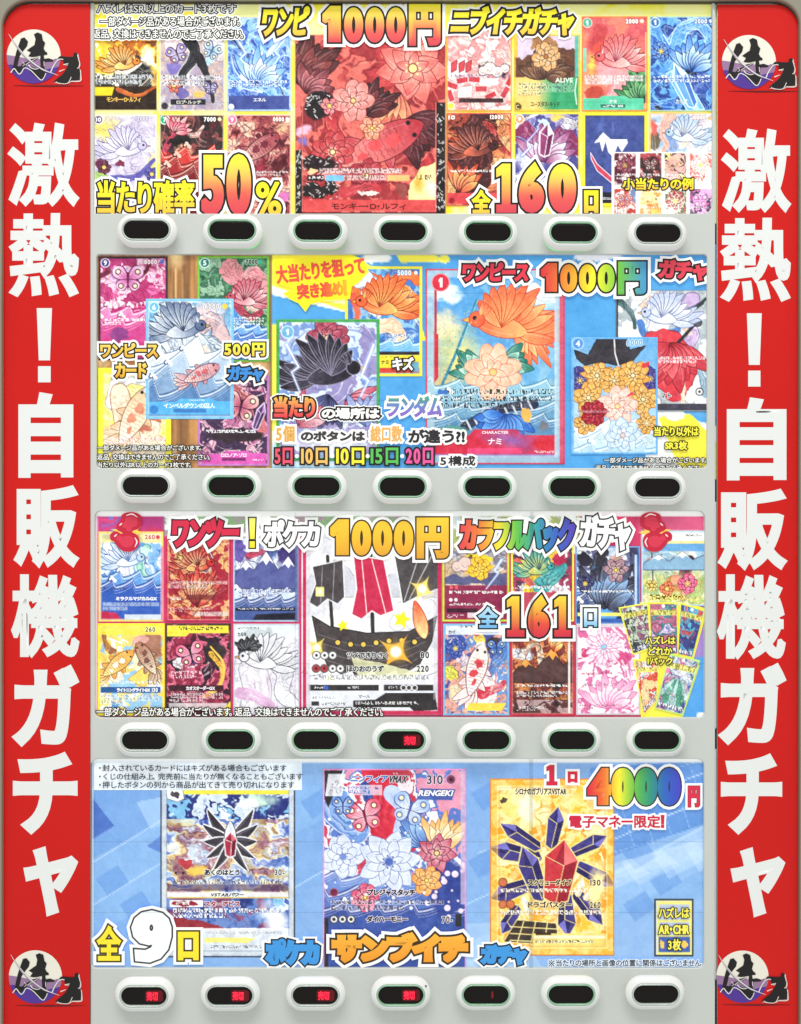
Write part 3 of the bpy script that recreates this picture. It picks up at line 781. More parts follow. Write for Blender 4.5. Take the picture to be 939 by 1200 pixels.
for r_ in range(4):
    for c_ in range(7):
        X = BX0 + (BX1 - BX0) * c_ / 6; Y = BY[r_]
        def put(name, me, par, loc):
            o = bpy.data.objects.new(name, me); COL.objects.link(o); o.parent = par; o.location = loc; return o
        b = put('selection_button', ME_HOUSE, machine, to_world(X, Y, 0) - machine.location)
        green = (c_ not in (0, 6)) or (r_ == 2 and c_ == 6)
        if r_ == 3 and c_ < 3: green = False
        put('indicator_rim', ME_RIMG if green else ME_RIM, b, (0, 0, 0))
        put('indicator_window', ME_LENS, b, (0, 0, 0))
        if green: put('green_light_ring', ME_GR, b, (0, 0, 0))
        if (r_ == 3 and c_ < 4) or (r_ == 2 and c_ == 3):
            put('lamp_glow', ME_GLOW, b, (0, 0, 0)); put('sold_out_lamp', ME_LED, b, (0, 0, 0))
            b['label'] = 'white oval button with its red sold out sign lit'
        if r_ == 3 and c_ == 3:
            put('chip_mark', ME_CHIP, b, (0, 0, 0)); b['label'] = 'white oval button with a black speck on its upper right rim and its red sign lit'
        if r_ == 3 and c_ == 4:
            put('faint_lamp', ME_DIM, b, (0, 0, 0)); b['label'] = 'white oval button with a faint red mark in its dark window'

# ------------------------------------------------------------------ red side banners
def pol(parent, name, pts, col, z, mat=None, thick=0.05, bev=0.12, label=None):
    pl = [np.array([(x, -y) for x, y in pts])]
    co, fc = curve_mesh(pl, bev, thick, True)
    Xr, Yr = unproj(co[:, 0], -co[:, 1], z)
    me = raw_mesh(name, world_co(Xr, Yr, z + co[:, 2]), np.concatenate(fc), [len(f) for f in fc], mat or M_VINYL, np.tile(lin(col), (len(co), 1)))
    return link(name, me, parent, label)
def strokepoly(pts, w0, w1, mid=None):
    A = np.array(Art.spline(None, pts, 5)); T = np.gradient(A, axis=0); T /= np.linalg.norm(T, axis=1)[:, None] + 1e-9
    N = np.stack([-T[:, 1], T[:, 0]], -1); t = np.linspace(0, 1, len(A))[:, None]
    w = (w0 * (1 - t) + w1 * t) if mid is None else (np.where(t < .5, w0 + (mid - w0) * t * 2, mid + (w1 - mid) * (t * 2 - 1)))
    return [tuple(p) for p in np.concatenate([A + N * w / 2, (A - N * w / 2)[::-1]])]

def logo(parent, cx, cy, k=1.0):
    lg = empty('samurai_logo', *unproj(cx, cy, 1.4), 1.4)
    wl = lg.location.copy(); lg.parent = parent; lg.location = wl - parent.location
    lg['label'] = 'round purple and cream logo with a brushed character and a swordsman'
    def L(pts, ox=285, oy=477): return [(cx + (x - ox) / 7.22 * k, cy + (y - oy) / 7.22 * k) for x, y in pts]
    r = 228
    circ = [(285 + r * math.cos(a), 477 + r * math.sin(a)) for a in np.linspace(0, 2 * math.pi, 49)[:-1]]
    pol(lg, 'moon_disc', L(circ), (244, 238, 224), 1.5)
    def cut(line):
        (xa, ya), (xb, yb) = line[0], line[-1]
        a0 = math.atan2(ya - 477, xa - 285); a1 = math.atan2(yb - 477, xb - 285)
        if a0 < 0 or a0 < a1: a0 += 2 * math.pi
        arc = [(285 + r * math.cos(a), 477 + r * math.sin(a)) for a in np.linspace(a1, a0 if a0 > a1 else a0, 24)]
        return line[1:-1] + arc
    ym = 465
    xm = math.sqrt(r * r - (ym - 477) ** 2); yp = 548; xp = math.sqrt(r * r - (yp - 477) ** 2)
    pol(lg, 'mauve_hill', L(cut([(285 - xm, ym), (110, 472), (170, 482), (240, 500), (300, 492), (360, 505), (430, 512), (470, 495), (285 + xm * .985, 505)])), (158, 120, 160), 1.65)
    pol(lg, 'purple_hill', L(cut([(285 - xp, yp), (100, 545), (150, 575), (230, 560), (300, 575), (380, 590), (440, 575), (285 + xp * .97, 565)])), (82, 52, 150), 1.8)
    K = (24, 20, 20)
    br = [[(160, 375), (178, 325), (206, 316), (236, 350), (228, 388), (192, 432), (164, 474), (152, 530), (132, 592), (106, 590), (118, 520), (138, 440)],
          [(288, 288), (318, 274), (352, 288), (362, 340), (381, 362), (368, 408), (380, 432), (398, 445), (400, 460), (350, 466), (300, 478), (268, 480), (240, 474), (262, 442), (228, 424), (262, 400), (292, 380), (302, 330)],
          [(345, 440), (366, 446), (374, 498), (410, 492), (450, 506), (446, 518), (380, 522), (374, 570), (386, 606), (384, 638), (345, 674), (300, 648), (244, 592), (262, 560), (320, 588), (345, 560), (340, 500)],
          [(185, 590), (150, 620), (112, 598), (100, 586), (130, 556), (172, 562), (196, 534), (236, 520), (262, 500), (330, 482), (300, 506), (262, 524), (216, 552), (200, 584)]]
    for i, p in enumerate(br): pol(lg, 'brush_stroke', L(p), K, 2.0 + .03 * i)
    Wt = (238, 234, 228)
    for p, w0, w1 in (([(90, 614), (118, 580), (142, 606), (162, 626), (182, 612), (208, 574), (262, 596), (342, 674), (372, 655), (388, 618)], 8, 6),
                      ([(216, 548), (252, 524), (296, 500), (330, 480)], 5, 3), ([(240, 548), (262, 572), (300, 584), (336, 574)], 8, 4), ([(372, 520), (374, 560)], 5, 4),
                      ([(188, 520), (206, 545), (190, 560)], 4, 3)):
        pol(lg, 'white_line', L(strokepoly(p, w0, w1)), Wt, 2.15, bev=.05)
    def L2(pts): return [((x / 9.39 + 5 - 41.5) * 7.22 + 285, (y / 9.39 + 1108 - 1145) * 7.22 + 477) for x, y in pts]
    sw = L2([(603, 372), (630, 345), (690, 348), (745, 352), (778, 348), (786, 338), (780, 322), (790, 308), (812, 306), (828, 318), (826, 344), (834, 352), (830, 380), (842, 412), (840, 440), (832, 470), (850, 492), (854, 540), (850, 608), (800, 612), (757, 612), (730, 632), (690, 644), (640, 640), (600, 628), (568, 634), (570, 618), (600, 590), (650, 552), (684, 516), (700, 486), (720, 452), (722, 432), (690, 440), (668, 408), (666, 380), (630, 372)])
    pol(lg, 'swordsman_edge', L([(x + 5, y + 4) for x, y in sw]), (235, 200, 190), 1.9, bev=.3)
    pol(lg, 'swordsman', L(sw), K, 2.05)
    for p, w0, w1 in [(L2(p_), u_, v_) for p_, u_, v_ in (([(530, 520), (556, 460), (600, 394), (640, 376), (668, 380)], 9, 5), ([(590, 622), (604, 640), (690, 648), (728, 630), (756, 574)], 4, 5), ([(672, 438), (724, 424)], 9, 4), ([(624, 512), (684, 488)], 9, 3), ([(858, 500), (862, 560), (856, 618), (752, 622)], 6, 5), ([(824, 330), (836, 372), (850, 420), (846, 462), (822, 478)], 5, 6))]:
        pol(lg, 'white_line', L(strokepoly(p, w0, w1)), Wt, 2.2, bev=.05)
    pol(lg, 'blade', L(strokepoly([(72, 285), (130, 374), (220, 484), (345, 578), (490, 636)], 1.5, 2, 20)), (226, 222, 226), 2.35, bev=.05)
    pol(lg, 'blade_back', L(strokepoly([(96, 318), (150, 404), (232, 502), (350, 588), (440, 622)], 1, 1, 6)), (120, 104, 120), 2.45, bev=.03)
    pol(lg, 'ground_line', L(strokepoly([(112, 722), (405, 726), (706, 724)], 2, 2, 15)), (105, 12, 14), 1.6, bev=.05)

WHT = (240, 241, 239)
def banner(x0, x1, top, glyphs, logos, label, xt=0):
    root = tag(empty('side_banner', (x0 + x1) / 2, 1180, 0), label, 'banner', 'red banners down both sides of the machine')
    pts = rr(x0, top[0], x1, 1240, (top[1], top[2], 0, 0), 8)
    curve_solid('banner_sheet', [pts], 1.2, 1.2, 0.25, M_RED, root)
    for ch, (a, b, c, d) in glyphs:
        text(root, 'character', ch, (a, b, c, d), [(0, WHT)], 1.35, bold=(2.7 if ch in '激熱機' else 3.2 if ch == '販' else 4.1) if ch not in '！' else .3, mat=M_VINYL, thick=.015)
    for cx, cy, k in logos: logo(root, cx, cy, k)
banner(3, 105.5, (4.5, 32, 0), [('激', (9.5, 144, 92.5, 241)), ('熱', (11, 249.5, 92.5, 347.5)), ('！', (43, 361, 61, 448)), ('自', (21.5, 460, 86, 560)), ('販', (16.5, 569, 92, 664)),
       ('機', (13, 673, 93, 770)), ('ガ', (15.5, 780, 92, 874)), ('チ', (15, 882, 91, 977)), ('ャ', (28, 993, 91, 1073))], [(39.5, 66, 1), (41.5, 1145, .985)],
       'red banner with white Japanese characters along the left edge of the machine')
banner(841.5, 935.5, (5, 0, 27), [('激', (846, 151, 927, 248)), ('熱', (845, 255, 927, 353)), ('！', (875.5, 367, 893, 453)), ('自', (852, 466, 922, 563)), ('販', (842, 573, 922, 667)),
       ('機', (840.5, 673, 921, 772)), ('ガ', (843.5, 778, 921, 872)), ('チ', (845, 884, 917, 977)), ('ャ', (857, 994, 920, 1074))], [(878, 72.5, 1), (870.4, 1144.7, .965)],
       'red banner with white Japanese characters along the right edge of the machine')

# ------------------------------------------------------------------ posters
K0 = (30, 24, 22); WW = (250, 250, 248)
STRINGS = ['ハズレはSR以上のカード3枚です一部ダメージ品がある場合がございます。返品、交換はできませんのでご了承ください。', 'ワンピ1000円ニブイチガチャ当たり確率50%全160口小当たりの例モンキー・D・ルフィロブ・ルッチエネル',
 '23456789CHARTEZ', 'ワンピースカード500円大当たりを狙って突き進め！キズナミヤマトの場所はランダム5個ボタン総口数が違う?!5口構成以外は', 'インペルダウンの囚人ロロノア・ゾロユースタスキャプテンキッドたしぎALIVEバルトロメオ',
 'ワンツー！ポケカカラフルパックどれか', 'ツメできりさくほのおのうずライトニングライトGXミラクルマジカルカオスオーダーカルネカイ', '封入されているにはがあるもございますくじ仕組み上、完売前無くなることもした列から商品出てきて切れになります',
 '※画像位置関係電子マネー限定！サンブイチVMAXSTARENGKIRシロナのガブリアス', 'ニンフィアプレジャスタッチダイハーモニースクリューダイブドラゴバスターあくのはとうスターアビスVSTARパワー・A.-(-)特性連撃たいりく']
load_glyphs(set(''.join(STRINGS)) - set(GL) - {' '})
YEL = ('v', [(255, 246, 40), (252, 226, 50), (240, 190, 70)])
YR = ('v', [(255, 246, 60), (252, 200, 90), (228, 92, 84), (214, 70, 84)])
RAIN = [(214, 48, 60), (240, 150, 50), (252, 240, 50), (110, 190, 70), (70, 150, 210)]
def poster(name_label, bg_art, z=-5.0, cat='poster'):
    x0, y0, x1, y1 = bg_art.r
    root = tag(empty('display_poster', (x0 + x1) / 2, y1, z), name_label, cat, 'printed posters in the windows of the machine')
    bg_art.build(root, 'backing_sheet', z, grain=4, sharp=.2)
    return root
ZC = [-4.7]
def nz(d=0.055): ZC[0] += d; return ZC[0]
def done(a, root, label, texts=(), name='printed_card', **kw):
    o = a.build(root, name, nz(), label, **kw)
    z = nz(.045)
    for t in texts:
        s, box, col = t[:3]; oc = t[3] if len(t) > 3 else None; b = t[4] if len(t) > 4 else .1; sh = t[5] if len(t) > 5 else 0
        text(o, 'card_lettering', s, box, ([(.55, oc)] if oc is not None else []) + [(0, col)], z, bold=b, dz=.02, thick=.01, shear=sh)
    return o
def outl(root, s, box, fill, z, b=.5, k=1.6, w=2.6, kc=K0, wc=WW, **kw):
    ls = ([(k + w, wc)] if w else []) + ([(k, kc)] if k else []) + [(0, fill)]
    return text(root, kw.pop('name', 'lettering'), s, box, ls, z, bold=b, **kw)

# ================================================= top poster
a = Art((100, -10, 842, 262), (252, 234, 60), step=2.4, seed=1)
a.mott([(250, 228, 40), (255, 240, 90), (255, 250, 190)], 40, 1.5, 20, .8)
a.blob(150, 2, 130, 9, (255, 253, 225), soft=.8); a.blob(250, 4, 60, 8, (255, 252, 200), soft=.9)
p1 = poster('top poster with yellow and red price lettering over rows of red and blue cards', a)

a = Art((110, 40, 185, 130), (236, 190, 90), seed=11)
a.mott([(250, 240, 170), (238, 190, 60), (196, 110, 40), (120, 70, 40)], 13, 5)
a.mott([(255, 250, 220), (250, 224, 60), (240, 200, 60)], 9, 6, mask=a.region(118, 70, 22, 34))
a.blob(155, 88, 24, 22, (34, 30, 34), warp=8); a.blob(132, 96, 24, 9, (40, 36, 34), warp=6); a.ink(8, .05, (240, 236, 220), .9, mask=a.region(150, 88, 32, 26))
a.blob(176, 70, 8, 8, (255, 252, 240), soft=.6); a.blob(178, 98, 9, 14, (248, 210, 120), soft=.7); a.ribbon([(128, 72), (140, 84), (158, 80), (176, 60)], 7, 3, [(250, 236, 220), (238, 190, 160), (255, 252, 250)], 4)
a.micro(113, 87, 180, 99, 2, (40, 40, 40), .7, (236, 240, 244), .75); a.rect(110, 101, 186, 131, (44, 28, 18)); a.ribbon([(138, 104), (160, 112), (184, 100)], 5, 3, [(190, 90, 40), (230, 140, 60)], 4)
a.poly([(111, 102), (134, 102), (131, 112), (111, 112)], (244, 214, 40)); a.frame(1.5, (236, 222, 150))
done(a, p1, 'gold card with a dark lower band and a golden bird', [('モンキー・D・ルフィ', (125, 113.5, 165, 119.5), (236, 190, 90), None, .25)])

a = Art((187, 20, 263.5, 130), (206, 200, 196), seed=12)
a.mott([(224, 216, 206), (180, 170, 180), (206, 176, 160), (150, 146, 176)], 6, 6, 6); a.mott([(240, 236, 236), (160, 150, 190), (220, 190, 180)], 16, 4, a=.55)
a.blob(206, 52, 18, 8, (246, 226, 230), 30); a.blob(247, 68, 14, 6, (190, 226, 240), -50); a.blob(205, 78, 9, 9, (132, 116, 190)); a.blob(202, 68, 5, 6, (226, 110, 80)); a.blob(252, 56, 14, 12, (244, 240, 244))
a.ribbon([(220, 44), (228, 58), (226, 70), (214, 88), (209, 110)], 17, 7, [(36, 34, 40), (70, 70, 84), (24, 22, 26)], 5, edge=(230, 226, 220)); a.ribbon([(232, 66), (240, 84), (246, 100), (250, 118)], 11, 5, [(36, 34, 40), (64, 62, 80), (20, 20, 24)], 4)
a.blob(213, 110, 8, 8, (116, 104, 170)); a.blob(232, 112, 6, 5, (244, 190, 100)); a.ink(6, .03, (90, 70, 80), .5); a.micro(190, 88, 259, 101, 2, (60, 60, 70), .6, (236, 236, 240), .7)
a.rect(200, 116, 241, 122.5, (26, 24, 26)); a.disc(193, 124, 4, (60, 50, 60), (180, 180, 180)); a.frame(1.5, (226, 220, 190))
done(a, p1, 'grey and violet mosaic card with butterflies round a dark streak', [('ロブ・ルッチ', (207, 117.2, 236, 121.6), (240, 238, 230), None, .15)])

a = Art((266, 20, 341, 130), (70, 120, 210), seed=13)
a.mott([(50, 80, 170), (90, 150, 226), (150, 200, 240), (60, 100, 190)], 16, 5); a.flow([(230, 244, 255), (160, 210, 250), (40, 60, 140)], 305, 70, 46, L=34)
a.ribbon([(272, 46), (296, 70), (318, 88), (334, 112)], 3, 2, [(36, 40, 90), (240, 248, 255)], 2); a.blob(303, 66, 7, 12, (236, 240, 255), -30); a.ribbon([(286, 90), (300, 78), (318, 60), (330, 42)], 10, 3, [(220, 236, 255), (120, 170, 230), (255, 255, 255)], 5)
a.ink(9, .05, (244, 250, 255), .8); a.micro(269, 94, 336, 102, 2, (240, 248, 255), .8, (40, 70, 150), .3); a.rect(268, 112, 339, 128, (66, 80, 150)); a.disc(271, 125, 3.5, (240, 244, 255)); a.frame(1.5, (190, 208, 236))
done(a, p1, 'deep blue card of pale feathers and white lightning', [('エネル', (297, 114.5, 312, 119), (240, 240, 250), None, .15)])

a = Art((110, 134, 184, 262), (248, 244, 236), seed=14)
a.mott([(255, 255, 255), (240, 236, 244), (214, 206, 226)], 18, 3); a.blob(122, 150, 22, 18, (252, 230, 110), soft=.6, warp=8)
a.flow([(186, 176, 206), (255, 255, 255), (150, 140, 180)], 152, 170, 60, L=28, w=(.8, 2)); a.blob(178, 196, 8, 20, (252, 220, 120), soft=.6); a.blob(120, 194, 10, 8, (110, 40, 70)); a.blob(142, 192, 7, 5, (120, 30, 60))
a.blob(150, 176, 8, 9, (244, 226, 210)); a.ribbon([(130, 210), (160, 206), (180, 188)], 10, 5, [(90, 90, 170), (130, 120, 200), (70, 60, 140)], 5); a.blob(118, 206, 8, 6, (170, 206, 110)); a.ink(8, .045, (110, 90, 140), .7); a.disc(115.5, 140, 4.5, (96, 60, 120), (250, 250, 250)); a.frame(1.5, (250, 244, 200))
done(a, p1, 'pale card of a white bird with purple and yellow touches', [('10', (112.5, 137.5, 118.5, 142.5), (250, 250, 255), None, .3), ('12000', (159, 136.5, 174, 141.5), (236, 232, 244), (150, 130, 160), .2)])

a = Art((187, 134, 262.5, 262), (90, 50, 50), seed=15)
a.mott([(40, 32, 34), (96, 44, 50), (60, 40, 44), (150, 80, 76)], 16, 5); a.ribbon([(198, 136), (206, 152), (196, 170), (190, 180)], 9, 5, [(200, 60, 90), (236, 120, 140), (150, 30, 60)], 5)
a.ribbon([(205, 142), (216, 156), (230, 158), (238, 148)], 10, 3, [(236, 200, 190), (140, 60, 60), (250, 230, 220)], 5); a.blob(212, 164, 14, 8, (26, 20, 22), warp=7); a.blob(214, 176, 11, 9, (236, 170, 140), warp=5); a.ribbon([(194, 186), (210, 196), (228, 200), (226, 186)], 18, 8, [(214, 50, 50), (240, 100, 80), (160, 26, 36)], 6)
a.flow([(170, 140, 130), (60, 40, 40), (210, 180, 170)], 244, 160, 26, L=24, w=(.7, 1.6)); a.ink(8, .05, (24, 14, 16), .8); a.disc(193, 140, 4.8, (30, 160, 120), (240, 250, 240)); a.disc(257.5, 139.5, 2.2, (250, 246, 180)); a.frame(1.3, (196, 190, 150))
done(a, p1, 'dark maroon card with red waves', [('7', (191.2, 137.3, 195, 142.7), (240, 255, 246), None, .3), ('7000', (239, 137, 253, 142.4), (250, 250, 250), (50, 30, 30), .3)])

a = Art((266, 134, 341, 262), (140, 60, 66), seed=16)
a.mott([(96, 30, 40), (160, 70, 76), (214, 130, 120), (244, 206, 180)], 13, 5); a.flow([(250, 226, 200), (120, 30, 50), (190, 90, 100), (60, 20, 30)], 304, 176, 70, L=26, w=(.8, 2.4)); a.blob(303, 158, 8, 7, (200, 90, 96), soft=.5); a.disc(303, 159, 3.4, (120, 30, 40), (240, 190, 180))
a.blob(330, 150, 9, 12, (248, 196, 150), soft=.7); a.blob(296, 196, 26, 14, (170, 50, 70), soft=.6, warp=8); a.ink(7, .06, (60, 14, 30), .75); a.blob(332, 232, 8, 10, (220, 120, 190), soft=.5); a.micro(300, 200, 338, 207, 2, (250, 240, 236), .7)
a.disc(272, 140, 4.6, (226, 110, 150), (255, 220, 230)); a.disc(337, 139.5, 2.2, (255, 240, 230)); a.frame(1.3, (240, 190, 170))
done(a, p1, 'rose and maroon card with a leaping fish', [('9', (270, 137.2, 274.2, 142.8), (255, 240, 246), None, .3), ('0000', (320, 137, 333, 142.2), (255, 244, 240), (130, 50, 60), .3)])

# --- large central card
a = Art((345.5, 40, 523, 262), (206, 84, 84), seed=17)
a.mott([(216, 90, 86), (196, 60, 66), (160, 48, 54), (226, 110, 100), (140, 44, 50)], 30, 2.5, 14); a.flow([(236, 150, 130), (120, 30, 40), (226, 100, 90)], 440, 130, 120, L=40, w=(1, 3))
CR = (96, 22, 34)
a.fan(352, 100, 66, 240, 320, 8, (150, 70, 70), (70, 34, 38), (40, 18, 24), wd=.26, vein=(200, 120, 110)); a.fan(360, 110, 40, 250, 340, 6, (206, 120, 126), (110, 46, 54), (50, 20, 28), wd=.3)
a.flower(484, 80, 44, 7, (252, 206, 184), (220, 92, 88), (130, 34, 44), (250, 226, 150), rot=12, wd=.66, rings=3, vein=(190, 70, 70))
a.fan(462, 100, 66, 60, 110, 5, (250, 190, 130), (190, 60, 60), (130, 30, 40), wd=.16)
a.blob(374, 124, 19, 18, (26, 20, 24), warp=4); rs = random.Random(4)
for i in range(26): x, y = rs.uniform(358, 390), rs.uniform(110, 138); a.line([(x, y), (x + rs.uniform(-4, 4), y + rs.uniform(-3, 3))], .9, (236, 226, 226))
a.fan(430, 136, 48, 200, 330, 11, (120, 50, 56), (56, 26, 32), (30, 12, 18), wd=.24, vein=(170, 80, 80)); a.flower(414, 118, 25, 7, (255, 226, 212), (226, 130, 124), (130, 40, 50), (250, 210, 140), rot=5, vein=(206, 110, 106)); a.flower(386, 124, 10, 6, (255, 206, 196), (226, 120, 126), (110, 30, 44))
a.fan(470, 146, 56, -20, 60, 7, (110, 44, 52), (64, 28, 36), (36, 14, 20), wd=.3, vein=(180, 90, 90)); a.koi(446, 170, 62, -28, (244, 150, 140), (184, 50, 64), (80, 14, 30), (226, 80, 84)); a.flower(390, 178, 26, 8, (240, 140, 130), (190, 54, 64), (90, 18, 34), (250, 216, 160), rot=30, wd=.6, rings=3)
a.flower(436, 150, 15, 6, (255, 216, 170), (236, 140, 110), (120, 40, 44)); a.flower(430, 206, 22, 7, (232, 110, 110), (160, 40, 54), (80, 16, 30), rot=15)
a.blob(356, 152, 12, 8, (236, 190, 214), -20, soft=.5); a.blob(354, 166, 9, 8, (120, 110, 190), soft=.6); 
a.poly([(494, 196), (522, 182), (522, 236), (478, 236), (482, 214)], (250, 232, 160), warp=3); a.blob(492, 214, 8, 14, (246, 180, 70), soft=.8); a.blob(508, 222, 14, 14, (255, 250, 220), soft=.6); a.blob(376, 190, 22, 12, (40, 26, 32), warp=9); a.blob(372, 222, 26, 10, (34, 26, 28), warp=8, fine=4)
for i in range(60): x, y = rs.uniform(354, 400), rs.uniform(184, 234); a.line([(x, y), (x + rs.uniform(-3, 3), y + rs.uniform(-2, 2))], .9, (238, 230, 226), a=.9)
a.blob(471, 222, 8, 10, (150, 70, 66)); a.ribbon([(404, 226), (430, 216), (444, 222)], 12, 8, [(196, 60, 70), (90, 26, 36), (230, 130, 130)], 6); a.blob(432, 226, 14, 2.5, (246, 220, 216), warp=1)
a.rect(511, 120, 523, 250, (28, 24, 26)); a.rect(346, 176, 354, 250, (28, 24, 26)); a.line([(354.5, 120), (354.5, 247)], .8, (230, 130, 120)); a.line([(511, 120), (511, 247)], .9, (230, 120, 110)); a.line([(354, 247), (511, 247)], .9, (230, 120, 110))
for i in range(90):
    x, y = (rs.uniform(512, 521), rs.uniform(122, 248)) if i % 3 else (rs.uniform(347, 353), rs.uniform(178, 248)); a.line([(x, y), (x + rs.uniform(-2.4, 2.4), y + rs.uniform(-4, 4))], .9, (232, 226, 222), a=.9)
a.rect(356, 234, 510.5, 246.5, (214, 76, 76)); a.blob(366.5, 200, 7, 4, (250, 206, 150)); a.micro(375, 197, 470, 204, 1, (110, 50, 60), .7, (248, 228, 226), .75, False); a.rect(360, 205, 380, 212, (50, 30, 34)); a.micro(362, 206, 379, 211, 1, (250, 240, 240), .8, ragged=False); a.rect(382, 205, 403, 212, (120, 190, 240)); a.micro(404, 205, 452, 212, 1, (120, 60, 60), .7, (250, 232, 226), .7, False); a.rect(454, 205, 480, 212, (248, 190, 120)); a.micro(482, 205, 506, 212, 1, (120, 60, 50), .8, ragged=False)
a.rect(346, 249, 523, 262, (60, 30, 30)); a.frame(1, (240, 170, 130))
done(a, p1, 'largest card of the top poster, a crimson fish among flowers and dark leaves', [('モンキー・D・ルフィ', (388.5, 238, 476, 245.6), (92, 26, 28), None, .25), ('CHARACTER', (416, 229, 449, 231.8), (110, 30, 36), None, .05)])

def opcard(rect, seed): return Art(rect, seed=seed)
a = Art((523.5, 30, 600, 130), (246, 232, 226), seed=18)
a.mott([(250, 244, 240), (244, 214, 208), (236, 160, 160), (255, 250, 246)], 16, 4); a.flow([(170, 90, 90), (255, 255, 255), (214, 140, 130)], 562, 60, 70, L=18, w=(.6, 1.3))
for x, y, r in ((565, 78, 7), (576, 79, 6), (592, 81, 6)): a.blob(x, y, r, r * 1.2, (60, 44, 50), warp=7); a.blob(x, y - 5, 3, 3, (220, 210, 200))
for x in (529, 538, 546): a.poly([(x, 74), (x + 7, 70), (x + 6, 82), (x, 85)], (216, 66, 76), edge=(120, 30, 40), ew=.8)
for x, y, ro in ((530, 100, 20), (542, 94, -10), (556, 93, 5), (564, 104, 0), (575, 112, -25), (592, 108, -60), (528, 112, 70), (598, 94, -60)):
    c, s = math.cos(R(ro)), math.sin(R(ro)); a.poly([(x + u * c - v * s, y + u * s + v * c) for u, v in ((-7, -3.5), (7, -3.5), (7, 3.5), (-7, 3.5))], (206, 60, 72), edge=(246, 220, 216), ew=1)
a.poly([(537, 102), (554, 100), (553, 114), (536, 115)], (250, 250, 250), edge=(160, 110, 110), ew=.6); a.micro(528, 87, 598, 92, 1, (110, 110, 160), .6, ragged=False); a.rect(538, 115, 590, 120, (50, 30, 34)); a.ink(6, .04, (120, 60, 66), .55); a.disc(528.5, 124, 3.6, (240, 226, 80), (250, 250, 220)); a.frame(1.5, (236, 170, 90))
done(a, p1, 'cream and red card scattered with red slabs')

a = Art((602.5, 40, 680, 130), (190, 200, 120), seed=19)
a.grad((244, 184, 70), (60, 170, 110), 20); a.rect(607, 42, 674, 90, (214, 196, 216)); a.ribbon([(604, 86), (622, 74), (640, 80), (660, 66), (676, 80)], 26, 26, [(104, 66, 50), (70, 44, 36), (140, 96, 70)], 10, warp=8); a.blob(640, 54, 17, 12, (170, 120, 76), warp=8, fine=3)
a.poly([(636, 50), (652, 52), (656, 66), (660, 78), (650, 82), (648, 90), (634, 90), (626, 80), (632, 68)], (240, 214, 170), warp=4, edge=(110, 70, 50)); a.ink(7, .035, (90, 56, 40), .6, mask=a.region(640, 66, 20, 26)); a.poly([(634, 44), (642, 56), (650, 48), (645, 62), (638, 60)], (180, 130, 80), warp=3)
a.grad((246, 190, 90), (50, 160, 110), 0, 0); m = np.clip(a.Y - 90, 0, 1)[..., None]; t = np.clip((a.X - 628) / 20, 0, 1)[..., None]; a.c = a.c * (1 - m) + (np.array((246, 206, 120.)) * (1 - t) + np.array((54, 160, 106.)) * t) * m
a.micro(608, 97, 672, 112, 4, (70, 80, 90), .6, (255, 250, 230), .35); a.line([(676, 92), (674, 106), (676, 122)], 1.2, (230, 246, 230)); a.disc(606.5, 125, 4.6, (80, 70, 40), (220, 180, 60)); a.rect(674, 40, 681, 90, (90, 180, 170)); a.frame(2, (240, 200, 70), a=.8)
done(a, p1, 'gold to green card with brown feathers round a tan flower', [('ALIVE', (651, 91, 671.5, 96.6), (226, 246, 226), None, .3), ('ユースタス・キッド', (622, 119, 656, 125), (60, 50, 40), None, .15), ('C', (604.8, 122.6, 608.6, 127.6), (240, 220, 160), None, .1)])

a = Art((682, 19, 759, 130), (226, 100, 100), seed=20)
a.grad((206, 76, 96), (246, 150, 110), 90); a.mott([(200, 70, 90), (236, 120, 110), (250, 176, 120)], 22, 2, a=.5, o=2); a.blob(693, 74, 5, 22, (250, 206, 80), soft=.8, warp=3); a.blob(700, 50, 14, 18, (214, 80, 84), soft=.4)
a.ribbon([(704, 36), (700, 54), (712, 62), (722, 70)], 17, 9, [(206, 76, 80), (236, 120, 110), (180, 56, 66)], 6); a.blob(712, 80, 14, 22, (246, 166, 170), 10, warp=5); a.ribbon([(716, 128), (722, 104), (734, 84), (738, 60)], 17, 10, [(248, 166, 170), (240, 140, 150), (255, 196, 196)], 6); a.blob(702, 56, 8, 8, (232, 86, 70), warp=2)
a.blob(740, 66, 10, 12, (246, 160, 164), warp=4); a.ribbon([(734, 52), (743, 56), (742, 66), (736, 70)], 6, 2, [(70, 36, 60), (236, 140, 160)], 2); a.blob(750, 86, 14, 20, (90, 160, 100), warp=6); 
for i in range(16): a.blob(740 + (i * 7) % 20, 72 + (i * 11) % 34, 1.8, 2.6, (30, 50, 36), warp=3)
a.blob(744, 110, 16, 16, (46, 44, 44), warp=7); a.blob(697, 114, 14, 12, (190, 70, 56), warp=6); a.ink(20, .03, (140, 40, 60), .7); a.micro(686, 88, 753, 99, 3, (120, 60, 70), .4, (255, 244, 244), .75)
a.poly([(683, 115), (702, 115), (706, 112), (732, 112), (736, 115), (755, 115), (755, 129), (683, 129)], (90, 200, 160)); a.rect(704, 122, 733, 126, (50, 110, 100)); a.micro(707, 122.6, 730, 125.6, 1, (230, 250, 240), .8, ragged=False)
a.disc(688.5, 26.5, 4.8, (70, 180, 150), (240, 200, 190)); a.disc(752.5, 24.5, 2.3, (250, 244, 200)); a.rect(684, 56, 687.5, 84, (130, 206, 180)); a.frame(1.4, (250, 130, 60), a=.8); a.line([(757, 38), (757, 126)], .8, (250, 246, 150))
done(a, p1, 'salmon pink sunset card with a mint green name band', [('１', (686.8, 23.6, 689.8, 29.6), (240, 255, 250), None, .35), ('2000', (733.5, 22, 748, 27.5), (255, 250, 246), (150, 60, 70), .35), ('ナミ', (714, 116.6, 723, 120.8), (255, 255, 255), None, .2)])

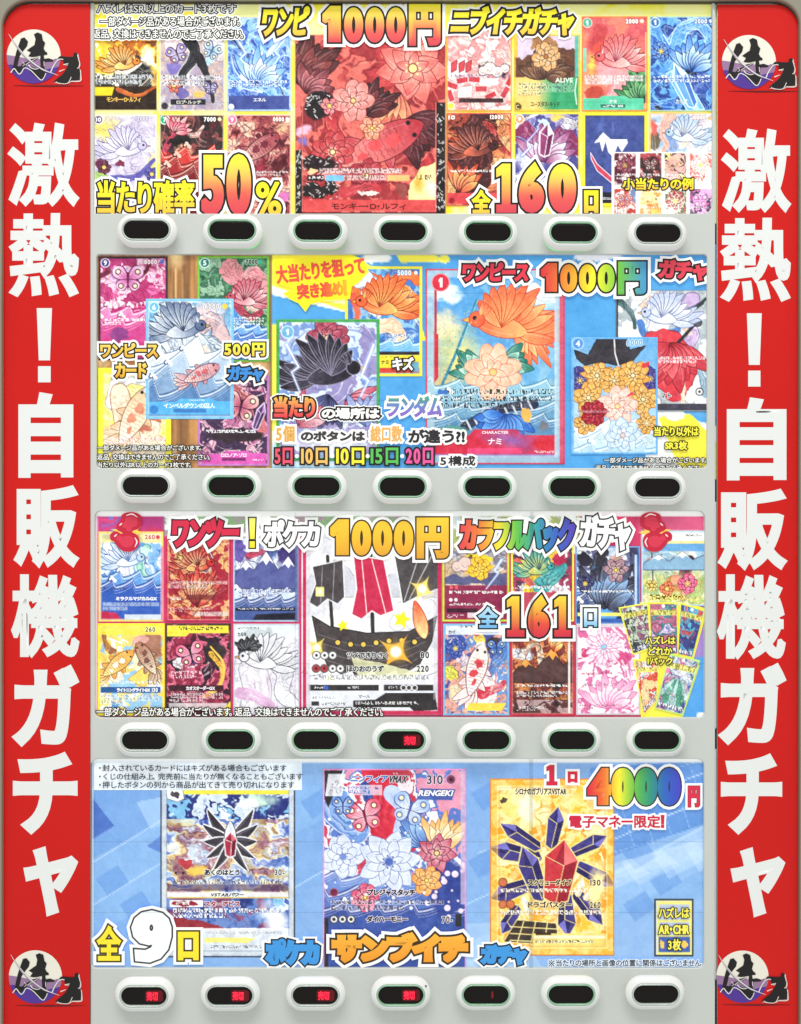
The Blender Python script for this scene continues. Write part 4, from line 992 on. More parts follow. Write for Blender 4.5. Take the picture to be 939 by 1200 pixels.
a = Art((761.5, 19, 837, 130), (50, 100, 190), seed=21)
a.mott([(22, 30, 60), (50, 100, 190), (100, 170, 236), (40, 70, 150)], 17, 5); a.flow([(190, 226, 255), (120, 190, 250), (20, 26, 60)], 806, 60, 60, L=26, w=(.8, 2))
a.ribbon([(792, 54), (800, 34), (818, 28), (832, 44), (832, 70)], 15, 9, [(90, 160, 236), (190, 226, 255), (50, 100, 190)], 8, edge=(220, 240, 255)); a.blob(811, 72, 12, 18, (24, 30, 52), warp=5); a.ribbon([(804, 48), (812, 60), (822, 72)], 6, 2, [(110, 180, 244), (220, 240, 255)], 4)
a.ribbon([(764, 30), (776, 46), (786, 70), (774, 84)], 10, 6, [(90, 160, 230), (220, 240, 255), (40, 80, 160)], 5); a.poly([(781, 86), (797, 78), (826, 128), (806, 130)], (120, 190, 240), edge=(220, 244, 255)); a.ribbon([(791, 84), (804, 104), (816, 128)], 7, 7, [(190, 230, 255), (90, 160, 230), (240, 250, 255)], 4); a.blob(822, 96, 14, 14, (56, 84, 170), warp=6)
a.ink(9, .05, (200, 232, 255), .8); a.micro(766, 88, 832, 97, 2, (236, 246, 255), .85, (40, 70, 150), .35, False); a.disc(768, 26, 4.8, (60, 110, 180), (210, 236, 255)); a.disc(833.5, 24.5, 2, (240, 246, 255)); a.frame(1.2, (190, 220, 200))
done(a, p1, 'electric blue card with pale blue streaks and a blade shape', [('１', (766.4, 23, 769.4, 29), (240, 250, 255), None, .35), ('2000', (814, 22, 829, 27.5), (226, 240, 255), (40, 60, 130), .35), ('たしぎ', (792.5, 116, 806, 121), (236, 246, 255), None, .2)])

a = Art((523.5, 132, 599.5, 241), (150, 60, 50), seed=22)
a.mott([(60, 30, 30), (170, 70, 56), (236, 140, 90), (250, 190, 130)], 17, 4); a.ribbon([(568, 138), (558, 158), (560, 182), (552, 224)], 32, 40, [(70, 34, 38), (150, 60, 60), (36, 26, 30), (200, 96, 90)], 12, warp=6); a.ribbon([(572, 150), (584, 168), (596, 180)], 14, 5, [(180, 60, 60), (60, 30, 34), (240, 150, 130)], 6)
a.ribbon([(530, 150), (544, 152), (560, 148)], 4, 2, [(90, 20, 24), (220, 110, 90)], 3); a.blob(534, 190, 9, 18, (96, 34, 36), warp=8); a.flow([(250, 170, 120), (60, 20, 24), (220, 90, 70)], 560, 180, 60, L=22, w=(.7, 1.8)); a.ink(8, .05, (34, 14, 16), .85); a.micro(527, 199, 585, 202.4, 1, (255, 246, 240), .9, ragged=False)
a.rect(524, 226, 600, 239, (214, 70, 76)); a.disc(529.5, 235, 3.4, (150, 30, 40)); a.frame(1.4, (214, 90, 76))
done(a, p1, 'black and ember orange card with a dark bird', [('10', (525.6, 135, 533.4, 140), (255, 250, 246), (120, 40, 30), .3), ('12000', (574.5, 134.5, 590, 139.5), (255, 246, 240), (110, 50, 40), .3)])

a = Art((602.5, 132, 679.5, 241), (214, 210, 236), seed=23)
a.mott([(236, 234, 250), (120, 126, 190), (180, 176, 220), (80, 80, 150)], 16, 4); a.blob(620, 186, 20, 16, (232, 240, 255), soft=.6); a.ribbon([(606, 150), (622, 158), (640, 172), (662, 160), (676, 178)], 20, 16, [(140, 50, 90), (200, 110, 150), (96, 30, 70), (240, 200, 226)], 10, warp=6)
a.blob(638, 152, 8, 14, (206, 230, 250), warp=3); a.ribbon([(604, 148), (614, 140), (630, 134)], 5, 3, [(244, 244, 250), (60, 50, 60)], 2); a.blob(668, 148, 8, 8, (240, 238, 240), warp=5); a.ink(5, .05, (40, 30, 40), .8, mask=a.region(668, 146, 12, 12)); a.blob(644, 180, 6, 12, (250, 250, 255), warp=3); a.flow([(250, 250, 255), (90, 70, 150)], 640, 165, 50, L=20, w=(.6, 1.6)); a.ink(8, .045, (80, 40, 90), .7)
a.blob(654, 138, 12, 5, (252, 210, 90), soft=.7); a.disc(609, 139.5, 4.6, (240, 150, 110), (255, 240, 220)); a.frame(1.6, (250, 226, 60))
done(a, p1, 'white and plum card with a crystal over a fan of feathers', [('9', (607, 136.6, 611, 142), (255, 250, 240), None, .3)])

a = Art((683, 132, 758.5, 241), (60, 74, 140), seed=24)
a.mott([(56, 70, 136), (70, 84, 152), (62, 76, 140)], 8, 1, a=.8); a.blob(704, 148, 5, 12, (80, 98, 170), 20, soft=.6); a.blob(717, 150, 3, 10, (80, 98, 170), 5, soft=.6)
a.poly([(696, 168), (707, 155), (716, 163), (735, 163), (736, 167), (729, 178), (724, 170), (719, 184), (713, 178), (710, 166), (706, 178), (703, 166)], (246, 248, 250)); a.poly([(692.5, 179), (700, 192), (718, 208), (718, 215), (700, 200), (693, 186)], (206, 66, 96), edge=(250, 250, 250), ew=.8)
a.rect(705, 225, 720, 239, (26, 28, 44)); a.micro(707, 231, 719, 235, 1, (230, 230, 230), .8, ragged=False); a.frame(3, (250, 232, 50)); a.frame(1, (70, 60, 60), 3, .6)
done(a, p1, 'plain navy card with a jagged white mark and a red curve')

a = Art((761.5, 132, 836, 241), (214, 230, 242), seed=25)
a.mott([(240, 246, 250), (170, 206, 230), (226, 220, 226), (250, 252, 252)], 16, 3); a.ribbon([(785, 136), (780, 152), (784, 168), (782, 178)], 16, 12, [(240, 190, 170), (250, 214, 196), (214, 150, 140)], 6); a.ribbon([(786, 158), (790, 172), (784, 182)], 13, 10, [(140, 170, 220), (200, 220, 244), (110, 140, 200)], 6)
a.blob(766, 164, 8, 12, (112, 96, 70), warp=3); a.flow([(250, 252, 255), (140, 170, 200), (200, 140, 140)], 808, 160, 60, L=24, w=(.7, 2)); a.blob(806, 162, 11, 12, (246, 226, 200), soft=.5); a.ribbon([(816, 170), (826, 160), (836, 150)], 8, 5, [(180, 206, 226), (240, 190, 150)], 4); a.ink(8, .04, (120, 110, 140), .65); a.blob(766, 150, 5, 12, (226, 100, 90), soft=.5); a.disc(832, 138.5, 2.4, (250, 190, 130)); a.frame(1.3, (250, 190, 110))
done(a, p1, 'pale sky blue card with a cream bird', [('10000', (812, 135, 827, 140), (250, 240, 240), (190, 150, 150), .3)])

a = Art((717, 178, 836, 254), (252, 252, 250), seed=26)
pn = done(a, p1, 'white rounded inset sheet holding eight small cards', name='inset_sheet', grain=3, round_=4)
MC = [[(140, 40, 60), (244, 220, 220), (90, 30, 50)], [(240, 230, 224), (190, 70, 80), (60, 40, 44)], [(246, 230, 130), (60, 44, 50), (240, 180, 170)], [(240, 210, 206), (226, 90, 80), (250, 246, 240)],
      [(110, 160, 210), (246, 236, 230), (190, 70, 60)], [(250, 200, 80), (236, 140, 60), (250, 236, 190)], [(180, 50, 56), (90, 100, 70), (246, 236, 220)], [(200, 80, 160), (60, 50, 70), (240, 180, 226)]]
MX = [719.5, 749.5, 778.5, 808]
for i in range(8):
    x = MX[i % 4]; y = 178.5 if i < 4 else 220.5; hh = 38 if i < 4 else 32
    b_ = Art((x, y, x + 26.5, y + hh), MC[i][0], step=.9, seed=30 + i); b_.mott(MC[i], 8, 4, 6); b_.flow([MC[i][1], MC[i][2], (255, 255, 255)], x + 13, y + 15, 26, L=10, w=(.6, 1.8)); (b_.flower, b_.fly, b_.bird)[i % 3](x + 13, y + 15, 11 if i % 3 == 0 else 10, *((7,) if i % 3 == 0 else (1,) if i % 3 == 2 else ()), MC[i][1], MC[i][0], MC[i][2]); b_.ink(5, .05, MC[i][2], .7); b_.micro(x + 2, y + hh * .66, x + 24, y + hh * .84, 2, (255, 255, 255), .7); b_.frame(.8, (240, 236, 226))
    b_.build(pn, 'small_card', ZC[0] + .12)
ZC[0] += .25

T1 = -2.6
for s, bx in (('ハズレはSR以上のカード3枚です', (113.5, 4.6, 276.5, 15.5)), ('一部ダメージ品がある場合がございます。', (117.5, 19.5, 281, 30.5)), ('返品、交換はできませんのでご了承ください。', (109, 34, 285, 45))):
    outl(p1, s, bx, (252, 252, 246), T1, b=.15, k=1.15, w=1.3, name='notice_lettering')
outl(p1, 'ワンピ', (307.5, 7, 362, 42), YEL, T1, b=1.6, k=2.6, w=3.0, shear=.12, name='title_lettering')
outl(p1, '１000円', (378, 4.5, 516.5, 53.5), YR, T1 + .1, b=2.7, k=2.1, w=3.4, name='price_lettering')
outl(p1, 'ニブイチガチャ', (529.5, 7.5, 673, 42), YEL, T1, b=1.7, k=2.5, w=2.0, shear=.14, name='title_lettering')
outl(p1, '当たり確率', (114, 211, 228, 251), YEL, T1, b=1.15, k=1.9, w=2.6, name='title_lettering')
outl(p1, '50', (236, 180.5, 294.5, 252), YR, T1 + .12, b=3.6, k=2.3, w=3.2, name='chance_lettering')
outl(p1, '%', (300, 213, 330, 254), YEL, T1 + .2, b=1.2, k=2.2, w=2.8, name='chance_lettering')
outl(p1, '全', (553, 222.5, 575, 250), YEL, T1, b=1.2, k=2.0, w=2.8, name='count_lettering')
def slab1(root, x, y0, y1, w, fill, z, k=2.3, wo=3.2):
    h = y1 - y0
    pts = [(x + w * .30, y0), (x + w * .70, y0), (x + w * .70, y1 - h * .16), (x + w, y1 - h * .16), (x + w, y1), (x, y1), (x, y1 - h * .16), (x + w * .28, y1 - h * .16), (x + w * .28, y0 + h * .22), (x, y0 + h * .27), (x, y0 + h * .1)]
    V = []; FA = []; SZ = []; CC = []; off = 0
    for i, (r, cl) in enumerate(((k + wo, WW), (k, K0), (0.01, fill))):
        co, fc = curve_mesh([np.array([(p, -q) for p, q in pts])], r + .3, .06, True)
        Xr, Yr = unproj(co[:, 0], -co[:, 1], z); V.append(world_co(Xr, Yr, z + i * .12 + co[:, 2]))
        FA += [np.asarray(f) + off for f in fc]; SZ += [len(f) for f in fc]; off += len(co)
        CC.append(lin(ramp(cl[1], (-co[:, 1] - y0) / h)) if isinstance(cl[0], str) else np.tile(lin(cl), (len(co), 1)))
    return link('count_digit', raw_mesh('count_digit', np.concatenate(V), np.concatenate(FA), SZ, M_PRINT, np.concatenate(CC)), root)
slab1(p1, 582, 192, 249, 23, YR, T1 + .1)
outl(p1, '6', (608, 192, 638, 249.5), YR, T1 + .14, b=4.2, k=2.3, w=3.0, name='count_digit')
outl(p1, '0', (643, 192, 675.5, 249.5), YR, T1 + .18, b=4.6, k=2.3, w=3.0, name='count_digit')
outl(p1, '口', (684.5, 223, 701.5, 249.5), YEL, T1, b=1.9, k=2.0, w=2.8, name='count_lettering')
outl(p1, '小当たりの例', (729.5, 208.5, 813, 222.5), YEL, T1, b=.55, k=1.3, w=0, name='caption_lettering')

# ================================================= second poster
ZC[0] = -4.7
a = Art((100, 286, 842, 562), (76, 156, 216), step=2.0, seed=2)
a.mott([(70, 150, 214), (84, 164, 222)], 30, 1, a=.6)
a.poly([(317, 290), (400, 290), (480, 340), (500, 400), (317, 340)], (250, 236, 70)); a.poly([(317, 334), (410, 366), (445, 372), (445, 378), (317, 348)], (250, 250, 240)); a.poly([(317, 345), (440, 374), (440, 400), (317, 372)], (80, 160, 220)); a.poly([(380, 345), (445, 352), (445, 362), (376, 352)], (252, 248, 200))
a.poly([(460, 290), (500, 290), (520, 306), (470, 308)], (250, 234, 80)); a.blob(440, 302, 20, 7, (246, 246, 240), warp=3); a.blob(520, 304, 6, 4, (250, 236, 90)); a.blob(700, 300, 30, 6, (240, 240, 246), warp=6)
a.poly([(768, 480), (842, 500), (842, 562), (752, 562)], (250, 250, 248)); a.poly([(772, 490), (806, 482), (842, 520), (842, 562), (800, 562)], (250, 234, 70), warp=2); a.poly([(790, 482), (842, 478), (842, 492)], (90, 166, 224)); a.blob(790, 484, 11, 9, (252, 252, 250)); a.poly([(318, 380), (325, 380), (325, 520), (318, 520)], (250, 236, 80)); a.rect(318, 505, 420, 548, (236, 244, 248), .8)
a.rect(100, 286, 316.5, 562, (132, 92, 60)); m = (a.X < 316.5)[..., None]; st = a.N(5, 3, a.X, a.Y * .04)[..., None]; a.c = np.where(m, np.array((96, 64, 40.)) * (1 - st) + np.array((226, 164, 100.)) * st, a.c)
for x, y, r in ((120, 416, 16), (302, 436, 16), (205, 530, 6), (206, 300, 14)): a.blob(x, y, r, r * 1.5, (255, 220, 160), soft=.95, warp=2)
a.rect(205, 314, 206.5, 350, (255, 214, 150), .7); a.rect(213, 320, 214, 350, (255, 214, 150), .6); a.rect(316.4, 286, 318.4, 562, (120, 110, 70))
p2 = poster('second poster, half brown and half blue, with rainbow price lettering', a)

a = Art((115.5, 300.5, 196.5, 422), (240, 130, 180), seed=41)
a.mott([(246, 170, 206), (226, 90, 150), (252, 210, 230), (190, 60, 120)], 18, 4); a.flow([(255, 236, 246), (170, 30, 90), (236, 110, 170)], 150, 350, 60, L=28, w=(.8, 2.4)); a.ribbon([(118, 324), (128, 318), (120, 306)], 6, 4, [(120, 40, 60), (60, 20, 30)], 3); a.ribbon([(160, 326), (172, 318), (176, 304)], 6, 4, [(120, 40, 60), (60, 20, 30)], 3)
a.blob(144, 322, 16, 12, (206, 180, 226), soft=.5, warp=7); a.blob(140, 358, 8, 8, (255, 236, 244), warp=2); a.ribbon([(132, 372), (150, 362), (174, 358), (194, 346)], 14, 10, [(206, 50, 120), (250, 180, 214), (150, 20, 80)], 5)
for i in range(9): a.poly([(150 + i * 4.6, 357 - i), (153 + i * 4.6, 357 - i), (151.6 + i * 4.6, 363 - i)], (255, 240, 246))
a.blob(180, 340, 7, 6, (240, 110, 170)); a.ink(8, .05, (120, 20, 70), .75); a.micro(123, 373, 170, 381, 2, (255, 250, 252), .8, (230, 130, 180), .4); a.blob(140, 392, 14, 8, (140, 60, 130), warp=7); a.frame(2.4, (60, 40, 54)); a.disc(123.5, 308, 4.4, (60, 60, 120), (230, 210, 240)); a.disc(190, 306.5, 2.6, (80, 110, 200))
done(a, p2, 'magenta card with a dark border, a butterfly and waves', [('9', (121.6, 305, 125.4, 311), (240, 240, 255), None, .3), ('8000', (169, 304, 184, 309.5), (255, 246, 250), (180, 60, 120), .3)])

a = Art((231.5, 300, 315.5, 424), (60, 110, 80), seed=42)
a.mott([(40, 80, 60), (90, 150, 110), (60, 110, 84), (150, 190, 160)], 17, 4); a.flow([(200, 230, 210), (30, 60, 44), (140, 190, 160)], 262, 330, 50, L=24, w=(.7, 1.8)); a.ribbon([(270, 318), (288, 330), (300, 324), (312, 346)], 26, 18, [(236, 150, 160), (250, 196, 196), (190, 90, 104)], 9, warp=6)
a.blob(293, 344, 6, 8, (250, 214, 200), warp=3); a.blob(296, 356, 9, 9, (246, 200, 190), warp=5); a.ribbon([(278, 360), (292, 372), (306, 366)], 12, 8, [(190, 60, 90), (90, 30, 50), (230, 130, 140)], 6); a.ribbon([(270, 366), (284, 380), (298, 386)], 14, 10, [(90, 150, 220), (150, 200, 240), (60, 110, 190)], 5); a.blob(278, 396, 12, 8, (244, 248, 246), warp=7); a.ink(8, .045, (24, 50, 36), .75); a.micro(273, 371, 310, 385, 4, (244, 250, 246), .8)
a.frame(2.6, (120, 190, 70)); a.disc(240, 308, 5, (40, 120, 110), (210, 240, 226)); a.disc(304.5, 306.5, 2.6, (60, 180, 150))
done(a, p2, 'green card with a rosy bird over waves', [('5', (238, 305, 242, 311), (236, 255, 246), None, .3), ('7000', (288, 304, 302, 309.5), (40, 60, 50), (200, 230, 210), .3)])

a = Art((115, 431, 200.5, 562), (250, 240, 130), seed=43)
a.mott([(250, 240, 140), (244, 230, 100), (250, 246, 190)], 5, 3, a=.8); a.ribbon([(134, 470), (140, 448), (160, 440), (186, 448)], 20, 18, [(244, 246, 250), (206, 214, 226), (255, 255, 255), (180, 186, 200)], 7, edge=(170, 160, 150))
a.ribbon([(140, 462), (146, 490), (160, 518), (182, 524)], 22, 26, [(250, 232, 206), (226, 180, 140), (255, 246, 228), (200, 150, 110)], 8, edge=(170, 120, 90)); a.ribbon([(176, 464), (180, 486), (176, 508), (160, 520)], 24, 18, [(250, 234, 210), (230, 190, 150), (255, 248, 232)], 7); a.ribbon([(140, 494), (164, 488), (188, 494)], 5, 4, [(190, 110, 80), (240, 190, 150)], 3); a.blob(166, 502, 14, 5, (196, 110, 90), soft=.4, warp=3)
a.ribbon([(118, 514), (134, 506), (150, 520)], 12, 14, [(250, 230, 200), (214, 170, 130)], 5); a.ink(15, .04, (150, 100, 70), .7); a.micro(123, 513, 196, 521, 2, (190, 90, 90), .5, (252, 248, 240), .6); a.frame(5.5, (252, 246, 60)); a.frame(.8, (230, 210, 80), 5.5)
done(a, p2, 'lemon bordered card of a cream fish')

a = Art((232, 440, 315.5, 546), (150, 90, 130), seed=44)
a.mott([(90, 50, 90), (190, 110, 150), (236, 180, 200), (70, 50, 80)], 14, 4); a.ribbon([(262, 452), (280, 466), (300, 478), (306, 502)], 22, 12, [(214, 120, 120), (246, 190, 180), (130, 50, 70)], 8); a.blob(304, 476, 8, 16, (56, 40, 60), warp=6); a.line([(274, 474), (312, 460)], 1.2, (240, 220, 240)); a.flow([(250, 220, 236), (60, 30, 60), (190, 110, 170)], 270, 490, 60, L=26, w=(.7, 2)); a.ink(8, .05, (44, 20, 50), .8)
a.blob(276, 510, 34, 8, (50, 36, 44), warp=5); a.micro(242, 504, 300, 508.5, 1, (250, 240, 250), .9, ragged=False); a.poly([(236, 532), (262, 532), (266, 528), (290, 528), (294, 531), (312, 531), (312, 544), (236, 544)], (214, 90, 176)); a.rect(260, 536.5, 288, 540, (120, 40, 100)); a.frame(2.4, (190, 120, 190)); a.micro(296, 538, 309, 540.5, 1, (250, 230, 250), .8, ragged=False)
done(a, p2, 'purple card with a pink name band', [('ロロノア・ゾロ', (259, 530.8, 289, 535.6), (255, 246, 255), None, .2), ('CHARACTER', (268, 527, 282, 528.8), (255, 240, 250), None, .05)])

a = Art((171, 350, 274, 491), (150, 206, 236), seed=45)
a.mott([(170, 214, 240), (120, 180, 220), (206, 226, 240), (220, 200, 210)], 20, 3); a.blob(240, 372, 28, 20, (236, 206, 206), soft=.6, warp=8); a.ribbon([(196, 364), (206, 380), (200, 400), (214, 420)], 24, 24, [(236, 240, 244), (70, 84, 110), (214, 226, 236), (90, 110, 140)], 8, edge=(60, 80, 110), warp=4)
a.ribbon([(210, 360), (232, 380), (250, 376), (262, 398)], 18, 14, [(226, 190, 190), (246, 220, 214), (160, 110, 120)], 7, edge=(110, 90, 110), warp=5); a.ribbon([(224, 400), (246, 404), (262, 420), (268, 440)], 22, 20, [(230, 236, 240), (60, 76, 104), (200, 216, 230)], 9, edge=(60, 80, 110), warp=5)
for x, y, w in ((196, 370, 9), (238, 414, 10)): a.blob(x, y, w, w * .9, (240, 216, 206), warp=5); a.blob(x - 1, y + 3, w * .5, w * .35, (150, 80, 90), warp=3)
for i in range(9): a.line([(206 + i * 5, 426 + (i % 3) * 5), (214 + i * 5, 440 + (i % 2) * 6)], 4, (60, 80, 116) if i % 2 else (226, 236, 244), warp=5)
a.flow([(240, 250, 255), (90, 130, 170), (255, 255, 255)], 220, 410, 70, L=30, w=(.8, 2)); a.ink(9, .045, (60, 90, 130), .7); a.ribbon([(176, 438), (196, 446), (206, 462)], 20, 14, [(130, 190, 230), (230, 244, 255), (90, 150, 210)], 9); a.line([(228, 464), (268, 424)], 1.6, (246, 252, 255)); a.line([(232, 466), (272, 428)], 1, (246, 252, 255)); a.micro(180, 437, 262, 442, 1, (120, 130, 150), .4, ragged=False)
a.poly([(174, 471), (206, 471), (212, 467), (248, 467), (254, 470), (271, 470), (271, 486), (174, 486)], (90, 176, 230)); a.rect(203, 479, 242, 483.5, (60, 120, 190)); a.disc(180.5, 480, 5, (60, 130, 200)); a.frame(3, (130, 196, 238)); a.frame(1, (240, 248, 255), 3, .5); a.disc(180.5, 360, 5.4, (110, 190, 236), (220, 242, 255)); a.disc(263.5, 359, 3.4, (250, 206, 80)); a.rect(238, 355, 259, 363, (232, 226, 224), .7)
done(a, p2, 'translucent sky blue card overlapping the four around it', [('6', (178.4, 356.8, 182.6, 363.2), (250, 255, 255), None, .35), ('6000', (240, 356, 257, 362), (236, 236, 240), (150, 140, 150), .3), ('インペルダウンの囚人', (192, 472.2, 252, 478.4), (250, 255, 255), None, .2), ('CHARACTER', (222, 468, 240, 469.8), (240, 250, 255), None, .05)])

a = Art((404.5, 312, 495, 441), (90, 160, 220), seed=46)
a.mott([(80, 150, 214), (140, 196, 236), (60, 120, 200)], 17, 4); a.blob(422, 324, 14, 10, (250, 250, 246), warp=6); a.ribbon([(420, 352), (414, 332), (430, 324), (452, 332), (478, 322), (490, 330)], 14, 9, [(240, 120, 60), (252, 170, 90), (220, 84, 50), (255, 204, 130)], 9, edge=(190, 80, 50)); a.ribbon([(452, 336), (470, 336), (486, 350), (476, 364)], 12, 5, [(246, 150, 70), (255, 200, 120), (226, 100, 60)], 7)
a.ribbon([(414, 348), (420, 366), (412, 380)], 10, 4, [(232, 90, 70), (250, 140, 100)], 5); a.blob(432, 342, 8, 9, (252, 226, 206), warp=4); a.blob(442, 362, 12, 12, (250, 250, 250), warp=5); a.ribbon([(444, 348), (462, 346), (480, 342)], 8, 6, [(252, 216, 190), (240, 180, 150)], 4); a.ribbon([(436, 384), (458, 382), (470, 396), (462, 404)], 18, 12, [(250, 226, 196), (236, 190, 150)], 6); a.blob(448, 412, 16, 6, (226, 60, 60), warp=4)
a.flow([(250, 252, 255), (60, 110, 190), (250, 236, 120)], 476, 388, 40, L=22, w=(1, 2.6)); a.ink(12, .04, (170, 60, 50), .6); a.micro(452, 391, 487, 401, 2, (60, 90, 150), .6, (250, 250, 250), .5); a.rect(408, 412, 492, 416, (40, 32, 40)); a.rect(408, 416, 492, 437, (250, 224, 60)); a.rect(408, 431, 492, 437, (214, 70, 60)); a.micro(446, 417.5, 462, 420, 1, (90, 60, 40), .7, ragged=False); a.rect(483, 424, 491, 436, (110, 170, 200)); a.frame(3.2, (250, 234, 70)); a.disc(487.5, 319.5, 2.2, (250, 250, 250))
done(a, p2, 'yellow bordered card of an orange bird over a blue sky', [('5000', (466, 316.5, 482, 322.5), (250, 252, 255), (120, 160, 200), .3), ('ナミ', (446.5, 422, 456, 427), (60, 40, 30), None, .2)])

a = Art((324, 374, 445, 540), (150, 180, 220), seed=47)
a.mott([(170, 196, 230), (120, 150, 206), (210, 224, 244), (150, 140, 190)], 18, 4); a.flow([(220, 232, 250), (100, 120, 180), (245, 250, 255)], 384, 440, 90, L=34, w=(1, 3)); a.flower(384, 396, 26, 8, (226, 130, 140), (150, 50, 74), (70, 16, 40), (250, 200, 150), rot=12)
a.bird(386, 440, 46, 1, (70, 64, 80), (28, 24, 34), (140, 134, 160)); a.fan(404, 470, 44, -30, 40, 5, (240, 170, 180), (180, 60, 90), (90, 20, 50), wd=.2); a.fan(384, 462, 44, 60, 130, 7, (120, 130, 186), (50, 52, 96), (26, 26, 56), wd=.24, vein=(90, 96, 150))
a.bolt([(336, 404), (350, 430), (342, 436), (356, 470)], 2.2, (250, 253, 255), (170, 190, 236)); a.bolt([(438, 404), (424, 440), (432, 446), (412, 486)], 2.2, (250, 253, 255), (170, 190, 236)); a.fan(350, 500, 44, 270, 330, 4, (240, 200, 206), (200, 90, 110), (110, 40, 60), wd=.24); a.fan(430, 500, 44, 230, 280, 4, (236, 236, 250), (130, 150, 206), (60, 76, 130), wd=.24)
a.blob(385, 518, 60, 20, (240, 240, 248), soft=.8, warp=3); a.micro(350, 495, 420, 506, 2, (120, 110, 130), .5)
a.frame(3.6, (70, 160, 84)); a.disc(337, 389, 6.6, (110, 176, 214), (200, 226, 240)); a.micro(405, 382, 430, 385, 1, (90, 90, 120), .6, ragged=False)
done(a, p2, 'green bordered card of a black bird in icy gusts with lightning', [('１', (335.4, 385.4, 338.6, 392.6), (245, 252, 255), None, .45)])

# --- large card with the crimson border
a = Art((499, 315, 662, 544), (110, 176, 220), seed=48)
a.grad((90, 170, 226), (150, 190, 200), 90); a.mott([(90, 164, 220), (140, 190, 224), (80, 150, 214)], 26, 2, a=.6); a.blob(520, 346, 28, 12, (240, 246, 250), soft=.6, warp=10); a.blob(636, 352, 24, 10, (226, 240, 248), soft=.7, warp=9); a.blob(522, 384, 24, 22, (240, 226, 196), soft=.6, warp=9); a.blob(536, 420, 38, 44, (246, 224, 120), soft=.9, warp=9); a.blob(520, 460, 24, 40, (226, 190, 120), soft=.8, warp=9)
a.blob(520, 420, 30, 60, (170, 190, 160), soft=1, warp=6, a=.5); a.blob(640, 480, 34, 40, (150, 180, 190), soft=.8, warp=10)
a.line([(559, 352), (548, 380), (532, 420), (515, 458)], 3.4, (50, 130, 160)); a.line([(560, 352), (534, 420)], .9, (160, 210, 220))
SK = [(250, 216, 190), (255, 232, 210), (240, 184, 160)]; OE = (190, 70, 44)
a.clouds([(612, 346, 7), (624, 341, 10), (638, 344, 9), (649, 349, 6)], (240, 246, 250), (150, 186, 216)); a.waves(452, 12, 34, 4, 13, (130, 186, 210), (90, 140, 180), (244, 248, 250), (70, 110, 140))
a.fan(600, 380, 66, -26, 50, 9, (255, 206, 140), (236, 104, 66), OE, wd=.17, vein=(220, 110, 60), bend=.3); a.bird(590, 384, 50, -1, (255, 190, 120), (236, 100, 64), OE)
a.fan(566, 436, 40, 170, 225, 5, (190, 226, 206), (26, 110, 96), (14, 70, 64), wd=.3, vein=(20, 90, 80)); a.fan(590, 430, 36, -60, -5, 4, (180, 220, 200), (26, 110, 96), (14, 70, 64), wd=.34, vein=(20, 90, 80)); a.flower(578, 436, 34, 8, (255, 240, 222), (246, 184, 150), (206, 120, 96), (250, 200, 120), rot=22, wd=.6, rings=3, vein=(230, 160, 130))
a.line(a.spline([(545, 500), (566, 488), (594, 478), (626, 474)]), 11, (44, 50, 76)); 
for i in range(9): x, y = 549 + i * 9, 498 - i * 2.9; a.line([(x - 2, y - 5), (x + 3, y + 5)], 2.4, (200, 206, 216))
a.disc(572, 486, 7, (60, 66, 90), (200, 200, 210)); a.disc(572, 486, 3, (180, 186, 200)); a.fan(590, 486, 42, 20, 165, 9, (110, 170, 236), (40, 96, 190), (24, 50, 120), wd=.3, vein=(30, 70, 150))
a.blob(617, 486, 6, 9, (240, 180, 90), -20, warp=1); a.flow([(40, 90, 170), (120, 180, 236)], 590, 520, 20, L=14, w=(.6, 1.4)) if 0 else None
a.blob(636, 498, 10, 8, (120, 120, 130), soft=.3, warp=9, fine=4); 
for i in range(900):
    x, y = rs.uniform(500, 560), rs.uniform(360, 500)
    if i % 3 == 0: a.disc(x, y, .7, (250, 240, 160) if i % 2 else (90, 150, 170), a=.55)
a.micro(513, 456, 648, 480, 3, (40, 36, 40), .85, (240, 240, 236), .22); a.rect(513, 457, 525, 462, (60, 110, 190))
a.blob(525, 506, 26, 8, (90, 150, 140), soft=.3, warp=4)
a.poly([(508, 510), (550, 510), (556, 503), (606, 503), (612, 510), (653, 510), (653, 534), (508, 534)], (206, 44, 70)); a.blob(600, 516, 46, 14, (140, 110, 190), 10, soft=.9, a=.8); a.blob(636, 520, 16, 9, (206, 40, 56), soft=.4); a.rect(548, 525, 612, 531.5, (230, 70, 120), .9); a.rect(508, 532, 654, 536, (150, 130, 200), .8); a.rect(650, 320, 653.5, 536, (200, 216, 226), .8); a.rect(509, 330, 512, 390, (190, 40, 60)); a.poly([(508, 388), (514, 392), (514, 442), (508, 450)], (200, 44, 64))
for i in range(22): a.rect(655.2, 482 + i * 2.4, 657.4, 483.4 + i * 2.4, (250, 250, 250))
a.micro(627, 528, 650, 532, 1, (250, 226, 230), .8, ragged=False)
a.frame(9, (176, 200, 214), 1.2, .75); a.frame(1.6, (214, 50, 84)); a.rect(656, 316, 661, 543, (216, 60, 90), .8)
a.disc(516.5, 331, 9.6, (212, 44, 66), (230, 150, 160))
done(a, p2, 'large crimson bordered card of an orange bird over a peach flower and the sea', [('１', (514.2, 325.4, 518.8, 336.6), (250, 240, 240), None, .6), ('ナミ', (572, 513.6, 588, 521), (250, 240, 246), None, .25), ('CHARACTER', (565, 505, 596, 508.4), (250, 236, 240), None, .15)])

